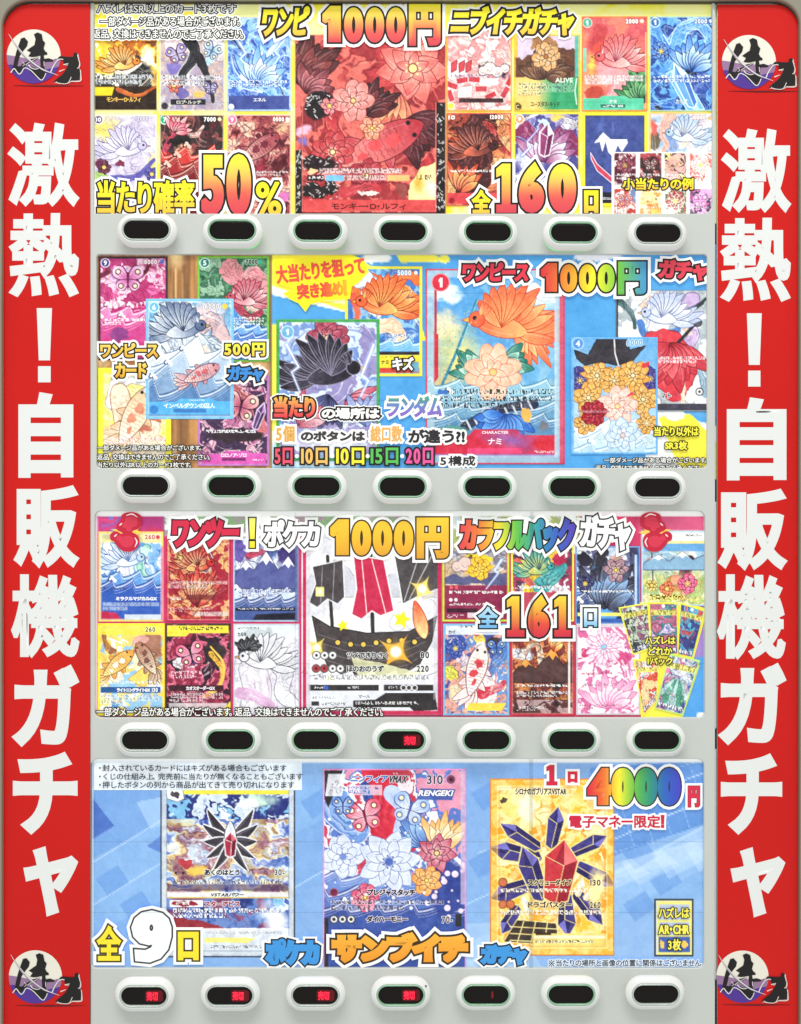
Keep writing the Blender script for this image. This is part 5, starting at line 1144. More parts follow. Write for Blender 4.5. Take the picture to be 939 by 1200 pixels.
a = Art((722, 340, 831, 482), (226, 228, 230), seed=49)
a.mott([(240, 240, 240), (206, 212, 216), (180, 190, 196), (250, 250, 248)], 22, 3); a.ribbon([(812, 350), (802, 372), (812, 392), (800, 412)], 16, 12, [(206, 180, 220), (236, 220, 244), (150, 120, 176)], 7, edge=(130, 110, 150)); a.ribbon([(724, 352), (740, 366), (744, 384)], 8, 4, [(60, 90, 90), (150, 170, 176)], 4); a.ribbon([(800, 370), (816, 360), (828, 350)], 9, 3, [(40, 50, 56), (120, 130, 136)], 4)
a.ribbon([(766, 340), (772, 362), (760, 384), (752, 392)], 12, 10, [(236, 240, 250), (150, 170, 220), (255, 255, 255)], 6); a.blob(772, 346, 8, 8, (250, 226, 214)); a.ribbon([(772, 358), (774, 374), (770, 388)], 24, 22, [(250, 250, 255), (210, 220, 240), (236, 236, 246)], 6, edge=(150, 160, 190)); a.ribbon([(754, 360), (762, 352), (758, 344)], 7, 5, SK, 3); a.ribbon([(784, 366), (796, 380), (808, 390)], 8, 6, SK, 4)
a.ribbon([(750, 378), (758, 392), (790, 390), (796, 376)], 9, 8, [(80, 130, 200), (140, 190, 230), (50, 90, 160)], 5); a.poly([(756, 388), (792, 390), (812, 416), (816, 432), (806, 456), (790, 462), (770, 452), (756, 460), (740, 430)], (220, 64, 76), warp=5, edge=(130, 30, 44)); a.ribbon([(776, 394), (784, 424), (792, 458)], 18, 26, [(216, 60, 72), (150, 30, 44), (240, 110, 116)], 6); a.line([(791, 406), (818, 376)], 4, (40, 36, 44)); a.disc(818, 378, 4, (90, 90, 96), (40, 36, 40))
a.ribbon([(796, 440), (800, 456), (800, 474)], 6, 4, SK, 3); a.ribbon([(812, 420), (824, 440), (828, 462)], 12, 10, [(150, 180, 200), (230, 240, 246), (100, 130, 160)], 6); a.ink(12, .035, (90, 90, 110), .6); a.micro(770, 418, 826, 426, 2, (250, 240, 244), .8, (220, 90, 100), .4); a.rect(770, 473, 831, 481, (64, 60, 76)); a.disc(820, 459, 3.6, (250, 250, 250), (40, 40, 50)); a.disc(820, 459, 1.6, (40, 40, 50)); a.rect(722, 340, 724.5, 400, (20, 22, 34)); a.frame(.9, (120, 130, 140))
done(a, p2, 'silvery card with a white bird over red petals', [('マト', (774, 460.5, 787, 466.5), (60, 50, 60), (240, 240, 244), .2)])

a = Art((669, 395, 771, 532.5), (180, 214, 236), seed=50)
a.grad((96, 166, 224), (214, 232, 240), 100); VP = ((120, 116, 196), (60, 54, 130), (36, 30, 90)); GG = ((255, 232, 160), (232, 164, 70), (140, 86, 40))
a.flower(680, 446, 17, 8, *VP); a.flower(762, 444, 16, 8, *VP); a.flower(757, 520, 14, 7, *VP)
a.waves(500, 14, 30, 3, 13, (226, 240, 246), (170, 206, 226), (252, 254, 255), (110, 150, 190))
for x, y, r in ((700, 440, 20), (742, 440, 20), (690, 466, 19), (754, 468, 19), (720, 446, 17), (686, 496, 14), (758, 496, 13)): a.flower(x, y, r, 9, *GG, (250, 240, 190), rot=x, wd=.5, rings=4)
a.flower(724, 476, 24, 7, (255, 244, 236), (240, 196, 180), (200, 130, 120), (250, 214, 150)); a.flower(730, 510, 22, 8, (246, 252, 255), (190, 216, 234), (120, 150, 190), (240, 200, 190)); a.flower(696, 484, 16, 9, (226, 60, 76), (160, 20, 40), (90, 6, 24), (120, 10, 30), rings=4)
a.poly([(674, 410), (690, 416), (696, 402), (699, 396), (736, 396), (738, 410), (757, 406), (744, 422), (722, 428), (704, 424), (686, 428), (676, 420)], (52, 50, 58), warp=2, edge=(26, 24, 30)); a.line([(720, 396), (721, 414), (725, 428)], 1.6, (226, 226, 226)); a.blob(757, 428, 5, 3, (220, 60, 70), -40, warp=1); a.blob(740, 463, 4, 2, (220, 60, 70), -30, warp=1); a.ink(15, .03, (130, 90, 70), .55)
a.micro(676, 481, 752, 484, 1, (120, 60, 70), .5, (250, 246, 246), .4, False); a.rect(669, 396, 673, 533, (120, 184, 232), .8); a.frame(2.2, (100, 170, 226)); a.disc(677.5, 402.5, 6, (80, 140, 210), (170, 210, 240))
done(a, p2, 'card of golden flowers under a dark brim shape, with a red rose', [('4', (675, 399, 680, 406), (245, 250, 255), None, .4), ('6000', (734.5, 397.5, 753, 405.5), (120, 180, 232), (226, 240, 250), .4)])

T2 = -2.4
z = nz(.2)
bp_ = [(321, 304), (352, 303), (384, 301), (412, 299), (426, 304), (432, 318), (421, 330), (412, 336), (410, 350), (380, 352), (364, 356), (358, 365), (350, 355), (343, 352), (332, 344), (346, 338), (326, 332)]
pol(p2, 'burst_sticker', bp_, (252, 238, 40), -2.9, mat=M_PRINT, bev=.3)
outl(p2, '大当たりを狙って', (323, 305.5, 428, 327), (236, 86, 66), T2, b=.8, k=0, w=0, rot=6.5, name='slogan_lettering')
outl(p2, '突き進め！', (348, 330, 407, 348.5), ('h', [(236, 86, 66), (232, 80, 60), (240, 190, 40)]), T2, b=.8, k=0, w=0, rot=5, name='slogan_lettering')
outl(p2, 'ワンピース', (117.5, 402, 185.5, 419), ('v', [(250, 220, 110), (226, 170, 50)]), T2, b=.8, k=1.6, w=2.4, name='title_lettering')
outl(p2, 'カード', (135, 425, 172, 443), ('v', [(250, 220, 110), (226, 160, 40)]), T2, b=.9, k=1.6, w=2.4, name='title_lettering')
outl(p2, '500円', (263, 401.5, 311, 417.5), ('v', [(250, 250, 70), (240, 200, 80)]), T2, b=.8, k=1.6, w=2.4, name='price_lettering')
outl(p2, 'ガチャ', (267, 429, 309, 447), (64, 140, 214), T2, b=1.1, k=2.0, w=2.4, name='title_lettering')
for s, bx in (('一部ダメージ品がある場合がございます。', (114, 521.5, 236, 528)), ('返品、交換はできませんのでご了承ください。', (114, 532, 246, 539)), ('当たり以外はR以上のカード3枚です。', (114, 541.5, 224, 548))):
    outl(p2, s, bx, (250, 250, 246), T2, b=.08, k=.9, w=0, name='notice_lettering')
outl(p2, 'ワンピース', (542, 307.5, 620, 330), (226, 58, 78), T2, b=1.4, k=2.0, w=3, shear=.08, name='title_lettering')
x = [(632, 644), (650, 672), (677, 699), (704, 726), (732, 767)]
outl(p2, '１000円', (634, 306.5, 763.5 - 6, 345), ('h', RAIN), T2 + .1, b=2.3, k=2.0, w=3.4, name='price_lettering')
outl(p2, 'ガチャ', (772, 305, 830, 328), (224, 66, 84), T2, b=1.5, k=2.0, w=2.8, rot=-3, name='title_lettering')
outl(p2, 'キズ', (460, 418.5, 485, 434), (250, 250, 248), T2, b=.7, k=1.5, w=0, name='caption_lettering')
outl(p2, '当たり', (321, 464.5, 369.5, 490), ('v', [(250, 200, 90), (240, 120, 80), (224, 60, 76)]), T2, b=1.2, k=2.0, w=1.4, name='slogan_lettering')
outl(p2, 'の場所は', (377, 478, 445, 491), (250, 250, 248), T2, b=.8, k=2.0, w=1.2, name='slogan_lettering')
outl(p2, 'ランダム', (453, 464, 519, 489), ('v', [(80, 170, 130), (110, 130, 200), (150, 100, 190)]), T2, b=1.0, k=0, w=2.8, shear=.1, name='slogan_lettering')
outl(p2, '5個', (323.5, 498.5, 345.5, 518), (226, 170, 80), T2, b=.7, k=0, w=2.4, name='slogan_lettering')
outl(p2, 'のボタンは', (352.5, 505, 428, 517), (64, 58, 60), T2, b=.8, k=0, w=2.4, name='slogan_lettering')
outl(p2, '総口数', (434, 499, 471.5, 518), (232, 176, 96), T2, b=.6, k=0, w=2.4, name='slogan_lettering')
outl(p2, 'が違う?!', (478.5, 503, 545, 519.5), (48, 44, 50), T2, b=.8, k=0, w=2.4, name='slogan_lettering')
for s, bx, c in (('5口', (322, 524.5, 343, 544.5), (238, 84, 110)), ('10口', (353, 524.5, 384, 544.5), (246, 190, 100)), ('10口', (394, 524.5, 427, 544.5), (250, 240, 60)), ('15口', (434.5, 524.5, 467, 544.5), (90, 190, 90)), ('20口', (475.5, 524.5, 508, 544.5), (236, 90, 160))):
    outl(p2, s, bx, c, T2, b=.7, k=2.0, w=0, name='count_lettering')
for xx in (348, 389.5, 431, 471.5): pol(p2, 'separator_dot', [(xx + 2.3 * math.cos(t), 534.5 + 2.3 * math.sin(t)) for t in np.linspace(0, 6.283, 13)[:-1]], (250, 250, 246), T2 + .3, mat=M_PRINT, bev=.1)
outl(p2, '5構成', (516, 534, 557.5, 546), (44, 40, 44), T2, b=.4, k=0, w=2.2, name='slogan_lettering')
outl(p2, '当たり以外は', (767, 500, 819, 511), (250, 240, 70), T2, b=.35, k=1.1, w=0, name='caption_lettering')
outl(p2, 'SR3枚', (779.5, 517, 805.5, 527), (250, 240, 70), T2, b=.45, k=1.1, w=0, name='caption_lettering')
for s, bx in (('一部ダメージ品がある場合がございます。', (708, 536, 828, 542.5)), ('返品、交換はできませんのでご了承ください。', (698, 545, 826, 552))):
    outl(p2, s, bx, (250, 250, 246), T2, b=.08, k=.85, w=0, name='notice_lettering')

# ================================================= third poster
ZC[0] = -4.7
a = Art((100, 588, 842, 854), (196, 50, 96), step=2.0, seed=3)
a.mott([(190, 44, 92), (206, 60, 104)], 26, 1, a=.7); a.ribbon([(104, 606), (130, 614), (150, 608), (190, 612)], 26, 18, [(190, 60, 130), (90, 140, 220), (230, 80, 120)], 5, warp=6); a.rect(192, 588, 352, 628, (110, 160, 130)); a.mott([(90, 160, 120), (140, 180, 130), (170, 150, 160), (236, 240, 236)], 18, 4, mask=((a.X > 192) & (a.X < 520) & (a.Y < 630)).astype(float)); a.mott([(226, 230, 226), (190, 200, 200), (170, 180, 110), (250, 250, 250)], 16, 3, mask=((a.X > 520) & (a.X < 680) & (a.Y < 650)).astype(float))
a.poly([(748, 598), (842, 598), (842, 618), (800, 625), (748, 625)], (214, 90, 130)); a.poly([(806, 700), (842, 690), (842, 780), (796, 780)], (160, 130, 200)); a.poly([(800, 772), (842, 768), (842, 850), (778, 850)], (84, 160, 226)); a.rect(752, 622, 842, 642, (226, 226, 222)); a.blob(822, 838, 7, 3, (250, 250, 250), warp=1)
m = np.clip(np.maximum(604.5 - a.Y, 114 - a.X) * .8 + .5, 0, 1) + np.clip((a.X - 826) + .5, 0, 1); a.mix(m, (252, 253, 252)); a.c[(a.Y > 836) & (a.X < 520)] = (150, 60, 90)
p3 = poster('third poster with a white rim, golden price lettering and two rows of cards', a)

def pk(rect, seed, cols, lines=2): 
    b = Art(rect, cols[0], seed=seed); b.mott(cols, 15, 4); return b
a = pk((115.5, 623, 191.5, 728.5), 51, [(60, 120, 200), (140, 190, 234), (240, 246, 250), (90, 150, 216)])
a.flow([(250, 252, 255), (90, 160, 190), (60, 100, 180)], 148, 660, 36, L=26, w=(1, 2.6)); a.ribbon([(128, 640), (140, 656), (146, 676), (140, 700)], 14, 12, [(244, 246, 252), (190, 200, 220), (250, 200, 210)], 6, edge=(120, 140, 180)); a.ribbon([(172, 642), (164, 656), (166, 672), (180, 690)], 8, 10, [(150, 214, 190), (240, 250, 246), (90, 160, 150)], 5, edge=(90, 120, 150)); a.blob(170, 646, 6, 6, (200, 236, 220)); a.ink(11, .04, (70, 90, 150), .6)
a.rect(118, 625, 190, 636, (246, 220, 120), .7); a.rect(119, 698, 188, 705, (40, 60, 110)); a.micro(121, 688, 150, 692, 1, (60, 60, 90), .7, ragged=False); a.micro(121, 706, 186, 716, 2, (90, 100, 140), .5, (250, 250, 255), .5); a.poly([(118, 716), (136, 718), (144, 727), (118, 727)], (190, 40, 80)); a.rect(146, 720, 189, 726, (246, 246, 240), .8); a.frame(2.4, (246, 214, 110)); a.frame(1, (236, 236, 246), 2.4, .6); a.rect(189, 640, 191, 728, (236, 120, 160)); a.disc(185, 629.5, 2.3, (210, 60, 90))
done(a, p3, 'blue and white card with a white bird', [('ミラクルマジカルGX', (136, 699.2, 184, 703.8), (250, 250, 255), None, .3), ('260', (170, 626.5, 181.5, 632), (200, 60, 80), (250, 240, 220), .2)], name='printed_card')

a = pk((194.5, 628, 270.5, 728.5), 52, [(150, 30, 50), (206, 70, 60), (240, 180, 120), (176, 40, 60)])
a.flow([(255, 236, 200), (120, 20, 40), (236, 150, 90), (90, 90, 50)], 236, 660, 110, L=14, w=(.8, 2.6)); a.ribbon([(238, 646), (246, 656), (240, 668), (232, 660)], 8, 5, [(90, 50, 60), (180, 150, 150), (40, 26, 34)], 5, edge=(250, 240, 230)); a.micro(199, 681, 266, 690, 2, (110, 30, 40), .4, (255, 244, 236), .6); a.micro(199, 700, 212, 704, 1, (255, 250, 246), .9, ragged=False); a.rect(218, 697, 252, 703, (110, 40, 40), .7); a.micro(199, 712, 250, 718, 2, (255, 240, 230), .6); a.rect(226, 717, 267, 722, (226, 220, 214), .8); a.ink(7, .05, (90, 10, 30), .6); a.frame(2, (190, 44, 80)); a.frame(.8, (240, 190, 180), 2, .7)
done(a, p3, 'scarlet card with a flame coloured bird')

a = pk((273.5, 630, 350, 728.5), 53, [(40, 60, 120), (190, 206, 230), (240, 244, 250), (90, 110, 170)])
m = np.clip(np.sin(a.wp(12)[1] * .28) * 2, 0, 1); a.mix(m, (236, 242, 250), .7); a.blob(338, 650, 16, 14, (70, 56, 120), warp=8, fine=3); a.blob(282, 646, 9, 14, (110, 90, 170), warp=8); a.ribbon([(292, 652), (306, 646), (314, 660)], 9, 6, [(190, 60, 90), (236, 130, 150)], 4); a.ribbon([(290, 662), (304, 664), (318, 668), (312, 680)], 9, 5, [(236, 240, 250), (70, 70, 140), (170, 180, 220)], 5, edge=(50, 50, 110)); a.ink(10, .05, (30, 40, 90), .7); a.micro(280, 690, 340, 700, 2, (250, 250, 255), .7, (50, 60, 110), .4); a.rect(276, 712, 347, 716, (30, 34, 60)); a.micro(279, 712.6, 344, 715.4, 1, (250, 250, 255), .7, ragged=False); a.poly([(300, 720), (349, 718), (349, 727), (296, 727)], (30, 28, 44)); a.frame(1.6, (180, 206, 234)); a.rect(346, 636, 350, 728, (90, 110, 160), .8)
done(a, p3, 'navy and silver card of snowy peaks and waves')

a = pk((114.5, 730.5, 193, 838.5), 54, [(90, 160, 220), (250, 250, 250), (250, 220, 110), (150, 200, 236)])
a.ribbon([(122, 742), (124, 756), (132, 764)], 4, 8, [(150, 90, 60), (240, 190, 80)], 3); a.blob(134, 780, 17, 16, (250, 196, 90), warp=4); a.blob(132, 792, 15, 9, (252, 240, 220), warp=3); a.ribbon([(122, 790), (140, 776), (150, 786)], 6, 6, [(250, 210, 120), (226, 150, 60)], 4); a.blob(174, 760, 17, 22, (170, 116, 96), warp=5); a.blob(168, 776, 13, 15, (246, 232, 190), warp=3); a.blob(164, 750, 10, 7, (226, 170, 160), warp=4); a.poly([(150, 796), (176, 776), (190, 784), (168, 806)], (250, 220, 110), edge=(200, 150, 70)); a.flow([(255, 255, 255), (90, 150, 210), (250, 210, 80)], 154, 770, 24, L=24, w=(1, 2.4)); a.ink(14, .035, (120, 80, 60), .6)
a.rect(116, 732, 192, 744, (252, 226, 70), .85); a.rect(118, 805, 188, 812, (40, 90, 150)); a.micro(118, 798, 180, 803, 1, (250, 250, 250), .7, ragged=False); a.micro(118, 814, 186, 826, 3, (80, 100, 130), .5, (250, 250, 250), .55); a.frame(2.6, (252, 228, 60))
done(a, p3, 'yellow bordered card with a honey fish and a brown fish', [('ライトニングライトGX', (137, 806.2, 176, 811), (250, 250, 255), None, .3), ('260', (170.5, 735, 182, 740.5), (90, 60, 30), (255, 250, 200), .2), ('130', (178, 806.2, 185, 811), (250, 250, 255), None, .2)])

a = pk((194, 730.5, 270.5, 838), 55, [(70, 26, 44), (150, 40, 70), (226, 110, 140), (50, 30, 44)])
a.blob(222, 770, 10, 12, (110, 80, 160), warp=7); a.flow([(250, 190, 206), (60, 20, 34), (206, 60, 90), (250, 236, 240)], 226, 770, 60, L=16, w=(.9, 2.6)); a.blob(250, 766, 14, 16, (54, 46, 50), warp=8); a.ribbon([(247, 766), (260, 784), (258, 804), (246, 816)], 6, 2, [(250, 190, 70), (255, 226, 130), (220, 140, 40)], 3, warp=1); a.blob(212, 764, 5, 6, (246, 226, 230)); a.blob(208, 778, 5, 6, (240, 236, 236)); a.ink(7, .05, (40, 12, 26), .7)
a.rect(196, 733, 268, 742, (250, 226, 70)); a.poly([(196, 742), (222, 742), (218, 746), (196, 746)], (250, 226, 70)); a.micro(210, 734.5, 262, 740, 1, (70, 40, 50), .8, ragged=False); a.micro(200, 786, 236, 796, 2, (250, 236, 240), .7); a.rect(198, 803, 262, 810, (60, 24, 36)); a.micro(199, 812, 262, 824, 3, (250, 236, 240), .7, (120, 30, 56), .4); a.rect(198, 824, 266, 831, (236, 230, 230), .8); a.frame(1.6, (60, 50, 40)); a.poly([(256, 838), (270, 822), (270, 838)], (250, 220, 60))
done(a, p3, 'dark crimson card with a butterfly and golden crescent', [('カオスオーダーGX', (218, 804, 252, 809), (250, 240, 246), None, .25)])

a = pk((273.5, 731, 351, 838), 56, [(240, 240, 242), (226, 224, 232), (236, 226, 240), (248, 248, 250)])
a.ribbon([(284, 760), (296, 744), (310, 746), (314, 762)], 14, 12, [(40, 40, 44), (80, 80, 86), (26, 26, 30)], 7, warp=9); a.blob(297, 770, 9, 9, (246, 240, 240), warp=3); a.ribbon([(296, 784), (302, 806), (298, 830)], 30, 34, [(236, 230, 238), (214, 190, 214), (250, 248, 252)], 8, edge=(150, 150, 160)); a.ribbon([(318, 768), (334, 790), (330, 812), (344, 826)], 20, 14, [(244, 244, 248), (226, 220, 232)], 6, edge=(130, 130, 145)); a.blob(336, 768, 16, 12, (236, 232, 240), warp=3)
a.ink(13, .03, (90, 90, 105), .7, warp=12); a.ink(22, .03, (70, 70, 86), .7, warp=12); a.ribbon([(282, 812), (300, 816), (316, 826)], 14, 12, [(214, 170, 206), (244, 230, 244)], 7); a.rect(275, 733, 349, 748, (226, 236, 240), .85); a.micro(279, 735, 304, 738, 1, (90, 96, 110), .7, ragged=False); a.frame(1.6, (190, 200, 214)); a.rect(327, 831, 345, 836, (240, 130, 90), .7)
done(a, p3, 'nearly white card with a bird in grey outlines', [('カルネ', (278.5, 741, 289, 746), (60, 60, 66), None, .2)])

# large card with sails and sparkles
a = Art((353.5, 618, 518, 838), (226, 228, 234), seed=57)
a.mott([(240, 240, 240), (214, 214, 222), (250, 250, 248)], 24, 2); a.rays(440, 720, 9, (250, 252, 240), .4)
DK = (70, 62, 64); DKs = [(72, 64, 66), (96, 86, 88), (52, 46, 50), (84, 74, 76)]
a.peaks(700, [(356, 690), (372, 660), (384, 676), (398, 648), (414, 674), (440, 690), (470, 660), (492, 676), (512, 640), (516, 690)], (206, 206, 216), (250, 250, 252), (150, 150, 165))
a.clouds([(470, 716, 10), (484, 708, 13), (500, 714, 12), (488, 724, 14), (466, 730, 9), (505, 730, 10)], (238, 238, 242), (180, 180, 190))
a.poly([(462, 650), (500, 622), (514, 622), (514, 690), (488, 700), (472, 708), (468, 684)], (78, 72, 74), edge=(246, 246, 246), ew=1.3); a.line([(500, 624), (474, 704)], 1, (200, 200, 200)); a.line([(512, 640), (480, 702)], 1, (200, 200, 200))
a.line([(434, 640), (438, 772)], 4.5, (50, 44, 46)); a.line([(384, 652), (392, 772)], 4, (50, 44, 46))
a.poly([(414, 650), (450, 656), (462, 716), (446, 722), (436, 716), (424, 726), (412, 720), (418, 690)], (198, 40, 76), edge=(248, 244, 244), ew=1.6); a.line([(424, 654), (430, 720)], 1.1, (248, 230, 230)); a.line([(436, 656), (452, 718)], 1.1, (248, 230, 230))
a.poly([(366, 664), (402, 656), (404, 700), (396, 708), (384, 702), (372, 712), (362, 706), (370, 684)], (74, 66, 70), edge=(236, 236, 236), ew=1.2); a.line([(378, 664), (376, 706)], 1, (150, 146, 150)); a.line([(392, 660), (390, 704)], 1, (150, 146, 150))
a.poly([(366, 722), (386, 734), (430, 742), (480, 740), (512, 722), (506, 752), (492, 778), (470, 792), (410, 796), (384, 780), (372, 752)], (70, 62, 64), edge=(40, 36, 38), ew=1.3)
for k in range(5): a.line(a.spline([(374 + k * 3, 744 + k * 10), (420, 756 + k * 9), (470, 754 + k * 9), (504 - k * 5, 742 + k * 10)]), 1.1, (110, 100, 104))
for k in range(7): a.disc(396 + k * 15, 753 + 2.5 * math.sin(k), 2.8, (240, 200, 90), (36, 32, 34))
a.petal(498, 748, -105, 46, 15, (255, 236, 160), (226, 84, 50), (170, 50, 40)); a.waves(792, 9, 26, 1, 8, (226, 228, 236), (210, 214, 226), (252, 252, 252), (120, 120, 140))
def star5(b, cx, cy, r, col, rot=0): b.poly([(cx + (r if i % 2 == 0 else r * .5) * math.sin(R(rot + i * 36)), cy - (r if i % 2 == 0 else r * .5) * math.cos(R(rot + i * 36))) for i in range(10)], col)
star5(a, 471, 726, 11, (252, 234, 40), 15); star5(a, 402, 733, 7, (252, 234, 40), -10); star5(a, 386, 797, 6, (250, 236, 110), 10); star5(a, 492, 786, 5, (250, 240, 170))
a.star4(495, 690, 22, (255, 220, 120), rot=28); a.star4(464, 764, 30, (255, 180, 60), rot=35); a.star4(371, 759, 19, (240, 210, 100), rot=40); a.poly([(370, 688), (380, 688), (380, 699), (370, 699)], (238, 236, 150)); a.poly([(373, 691), (377, 691), (377, 696), (373, 696)], (250, 250, 250))
a.poly([(412, 770), (450, 778), (490, 788), (486, 794), (424, 800)], (240, 240, 190), warp=2, a=.8); a.mott([(236, 236, 240), (226, 224, 236), (250, 250, 250)], 18, 2, mask=np.clip((a.Y - 790) / 10, 0, 1) * np.clip((806 - a.Y) / 3, 0, 1))
for i, x in enumerate((371, 380.5, 390)): a.disc(x, 768, 4, (240, 240, 240), (90, 90, 90)); a.disc(x, 768, 1.7, (40, 40, 40))
for i, x in enumerate((370.5, 380, 390, 399)): a.disc(x, 783.5, 4, (170, 60, 70) if i < 2 else (240, 240, 240), (90, 80, 80)); a.disc(x, 783.5, 1.5, (90, 20, 30) if i < 2 else (40, 40, 40))
a.micro(367, 791, 502, 798, 1, (110, 110, 120), .6, (240, 240, 244), .35, False); a.rect(362, 802.5, 444, 809.5, (48, 44, 46)); a.rect(450, 802.5, 508, 809.5, (48, 44, 46)); a.micro(368, 804, 384, 808, 1, WW, .8, ragged=False); a.disc(382.5, 806, 2.6, (50, 90, 190)); a.micro(408, 804, 420, 808, 1, WW, .7, ragged=False); a.micro(455, 804, 466, 808, 1, WW, .7, ragged=False)
for x in (473, 479.5, 486): a.disc(x, 806, 2.5, (60, 56, 60), (240, 240, 240))
a.poly([(414, 821), (440, 820), (452, 812), (510, 812), (513, 832), (486, 834), (480, 829), (414, 829)], (44, 40, 42)); a.micro(417, 822.5, 492, 827, 1, WW, .75, ragged=False); a.rect(365, 822, 374, 827, (50, 46, 50)); a.micro(366, 816, 394, 819.5, 1, (110, 110, 116), .7, ragged=False); a.micro(377, 823, 405, 827, 1, (90, 90, 96), .7, ragged=False)
a.rect(355, 640, 359, 836, (196, 40, 84)); a.rect(513, 640, 518, 838, (190, 40, 84)); a.rect(354, 833, 518, 838, (200, 50, 90)); a.rect(359, 640, 364, 833, (206, 200, 210), .7); a.rect(508, 690, 513, 820, (196, 190, 200), .5)
done(a, p3, 'largest card of the third poster, a dark ship with a crimson sail and gold sparkles', [('ツメできりさく', (406.5, 764.5, 455, 772), (50, 44, 46), (236, 236, 236), .3), ('80', (493, 764, 503, 771.5), (50, 46, 50), (240, 240, 240), .3), ('ほのおのうず', (406.5, 780, 450, 787.5), (40, 36, 40), (230, 230, 230), .3), ('220', (488.5, 780, 502.5, 787.5), (50, 46, 50), (240, 240, 240), .3), ('マール', (420, 814.5, 434, 818), (90, 90, 96), None, .1)])

a = pk((518.5, 640, 597, 728.5), 58, [(120, 110, 150), (246, 200, 130), (236, 236, 240), (80, 70, 110)])
a.grad((150, 150, 170), (250, 190, 110), 90, .6); a.ink(16, .06, (80, 74, 84), .7); a.blob(560, 658, 20, 8, (250, 214, 50), warp=6); a.blob(552, 655, 4, 3, (120, 90, 50)); a.ribbon([(546, 668), (562, 674), (578, 664)], 6, 3, [(246, 200, 60), (255, 230, 120)], 3); a.line([(590, 666), (578, 674), (572, 682), (566, 690)], 1.3, (246, 240, 250)); a.poly([(520, 676), (596, 670), (596, 684), (520, 686)], (90, 90, 130), warp=4); a.rect(521, 686, 596, 727, (140, 40, 76)); a.micro(527, 692, 590, 697, 1, WW, .85, ragged=False); a.disc(529, 688.5, 2, (236, 90, 100)); a.disc(535, 688.5, 2, (236, 90, 100)); a.micro(527, 706.5, 572, 710, 1, WW, .8, ragged=False); a.disc(528.5, 703, 2, WW); a.disc(534.5, 703, 2, WW); a.rect(524, 713, 560, 718, (60, 20, 40)); a.micro(524, 720, 545, 724, 2, WW, .7); a.rect(548, 718, 590, 724, (236, 230, 234), .85)
a.frame(2.6, (200, 220, 70)); a.frame(.8, (180, 40, 80), 2.6, .8)
done(a, p3, 'lime bordered card of a dusk sky with a yellow arc')
a = pk((599, 640, 673, 728.5), 59, [(236, 236, 240), (170, 60, 90), (90, 60, 80), (250, 250, 250)])
a.ribbon([(618, 644), (622, 664), (616, 684)], 8, 6, [(50, 120, 190), (110, 180, 220)], 4); a.ribbon([(622, 690), (632, 668), (644, 658), (650, 650)], 18, 10, [(250, 210, 60), (255, 236, 130), (226, 170, 40)], 6); a.ribbon([(634, 686), (648, 676), (658, 664)], 20, 14, [(70, 170, 170), (150, 214, 206), (40, 120, 130)], 7); a.blob(655, 655, 9, 6, (190, 40, 80), warp=5); a.ribbon([(606, 660), (612, 674), (622, 684)], 10, 8, [(230, 110, 90), (90, 50, 60), (250, 230, 226)], 5); a.ink(8, .05, (80, 30, 56), .65); a.micro(604, 686.5, 668, 691, 1, WW, .9, ragged=False); a.mott([(150, 40, 70), (190, 70, 90)], 10, 3, mask=(a.Y > 694).astype(float)); a.frame(2.2, (248, 232, 90)); a.rect(597, 694, 602, 728, (170, 30, 60))
done(a, p3, 'yellow bordered card with a teal and gold bird')
a = pk((674.5, 640, 750.5, 731.5), 60, [(60, 60, 90), (200, 214, 236), (110, 110, 150), (240, 244, 250)])
a.blob(686, 656, 8, 9, (40, 36, 50), warp=5); a.ribbon([(706, 644), (700, 664), (706, 688), (710, 710)], 12, 26, [(50, 44, 52), (90, 160, 220), (36, 32, 40)], 7, warp=5); a.blob(722, 660, 10, 12, (206, 160, 146), warp=4); a.ribbon([(712, 680), (728, 676), (742, 690)], 14, 12, [(214, 170, 156), (240, 206, 190), (90, 70, 90)], 5); a.blob(730, 682, 6, 6, (150, 206, 236)); a.disc(730, 683, 2, (40, 60, 110)); a.ribbon([(716, 700), (734, 702), (746, 712)], 18, 14, [(244, 180, 150), (250, 220, 190), (110, 70, 80)], 7); a.ribbon([(742, 640), (744, 664), (746, 684)], 10, 6, [(60, 60, 90), (120, 130, 170)], 4); a.ink(8, .045, (40, 40, 70), .7)
a.micro(682, 691.5, 742, 695, 1, WW, .9, ragged=False); a.blob(700, 722, 24, 8, (90, 160, 226), warp=5); a.rect(677, 718, 749, 722, (250, 240, 120)); a.rect(675, 725, 750, 730, (50, 90, 170)); a.rect(747, 640, 750.5, 731, (50, 80, 140)); a.rect(744, 650, 747, 724, (190, 210, 240)); a.frame(1.8, (110, 150, 206))
done(a, p3, 'slate blue card of dark feathers and waves')
a = pk((752, 622, 828.5, 710), 61, [(150, 200, 236), (240, 246, 250), (190, 220, 190), (250, 240, 160)])
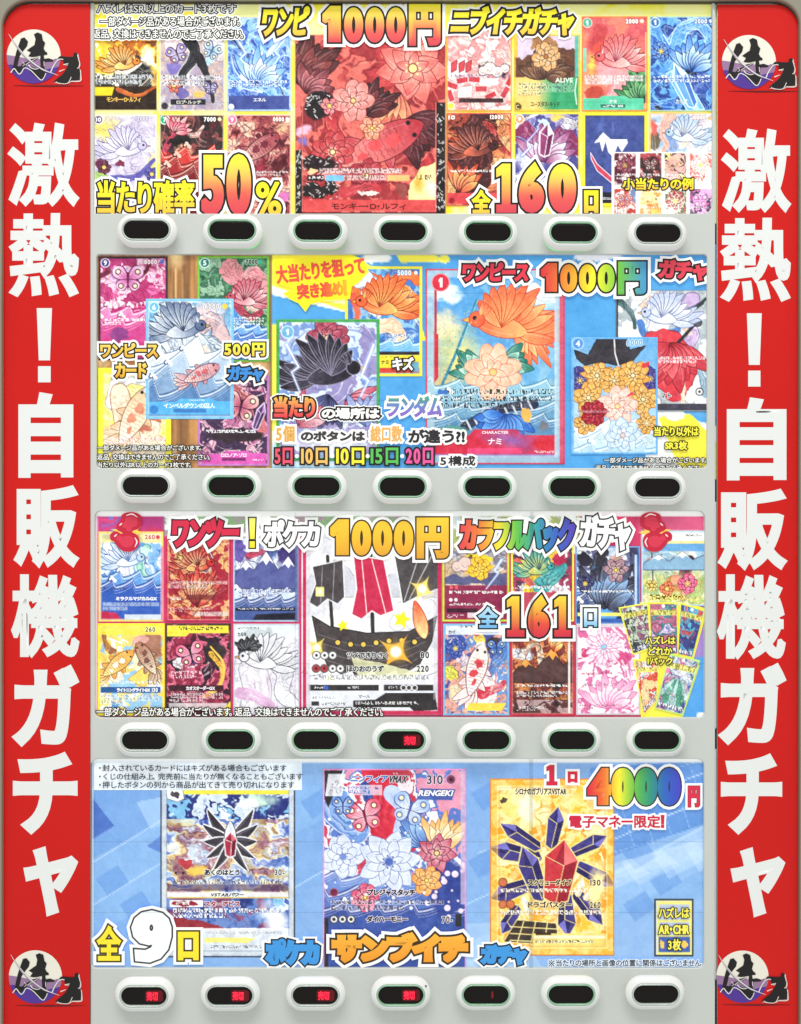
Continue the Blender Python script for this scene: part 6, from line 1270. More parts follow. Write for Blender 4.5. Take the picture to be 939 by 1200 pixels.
a.grad((110, 170, 226), (250, 236, 140), 90, .6); a.ribbon([(756, 660), (780, 652), (806, 660), (826, 650)], 16, 14, [(170, 206, 230), (240, 248, 250), (120, 160, 200)], 6); a.blob(804, 650, 11, 9, (246, 244, 236), warp=4); a.ribbon([(808, 656), (802, 676), (806, 690)], 12, 12, [(60, 44, 56), (200, 60, 90), (240, 150, 170)], 6); a.ribbon([(810, 680), (800, 700)], 14, 10, [(236, 120, 160), (250, 190, 206)], 5); a.blob(790, 684, 11, 9, (220, 80, 70), warp=8); a.flow([(90, 130, 70), (250, 220, 80), (230, 100, 60)], 780, 680, 40, L=10, w=(1, 2.6)); a.mott([(240, 220, 110), (150, 180, 90), (250, 240, 180)], 9, 4, mask=np.clip((a.Y - 668) / 10, 0, 1) * .6); a.line([(764, 648), (766, 690)], 1.4, (70, 76, 60)); a.ink(8, .04, (90, 80, 70), .5)
a.rect(753, 624, 828, 634, (236, 240, 244)); a.rect(753, 634, 828, 637, (250, 226, 150)); a.rect(755, 637, 826, 646, (90, 160, 226), .8); a.micro(803, 625.5, 824, 629, 1, (110, 100, 80), .8, ragged=False); a.micro(762, 697, 804, 704, 1, (90, 50, 30), .9, (250, 226, 90), .6, False); a.frame(1.8, (190, 214, 230)); a.rect(826, 622, 828.5, 710, (150, 190, 220))
done(a, p3, 'meadow card with flowers under a pale blue sky')

a = pk((519.5, 731, 597, 838.5), 62, [(250, 240, 220), (110, 150, 210), (236, 170, 150), (70, 90, 170)])
a.blob(532, 756, 10, 16, (60, 80, 160), warp=7); a.ribbon([(534, 756), (540, 770), (552, 776)], 16, 10, [(244, 240, 244), (190, 120, 140), (120, 150, 210)], 7); a.blob(562, 748, 9, 7, (250, 220, 100), warp=4); a.blob(560, 742, 8, 3, (190, 50, 60), -20, warp=3); a.blob(580, 756, 10, 10, (60, 46, 50), warp=6); a.ribbon([(562, 760), (566, 784), (562, 812)], 16, 40, [(250, 246, 240), (206, 60, 76), (255, 255, 255), (226, 214, 220)], 11, warp=5); a.ribbon([(596, 758), (582, 776), (574, 790)], 18, 8, [(90, 140, 210), (150, 190, 230), (60, 90, 170)], 6); a.ribbon([(566, 812), (584, 806), (590, 800)], 14, 6, [(206, 50, 70), (250, 240, 236)], 5); a.blob(530, 790, 9, 9, (226, 226, 90), warp=6); a.blob(536, 814, 14, 12, (240, 220, 180), soft=.4, warp=8); a.flow([(150, 100, 80), (250, 240, 230)], 545, 800, 40, L=12, w=(.7, 1.6)); a.ink(8, .045, (110, 60, 70), .65)
a.rect(522, 733, 595, 744, (240, 246, 248), .85); a.micro(537, 733.5, 554, 736.5, 1, (50, 50, 60), .8, ragged=False); a.poly([(550, 824), (594, 824), (588, 833), (546, 833)], (250, 214, 80)); a.frame(2.2, (120, 180, 220)); a.micro(524, 830, 531, 833, 1, (60, 60, 60), .7, ragged=False)
done(a, p3, 'light blue bordered card of a white and red fish', [('カイ', (525.5, 738.6, 534, 742.6), (50, 50, 56), None, .2)])
a = pk((598.5, 731, 673.5, 838.5), 63, [(70, 40, 44), (190, 80, 60), (250, 170, 90), (120, 50, 50)])
a.grad((226, 90, 60), (50, 40, 44), 70, .35); a.blob(651, 760, 6, 10, (255, 226, 110), soft=.7); a.blob(612, 768, 12, 8, (230, 236, 246), warp=6); a.ribbon([(616, 764), (624, 756), (632, 758), (634, 780)], 5, 8, [(240, 220, 200), (120, 60, 50), (250, 200, 140)], 4); a.blob(612, 786, 12, 8, (250, 150, 80), warp=7); a.ribbon([(602, 788), (626, 790), (642, 786), (644, 800)], 2.4, 1.4, [(250, 230, 214)], 1); a.poly([(646, 780), (654, 764), (660, 792), (664, 806), (644, 806)], (60, 54, 56), warp=6); a.flow([(250, 190, 110), (50, 26, 30), (220, 90, 60)], 640, 780, 60, L=18, w=(.8, 2.2)); a.ink(8, .05, (40, 16, 20), .75)
a.micro(606, 802, 665, 806, 1, WW, .9, ragged=False); a.micro(606, 810, 668, 818, 2, WW, .7, (60, 36, 40), .5); a.mott([(46, 36, 40), (90, 50, 50), (180, 150, 150)], 8, 4, mask=(a.Y > 820).astype(float)); a.micro(606, 828, 640, 834, 2, WW, .7); a.rect(666, 738, 668.5, 836, (240, 230, 226)); a.frame(2.2, (196, 60, 70)); a.frame(.8, (240, 180, 160), 2.2, .5)
done(a, p3, 'ember and charcoal card of burning peaks')
a = pk((675.5, 731, 750.5, 838), 64, [(236, 180, 210), (250, 240, 246), (214, 110, 160), (250, 246, 250)])
for cx_, cy_, r_ in ((700, 800, 40), (710, 790, 30), (716, 806, 22), (690, 770, 30)): a.line([(cx_ + r_ * math.cos(t), cy_ + r_ * .8 * math.sin(t)) for t in np.linspace(2.4, 6.8, 22)], 4, (252, 246, 250), 1.5, warp=4, a=.9)
a.blob(708, 757, 18, 14, (244, 250, 250), warp=4, soft=.3); a.blob(711, 761, 4, 4, (130, 206, 226)); a.blob(686, 764, 6, 5, (206, 70, 120), warp=3); a.blob(732, 772, 8, 9, (210, 80, 130), warp=4); a.blob(683, 744, 7, 4, (226, 110, 160), warp=3); a.flow([(255, 250, 252), (206, 90, 150)], 712, 790, 30, L=24, w=(.8, 2.4)); a.ink(14, .035, (180, 80, 130), .5); a.micro(681, 788, 718, 791, 1, (170, 60, 90), .6, ragged=False); a.micro(681, 801, 724, 805, 1, (150, 90, 110), .5, ragged=False); a.micro(679, 826, 730, 832, 2, (150, 50, 90), .6); a.frame(2, (200, 196, 204)); a.rect(677, 731.5, 749, 735, (206, 200, 206))
done(a, p3, 'pale pink card of white petals')

PCK = [((0, 0, 34, 60), [(725, 712), (760, 706), (764, 760), (742, 768)], [(110, 130, 90), (60, 60, 70), (200, 214, 190), (150, 90, 120)]),
       ((0, 0, 34, 60), [(760, 706), (795, 706), (796, 768), (762, 768)], [(110, 120, 190), (230, 210, 240), (70, 140, 150), (200, 110, 140)]),
       ((0, 0, 34, 60), [(797, 706), (827, 715), (812, 772), (794, 768)], [(110, 120, 200), (206, 90, 90), (90, 180, 210), (60, 70, 140)]),
       ((0, 0, 34, 62), [(742, 772), (774, 776), (770, 822), (754, 840)], [(70, 100, 170), (240, 240, 244), (220, 90, 70), (250, 220, 160)]),
       ((0, 0, 38, 66), [(784, 766), (821, 774), (801, 839), (767, 831)], [(110, 160, 160), (226, 230, 240), (70, 90, 170), (230, 140, 170)])]
pol(p3, 'pack_sheet', [(724, 711), (740, 706), (800, 704), (829, 714), (812, 776), (820, 780), (800, 841), (752, 841), (742, 800)], (250, 236, 80), -4.1, mat=M_PRINT, bev=.2)
ZC[0] = max(ZC[0], -3.9)
for i, (r_, q_, c_) in enumerate(PCK):
    b_ = Art(r_, c_[0], step=.8, seed=70 + i); b_.mott(c_, 10, 4, 8); w_, h_ = r_[2], r_[3]
    if i == 4:
        b_.blob(w_ * .5, h_ * .7, w_ * .42, h_ * .3, (90, 170, 140)); b_.rays(w_ * .5, h_ * .35, 9, (220, 236, 244), .7); b_.blob(w_ * .5, h_ * .28, 10, 4, (240, 240, 250))
    b_.flow([c_[1], c_[2], (255, 255, 255), c_[3]], w_ / 2, h_ / 2, 30, L=14, w=(.8, 2.4)); b_.ink(6, .05, (50, 40, 60), .6); b_.micro(3, h_ * .14, w_ - 3, h_ * .26, 1, (110, 100, 40), .6, (246, 236, 110), .8, False); b_.disc(w_ / 2, 4, 2, (250, 250, 250)); b_.micro(3, h_ * .86, w_ - 3, h_ * .96, 1, (250, 250, 250), .8, (50, 60, 110), .6, False); b_.frame(1.8, (246, 236, 70) if i < 4 else (196, 230, 110))
    b_.build(p3, 'printed_pack', nz(.05), ['green and grey printed pack, left in its fan', 'violet printed pack, middle of its fan', 'blue and red printed pack, right of its fan', 'printed pack with a red and orange foot', 'teal printed pack with fanning rays'][i], quad=q_)

T3 = -2.4
def glove(root, cx, cy, f=1):
    G = empty('boxing_gloves', *unproj(cx, cy, -3), -3); wl = G.location.copy(); G.parent = root; G.location = wl - root.location
    G['label'] = 'pair of printed red boxing gloves with an orange spark, %s end of the title' % ('left' if f > 0 else 'right')
    def q(pts): return [(cx + f * x, cy + y) for x, y in pts]
    sp = []
    for i in range(22): an = i / 22 * 2 * math.pi; r = (19, 12, 16, 10)[i % 4]; sp.append((-1 + r * math.cos(an), 2 + r * .62 * math.sin(an)))
    pol(G, 'spark', q(sp), (252, 206, 90), -3.0, mat=M_PRINT, bev=.2)
    up = [(-6, 2), (-13, -2), (-12, -8), (-8, -12), (-7, -18), (-1, -21), (8, -21), (15, -17), (16, -9), (13, -3), (5, 0), (4, 6), (-3, 7)]
    lo = [(-16, 12), (-20, 10), (-20, 4), (-14, 1), (-8, 4), (-4, 2), (4, 2), (11, 6), (13, 13), (10, 20), (3, 24), (-6, 23), (-12, 18)]
    def sm(p): return Art.spline(None, p + [p[0]], 4)[:-1]
    for nm, p in (('upper_glove', up), ('lower_glove', lo)):
        pol(G, nm, q(sm(p)), (196, 34, 62), -2.8 if nm[0] == 'u' else -2.6, mat=M_PRINT, bev=.5)
    for p, zz in ((up, -2.45), (lo, -2.4)):
        m = [(x * .62 + (1.5 if p is up else -1), y * .6 + (-3.6 if p is up else 5)) for x, y in p]
        pol(G, 'glove_shade', q(sm(m)), (214, 56, 80), zz, mat=M_PRINT, bev=.1)
    for p in ([(-2, -18), (5, -19.5), (11, -16)], [(8, 8), (10.5, 13), (8, 19)], [(-10, -6), (-7, -9)], [(-16, 7), (-13, 4)]):
        pol(G, 'glove_shine', q(strokepoly(p, .8, .6, 1.8)), (252, 226, 226), -2.1, mat=M_PRINT, bev=.05)
glove(p3, 150, 622); glove(p3, 767, 622, -1)
outl(p3, 'ワンツー', (201.5, 608, 280.5, 641), (214, 44, 76), T3, b=2.1, k=1.6, w=3.2, shear=.06, kc=(60, 20, 30), name='title_lettering')
outl(p3, '！', (292, 607, 299.5, 642), ('v', [(250, 250, 120), (240, 220, 50)]), T3 + .05, b=.2, k=1.5, w=3, name='title_lettering')
outl(p3, 'ポケカ', (309.5, 609, 375, 641), (250, 250, 250), T3 + .1, b=1.6, k=1.7, w=3, shear=.06, kc=(60, 56, 60), name='title_lettering')
outl(p3, '１000円', (387, 606.5, 526, 654.5), ('v', [(252, 206, 60), (246, 190, 50), (222, 158, 50)]), T3 + .15, b=2.9, k=1.8, w=3.2, kc=(70, 52, 30), name='price_lettering')
outl(p3, 'カラフルパック', (539, 608, 674, 646), ('h', [(224, 70, 80), (240, 130, 60), (250, 226, 60), (100, 190, 80), (60, 160, 170), (60, 100, 190), (90, 70, 180)]), T3 + .1, b=2.2, k=1.6, w=3, shear=.06, name='title_lettering')
outl(p3, 'ガチャ', (680, 604.5, 739.5, 644), (250, 250, 250), T3 + .16, b=1.9, k=1.8, w=3, rot=-3, kc=(60, 56, 60), name='title_lettering')
OR1 = ('v', [(246, 214, 60), (244, 170, 60), (226, 80, 60), (206, 50, 70)])
outl(p3, '全', (560.5, 711, 583.5, 736), ('v', [(190, 226, 246), (110, 176, 226)]), T3, b=.9, k=1.7, w=2.6, name='count_lettering')
slab1(p3, 594.5, 699, 746, 20, OR1, T3 + .1); slab1(p3, 650, 699, 746, 19, OR1, T3 + .16)
outl(p3, '6', (619, 699, 644, 747), OR1, T3 + .2, b=3.6, k=2.1, w=2.6, name='count_digit')
outl(p3, '口', (684.5, 713, 700, 734.5), ('v', [(246, 250, 255), (130, 190, 230)]), T3, b=1.2, k=1.7, w=2.6, name='count_lettering')
for s, bx in (('ハズレは', (756, 745.5, 792, 755)), ('どれか', (760, 758, 788, 768)), ('1パック', (759, 770.5, 788.5, 779.5))):
    outl(p3, s, bx, (250, 238, 90), T3, b=.3, k=1.0, w=0, name='caption_lettering')
outl(p3, '一部ダメージ品がある場合がございます。返品、交換はできませんのでご了承ください。', (113, 829, 449, 839.5), (250, 250, 246), T3 + .3, b=.15, k=1.1, w=0, name='notice_lettering')

# ================================================= bottom poster
ZC[0] = -4.7
a = Art((96, 878, 842, 1148), (150, 190, 232), step=1.8, seed=4)
a.grad((104, 152, 216), (150, 186, 230), 60); a.poly([(100, 1010), (200, 960), (330, 890), (520, 890), (100, 1100)], (136, 180, 230), a=.8); a.poly([(500, 1130), (840, 960), (840, 1010), (600, 1135)], (176, 206, 240), a=.8); a.poly([(600, 1060), (840, 1000), (840, 1050), (640, 1090)], (120, 170, 224), a=.5); a.poly([(690, 900), (842, 890), (842, 960), (700, 1010)], (76, 128, 204), a=.85); a.poly([(108, 935), (134, 968), (108, 984)], (56, 90, 180)); a.poly([(172, 992), (190, 978), (190, 1000)], (76, 116, 196)); a.poly([(160, 940), (230, 926), (230, 950), (176, 972)], (176, 208, 242), a=.7)
for i in range(7): a.line([(690 + i * 24, 900), (722 + i * 24, 1000)], .9, (150, 190, 232), a=.8)
for i in range(4): a.line([(690, 930 + i * 26), (840, 886 + i * 26)], .9, (150, 190, 232), a=.8)
a.poly([(400, 1090), (600, 1080), (640, 1140), (360, 1140)], (196, 220, 244), a=.5); a.mott([(120, 166, 222), (150, 186, 232)], 22, 1, a=.25)
for (xa, ya, xb, yb) in ((110, 1060, 330, 925), (110, 1010, 240, 930), (540, 1120, 842, 960), (560, 1000, 842, 900), (346, 1040, 380, 1020), (546, 1060, 842, 930)): a.line([(xa, ya), (xb, yb)], 1.4, (190, 216, 244), a=.8)
for (xa, ya) in ((112, 1030), (140, 1060), (552, 930), (548, 1010), (730, 1000), (760, 1030), (352, 940), (730, 1060)): a.poly([(xa, ya), (xa + 26, ya - 16), (xa + 40, ya + 4), (xa + 14, ya + 20)], (90, 140, 212), a=.45)
for i in range(6): a.poly([(620 + i * 36, 1040 - i * 10), (668 + i * 36, 1026 - i * 10), (690 + i * 36, 1044 - i * 10), (640 + i * 36, 1062 - i * 8)], (206, 226, 246), a=.35)
m = np.clip(894 - a.Y + .5, 0, 1) + np.clip((109.5 - a.X), 0, 1) * .8 + np.clip(a.X - 824, 0, 1); a.mix(m, (250, 252, 255))
p4 = poster('bottom pale blue poster with three large cards', a)

a = Art((188, 918, 346, 1122), (230, 236, 242), seed=81)
a.mott([(60, 90, 180), (240, 244, 248), (130, 190, 230), (40, 50, 120), (214, 226, 240)], 26, 4, 16); a.c = a.c; m = ((a.Y > 960) & (a.Y < 1052)).astype(float) * .75; X2, Y2 = a.wp(14, 2); n = a.N(16, 4, X2 * .35, Y2 * 1.3)
pal = np.array([(40, 44, 110), (70, 100, 190), (244, 246, 250), (236, 200, 110), (140, 60, 80), (250, 250, 252), (40, 60, 140)], float); idx = np.clip(n * 1.5 - .25, 0, .999) * 6; i0 = idx.astype(int); f = (idx - i0)[..., None]; a.c = a.c * (1 - m[..., None]) + (pal[i0] * (1 - f) + pal[i0 + 1] * f) * m[..., None]
a.blob(302, 938, 26, 14, (206, 236, 220), soft=.6, warp=9); a.blob(290, 942, 14, 8, (250, 250, 250), warp=7)
# a generic dark moth-like crest
for sgn in (-1, 1):
    for an, L_, w_ in ((-38, 44, 11), (-14, 36, 11), (18, 30, 12), (52, 34, 10), (76, 40, 9)): a.petal(270, 985, an if sgn > 0 else 180 - an, L_, w_, (80, 70, 82), (40, 34, 42), (244, 246, 250), 1.6, bend=-.28 * sgn)
a.petal(270, 992, -90, 30, 13, (244, 246, 250), (214, 220, 236), (50, 44, 50)); a.crystal(270, 990, 15, 30, 0, (176, 40, 64), (226, 110, 120), (120, 20, 44), (244, 236, 240))
a.blob(232, 1018, 12, 8, (244, 200, 90), soft=.5, warp=7); a.blob(216, 1012, 10, 5, (190, 60, 70), warp=7); a.ink(12, .03, (40, 50, 110), .35)
a.rect(196, 1036, 338, 1044, (70, 50, 90), .6); a.rect(196, 1045.5, 338, 1051.5, (240, 240, 240), .9); a.rect(196, 1051.5, 338, 1053, (220, 190, 90)); a.mott([(40, 60, 130), (90, 120, 190), (130, 60, 100)], 22, 3, mask=((a.Y > 1053) & (a.Y < 1088) & (a.X < 320)).astype(float) * .85); a.blob(320, 1076, 20, 24, (240, 244, 250), soft=.6, warp=8); a.poly([(204, 1076), (230, 1078), (276, 1090), (204, 1090)], (150, 44, 56), warp=3)
a.rect(196, 1090, 338, 1118, (226, 230, 234), .9); a.rect(204, 1088, 338, 1090, (250, 250, 250)); a.poly([(240, 1099), (300, 1099), (290, 1105), (240, 1105)], (246, 230, 130), warp=1); a.micro(246, 1108, 306, 1112, 1, (110, 110, 120), .8, ragged=False); a.micro(240, 1092, 330, 1095, 1, (130, 130, 140), .5, ragged=False)
a.disc(220, 1058, .1, WW); a.rect(199, 1055, 238, 1063, (250, 250, 250)); a.blob(217, 1059, 16, 3.4, (150, 30, 50), warp=0); a.micro(206, 1057, 222, 1061, 1, WW, .9, ragged=False); a.micro(203, 1064.5, 330, 1077, 2, (250, 250, 252), .9, (50, 70, 140), .35); a.micro(203, 1031, 330, 1037, 1, (60, 60, 80), .7, (246, 246, 250), .35, False); a.disc(206, 1023, 1.6, (30, 30, 40)); a.disc(215, 1023, 1.6, (30, 30, 40))
a.rect(195, 925, 340, 931, (246, 226, 70)); a.poly([(194, 924), (214, 924), (216, 936), (208, 940), (196, 936)], (244, 244, 244), edge=(120, 120, 130), ew=.8); a.blob(205, 932, 4, 4, (80, 70, 80), warp=4)
a.frame(6, (206, 214, 224), 1.2, .9); a.frame(1.6, (50, 56, 70)); a.frame(.8, (110, 130, 160), 7, .7); m = (a.Y < 926).astype(float); a.mix(m, (214, 226, 244))
done(a, p4, 'card with a black winged crest and red gem over stormy blue water', [('あくのはとう', (239.5, 1019, 281, 1026), (30, 28, 36), (240, 244, 250), .35), ('30-', (322, 1019, 333.5, 1026), (40, 40, 50), (240, 244, 250), .2), ('VSTARパワー', (247, 1046.4, 286, 1050.8), (40, 40, 50), None, .25, .3), ('スターアビス', (239.5, 1056, 281.5, 1063), (160, 30, 60), (245, 240, 245), .35)])

a = Art((378.5, 901, 546.5, 1136), (214, 190, 216), seed=82)
a.mott([(240, 226, 236), (200, 60, 84), (250, 246, 250), (90, 120, 196), (226, 150, 176)], 30, 4, 18); a.ribbon([(440, 905), (450, 930), (446, 960), (470, 985)], 34, 40, [(206, 40, 64), (230, 80, 90), (180, 30, 56)], 8); a.ribbon([(428, 922), (436, 950), (430, 966)], 12, 10, [(50, 70, 150), (90, 120, 190)], 4); a.ribbon([(460, 930), (474, 950), (468, 976)], 20, 14, [(190, 206, 240), (240, 246, 255), (150, 170, 220)], 6)
a.ribbon([(400, 936), (386, 950), (402, 966), (424, 974), (412, 986)], 20, 16, [(110, 150, 214), (190, 214, 244), (60, 90, 170), (236, 240, 250)], 8, edge=(226, 236, 250)); a.ribbon([(400, 996), (396, 1016), (408, 1036), (420, 1060)], 16, 24, [(120, 130, 180), (200, 206, 230), (90, 96, 150)], 8, edge=(236, 240, 250)); a.blob(412, 948, 9, 8, (214, 80, 100), warp=7)
FW = ((250, 252, 255), (206, 216, 240), (120, 130, 180)); a.waves(1030, 16, 40, 3, 18, (110, 140, 206), (60, 84, 160), (250, 240, 248), (50, 60, 120))
a.fan(520, 1000, 50, 230, 300, 7, (255, 240, 206), (240, 180, 100), (170, 110, 70), wd=.2); a.fan(500, 990, 46, 180, 230, 5, (170, 206, 240), (70, 110, 190), (40, 60, 130), wd=.22); a.blob(524, 1040, 24, 36, (50, 68, 146), soft=.2, warp=6)
for i in range(22): a.disc(rs.uniform(498, 542), rs.uniform(1004, 1076), rs.uniform(1.2, 4), (240, 220, 238))
a.flower(512, 1000, 24, 7, (252, 226, 226), (190, 70, 100), (90, 20, 50), (250, 214, 140), rot=14); a.flower(500, 1032, 18, 7, (255, 230, 170), (236, 160, 80), (150, 80, 50), rot=30)
a.flower(402, 1004, 26, 8, *FW, (110, 140, 210), rot=9, vein=(190, 200, 230)); a.flower(456, 1010, 38, 9, *FW, (70, 100, 180), rot=0, wd=.5, rings=4, vein=(190, 200, 230)); a.fly(428, 958, 26, (226, 80, 110), (255, 220, 230), (120, 24, 56), -14); a.fly(480, 950, 26, (150, 180, 230), (244, 248, 255), (70, 84, 150), 18); a.fly(402, 946, 15, (90, 130, 200), (200, 224, 250), (40, 60, 130)); a.flower(428, 1052, 17, 7, (255, 220, 230), (206, 70, 104), (110, 20, 56))
for i in range(30): a.disc(rs.uniform(384, 500), rs.uniform(935, 1070), rs.uniform(.8, 2), (255, 246, 250))
a.poly([(380, 903), (402, 903), (385, 947), (380, 936)], (46, 44, 50)); a.rect(378.5, 1076, 385, 1136, (44, 44, 50)); a.rect(534, 1071, 541, 1086, (44, 44, 50)); a.rect(540, 903, 546, 1060, (214, 190, 214), .7); a.rect(385, 907, 405, 933, (240, 240, 248), .9, sl=.15); a.ink(5, .08, (40, 40, 50), .9, mask=a.region(393, 925, 8, 9)); a.rect(407, 920, 448, 932, (230, 220, 236), .75); a.micro(408, 921.5, 444, 931, 2, (60, 90, 170), .8); a.poly([(493, 924), (534, 925), (530, 938), (488, 937)], (60, 90, 170), a=.9); a.disc(528.5, 913.5, 5, (130, 60, 90), (200, 150, 180)); a.disc(528.5, 913.5, 2.4, (60, 30, 50))
a.disc(391.5, 1046, 4, (110, 30, 60), (150, 90, 120)); a.micro(388, 1055, 520, 1068, 2, (70, 60, 80), .8, (246, 240, 248), .45)
for x in (391.5, 401.5, 411.5): a.disc(x, 1077.5, 3.8, (236, 236, 240), (60, 56, 60)); a.disc(x, 1077.5, 2, (50, 46, 50))
a.frame(1.6, (226, 150, 206))
done(a, p4, 'pink bordered card of white flowers and butterflies over water', [('ニンフィア', (411, 909, 455, 917), (70, 120, 200), (240, 244, 255), .4), ('VMAX', (456, 909, 477, 917.5), (60, 60, 70), (230, 220, 230), .4, .25), ('310', (500.5, 908.5, 519, 919), (60, 60, 80), (240, 236, 246), .3), ('RENGEKI', (491, 926, 531, 933), (250, 250, 255), (30, 50, 120), .4, .3),
     ('プレジャスタッチ', (430.5, 1042, 487, 1050), (36, 26, 34), (246, 236, 244), .45), ('ダイハーモニー', (429.5, 1073.5, 478, 1081), (36, 26, 34), (246, 236, 244), .45), ('70-', (518, 1074, 530.5, 1082), (60, 50, 60), (245, 240, 245), .3)])

a = Art((574.5, 912.5, 720, 1120), (250, 206, 80), seed=83)
a.mott([(250, 196, 60), (252, 226, 130), (240, 160, 40), (255, 240, 180)], 20, 3, 12); a.rays(640, 1000, 14, (255, 240, 190), .5, tw=.08); a.flow([(255, 248, 210), (226, 140, 30)], 650, 1010, 60, L=30, w=(.8, 2.4)); a.blob(618, 950, 16, 24, (255, 248, 214), soft=.5, warp=7)
NV = [(62, 56, 130), (90, 84, 166), (44, 38, 100), (70, 64, 146)]
EG = (250, 226, 150)
N3 = ((62, 56, 130), (120, 114, 200), (40, 34, 92))
for x, y, w, h, ro in ((604, 1000, 22, 66, -78), (610, 980, 18, 58, -58), (690, 990, 18, 50, 64), (698, 1026, 20, 56, 118), (600, 1044, 22, 58, -110), (624, 1024, 26, 70, -20), (690, 1064, 20, 54, 140), (598, 1078, 18, 40, -150), (650, 970, 20, 52, 10), (664, 1072, 22, 56, 176)): a.crystal(x, y, w, h, ro, *N3, EG)
a.crystal(656, 1022, 40, 78, 8, (200, 50, 62), (240, 120, 120), (150, 26, 46), EG)
for x, y, ro in ((680, 1040, 20), (692, 1046, 40), (616, 1060, -20)): a.crystal(x, y, 8, 22, ro, (244, 244, 240), (255, 255, 255), (206, 206, 214), EG)
a.poly([(606, 1078), (652, 1082), (656, 1108), (590, 1104)], (60, 48, 44), edge=EG)
for i in range(3): a.line([(598, 1086 + i * 8), (654, 1089 + i * 8)], 1.2, EG); a.line([(614 + i * 14, 1080), (606 + i * 16, 1106)], 1.2, EG)
a.blob(700, 1040, 12, 34, (255, 236, 170), soft=.6, warp=6); a.blob(684, 1098, 20, 8, (255, 244, 200), soft=.6); a.ink(16, .03, (190, 120, 30), .4)
a.disc(589.5, 1034, 4.2, (214, 120, 80), (150, 80, 40)); a.disc(589.5, 1060, 4, (214, 120, 80), (150, 80, 40)); a.disc(598.5, 1060, 4, (214, 120, 80), (150, 80, 40)); a.micro(587, 1041, 690, 1047, 1, (255, 252, 236), .9, (220, 150, 60), .3, False); a.micro(587, 1067, 704, 1073, 1, (255, 252, 236), .85, (200, 130, 60), .25, False)
a.rect(624, 1094, 712, 1112, (252, 220, 120), .9); a.rect(626, 1096.5, 710, 1100, (250, 240, 200)); a.micro(628, 1102, 696, 1106, 1, (110, 80, 40), .8, (255, 250, 220), .6, False); a.rect(628, 1093, 646, 1096, (60, 40, 20)); a.rect(580, 921, 600, 926, (255, 246, 190)); a.blob(590, 938, 9, 8, (252, 226, 130), warp=1); a.blob(590, 939, 4, 4, (90, 70, 60), warp=4); a.rect(603, 922, 665, 932, (255, 244, 190), .45)
a.frame(7, (250, 190, 70), 1.2, .55); a.frame(1.4, (226, 140, 50)); a.frame(1.2, (255, 226, 140), 8, .7); a.frame(1.5, (236, 110, 60), 10, .25)
done(a, p4, 'golden card with navy crystals around a red gem', [('シロナのガブリアスVSTAR', (604, 923, 664, 931.5), (70, 50, 40), (255, 246, 210), .3), ('スクリューダイブ', (619, 1030.5, 670, 1038), (70, 50, 40), (255, 240, 190), .35), ('130', (692, 1031, 704, 1038), (70, 50, 40), (255, 240, 190), .25), ('ドラゴバスター', (619, 1056.5, 670, 1064), (70, 50, 40), (255, 240, 190), .35), ('260', (691.5, 1057, 704, 1064.5), (70, 50, 40), (255, 240, 190), .25)])

T4 = -2.6
a = Art((110, 893, 354, 926), (226, 236, 248), step=2.5, seed=84); a.mott([(222, 234, 248), (236, 242, 250)], 20, 1, a=.7)
nb = done(a, p4, 'pale notice strip with three lines of small print', name='notice_strip', grain=3, round_=4)
for s, bx in (('・封入されているカードにはキズがある場合もございます', (116, 896, 336, 904)), ('・くじの仕組み上、完売前に当たりが無くなることもございます', (116, 906, 355, 914)), ('・押したボタンの列から商品が出てきて売り切れになります', (116, 915.7, 345, 924))):
    text(nb, 'notice_lettering', s, bx, [(0, (36, 44, 62))], T4, bold=.12)
outl(p4, '全', (113.5, 1085, 142, 1126), (252, 226, 50), T4, b=1.4, k=2.0, w=3.4, kc=(70, 60, 20), name='count_lettering')
outl(p4, '９', (154, 1067, 201, 1128), (244, 246, 248), T4 + .15, b=2.0, k=2.0, w=3.4, kc=(60, 62, 68), name='count_digit')
outl(p4, '口', (208.5, 1092, 233, 1125.5), (252, 226, 50), T4 + .1, b=2.2, k=2.0, w=3.2, kc=(70, 60, 20), name='count_lettering')
outl(p4, 'ポケカ', (311, 1100, 375, 1131), (64, 150, 220), T4, b=2.8, k=1.8, w=2.2, kc=(30, 40, 60), name='title_lettering')
outl(p4, 'サンブイチ', (388.5, 1093, 549, 1128), ('v', [(250, 180, 60), (236, 150, 40)]), T4 + .1, b=3.6, k=2.4, w=3.6, kc=(60, 44, 24), name='title_lettering')
outl(p4, 'ガチャ', (563.5, 1107, 618, 1131), (64, 150, 220), T4, b=2.4, k=1.8, w=2.2, kc=(30, 40, 60), name='title_lettering')
slab1(p4, 641, 897, 920, 12, (214, 36, 66), T4, k=.3, wo=2.8)
outl(p4, '口', (665.5, 904, 677, 917.5), (214, 36, 66), T4, b=1.3, k=0, w=2.8, name='price_lettering')
outl(p4, '4000', (688.5, 900, 798, 944), ('h', [(224, 40, 60), (236, 110, 50), (250, 236, 60), (110, 190, 70), (50, 150, 120), (50, 100, 190), (70, 70, 190)]), T4 + .1, b=4.2, k=1.6, w=3.2, kc=(60, 50, 50), name='price_lettering')
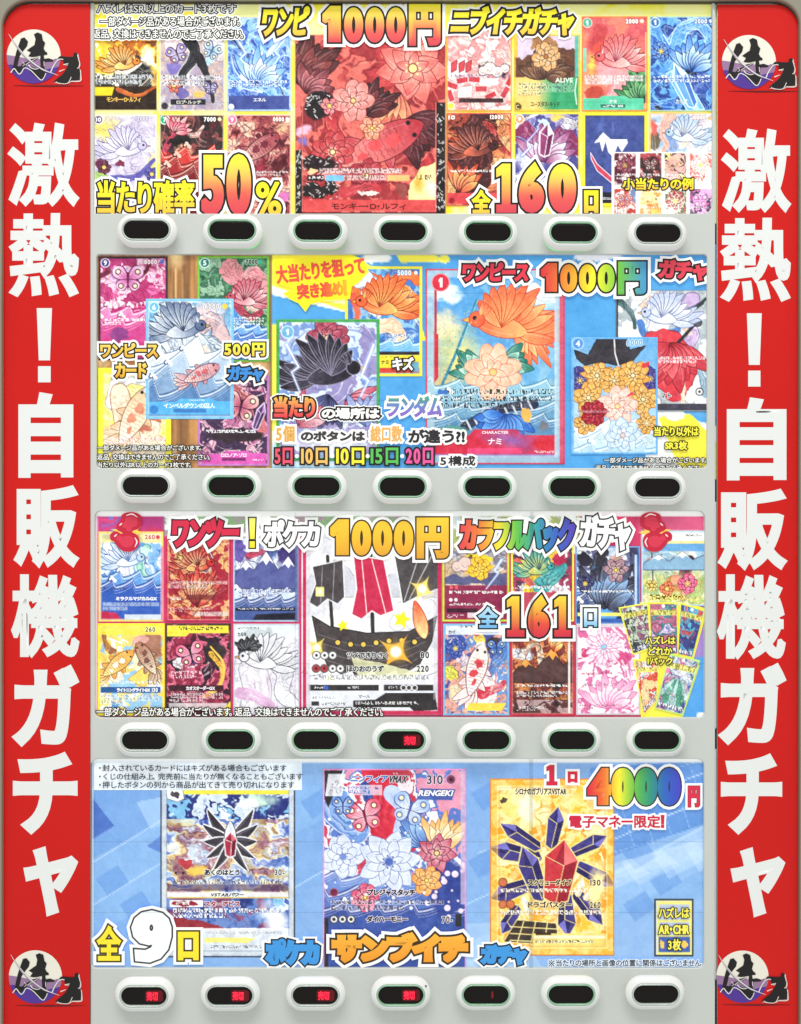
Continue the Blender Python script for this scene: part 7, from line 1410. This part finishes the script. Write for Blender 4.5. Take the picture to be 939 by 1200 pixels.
outl(p4, '円', (806.5, 921, 820.5, 946), (214, 46, 74), T4, b=1.2, k=.5, w=2.6, kc=(150, 20, 50), name='price_lettering')
outl(p4, '電子マネー限定！', (667, 955, 779, 970.5), (206, 36, 66), T4, b=.5, k=0, w=2.2, name='caption_lettering')
outl(p4, '※当たりの場所と画像の位置に関係はございません', (643, 1124.3, 822, 1133), (40, 46, 60), T4 + .35, b=.15, k=0, w=.9, wc=(226, 236, 248), name='notice_lettering')
a = Art((767, 1053.5, 813, 1121), (206, 214, 226), seed=85); a.rect(770, 1056, 811, 1119, (232, 226, 130)); a.rect(773, 1060, 808, 1078, (190, 200, 220)); a.rect(773, 1081, 808, 1096, (190, 200, 220)); a.rect(772, 1098, 809, 1116, (70, 96, 170)); a.blob(776, 1106, 3, 5, (240, 200, 90)); a.blob(804, 1106, 4, 5, (240, 200, 90)); a.frame(2, (56, 60, 60))
ib = done(a, p4, 'small yellow framed inset card', name='inset_card', grain=4)
outl(ib, 'ハズレは', (772, 1063.5, 808, 1076), (252, 240, 90), T4, b=.4, k=1.0, w=0, name='caption_lettering')
outl(ib, 'AR・CHR', (772, 1084, 808, 1095), (252, 240, 90), T4, b=.5, k=1.0, w=0, name='caption_lettering')
outl(ib, '3枚', (783, 1100.5, 798.5, 1114), (252, 240, 90), T4, b=.4, k=1.0, w=0, name='caption_lettering')

def fold_shade(root, x0, y0, x1, y1):  # added dark strip
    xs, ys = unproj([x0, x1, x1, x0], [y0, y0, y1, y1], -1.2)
    me = raw_mesh('fold_shade_strip', world_co(xs, ys, np.full(4, -1.2)), [0, 3, 2, 1], [4], M_FOLDSHADE)
    link('fold_shade_strip', me, root)
for args in ((p3, 621.5, 600, 625.5, 842), (p4, 620.5, 890, 625, 1136), (p3, 112, 777.4, 826, 778.6), (p4, 108, 986, 825, 987.2), (p4, 108, 1069, 825, 1070), (p2, 318, 343, 829, 344), (p2, 318, 469, 829, 470), (p3, 345.5, 600, 346.6, 842), (p1, 110, 119, 835, 120)): fold_shade(*args)
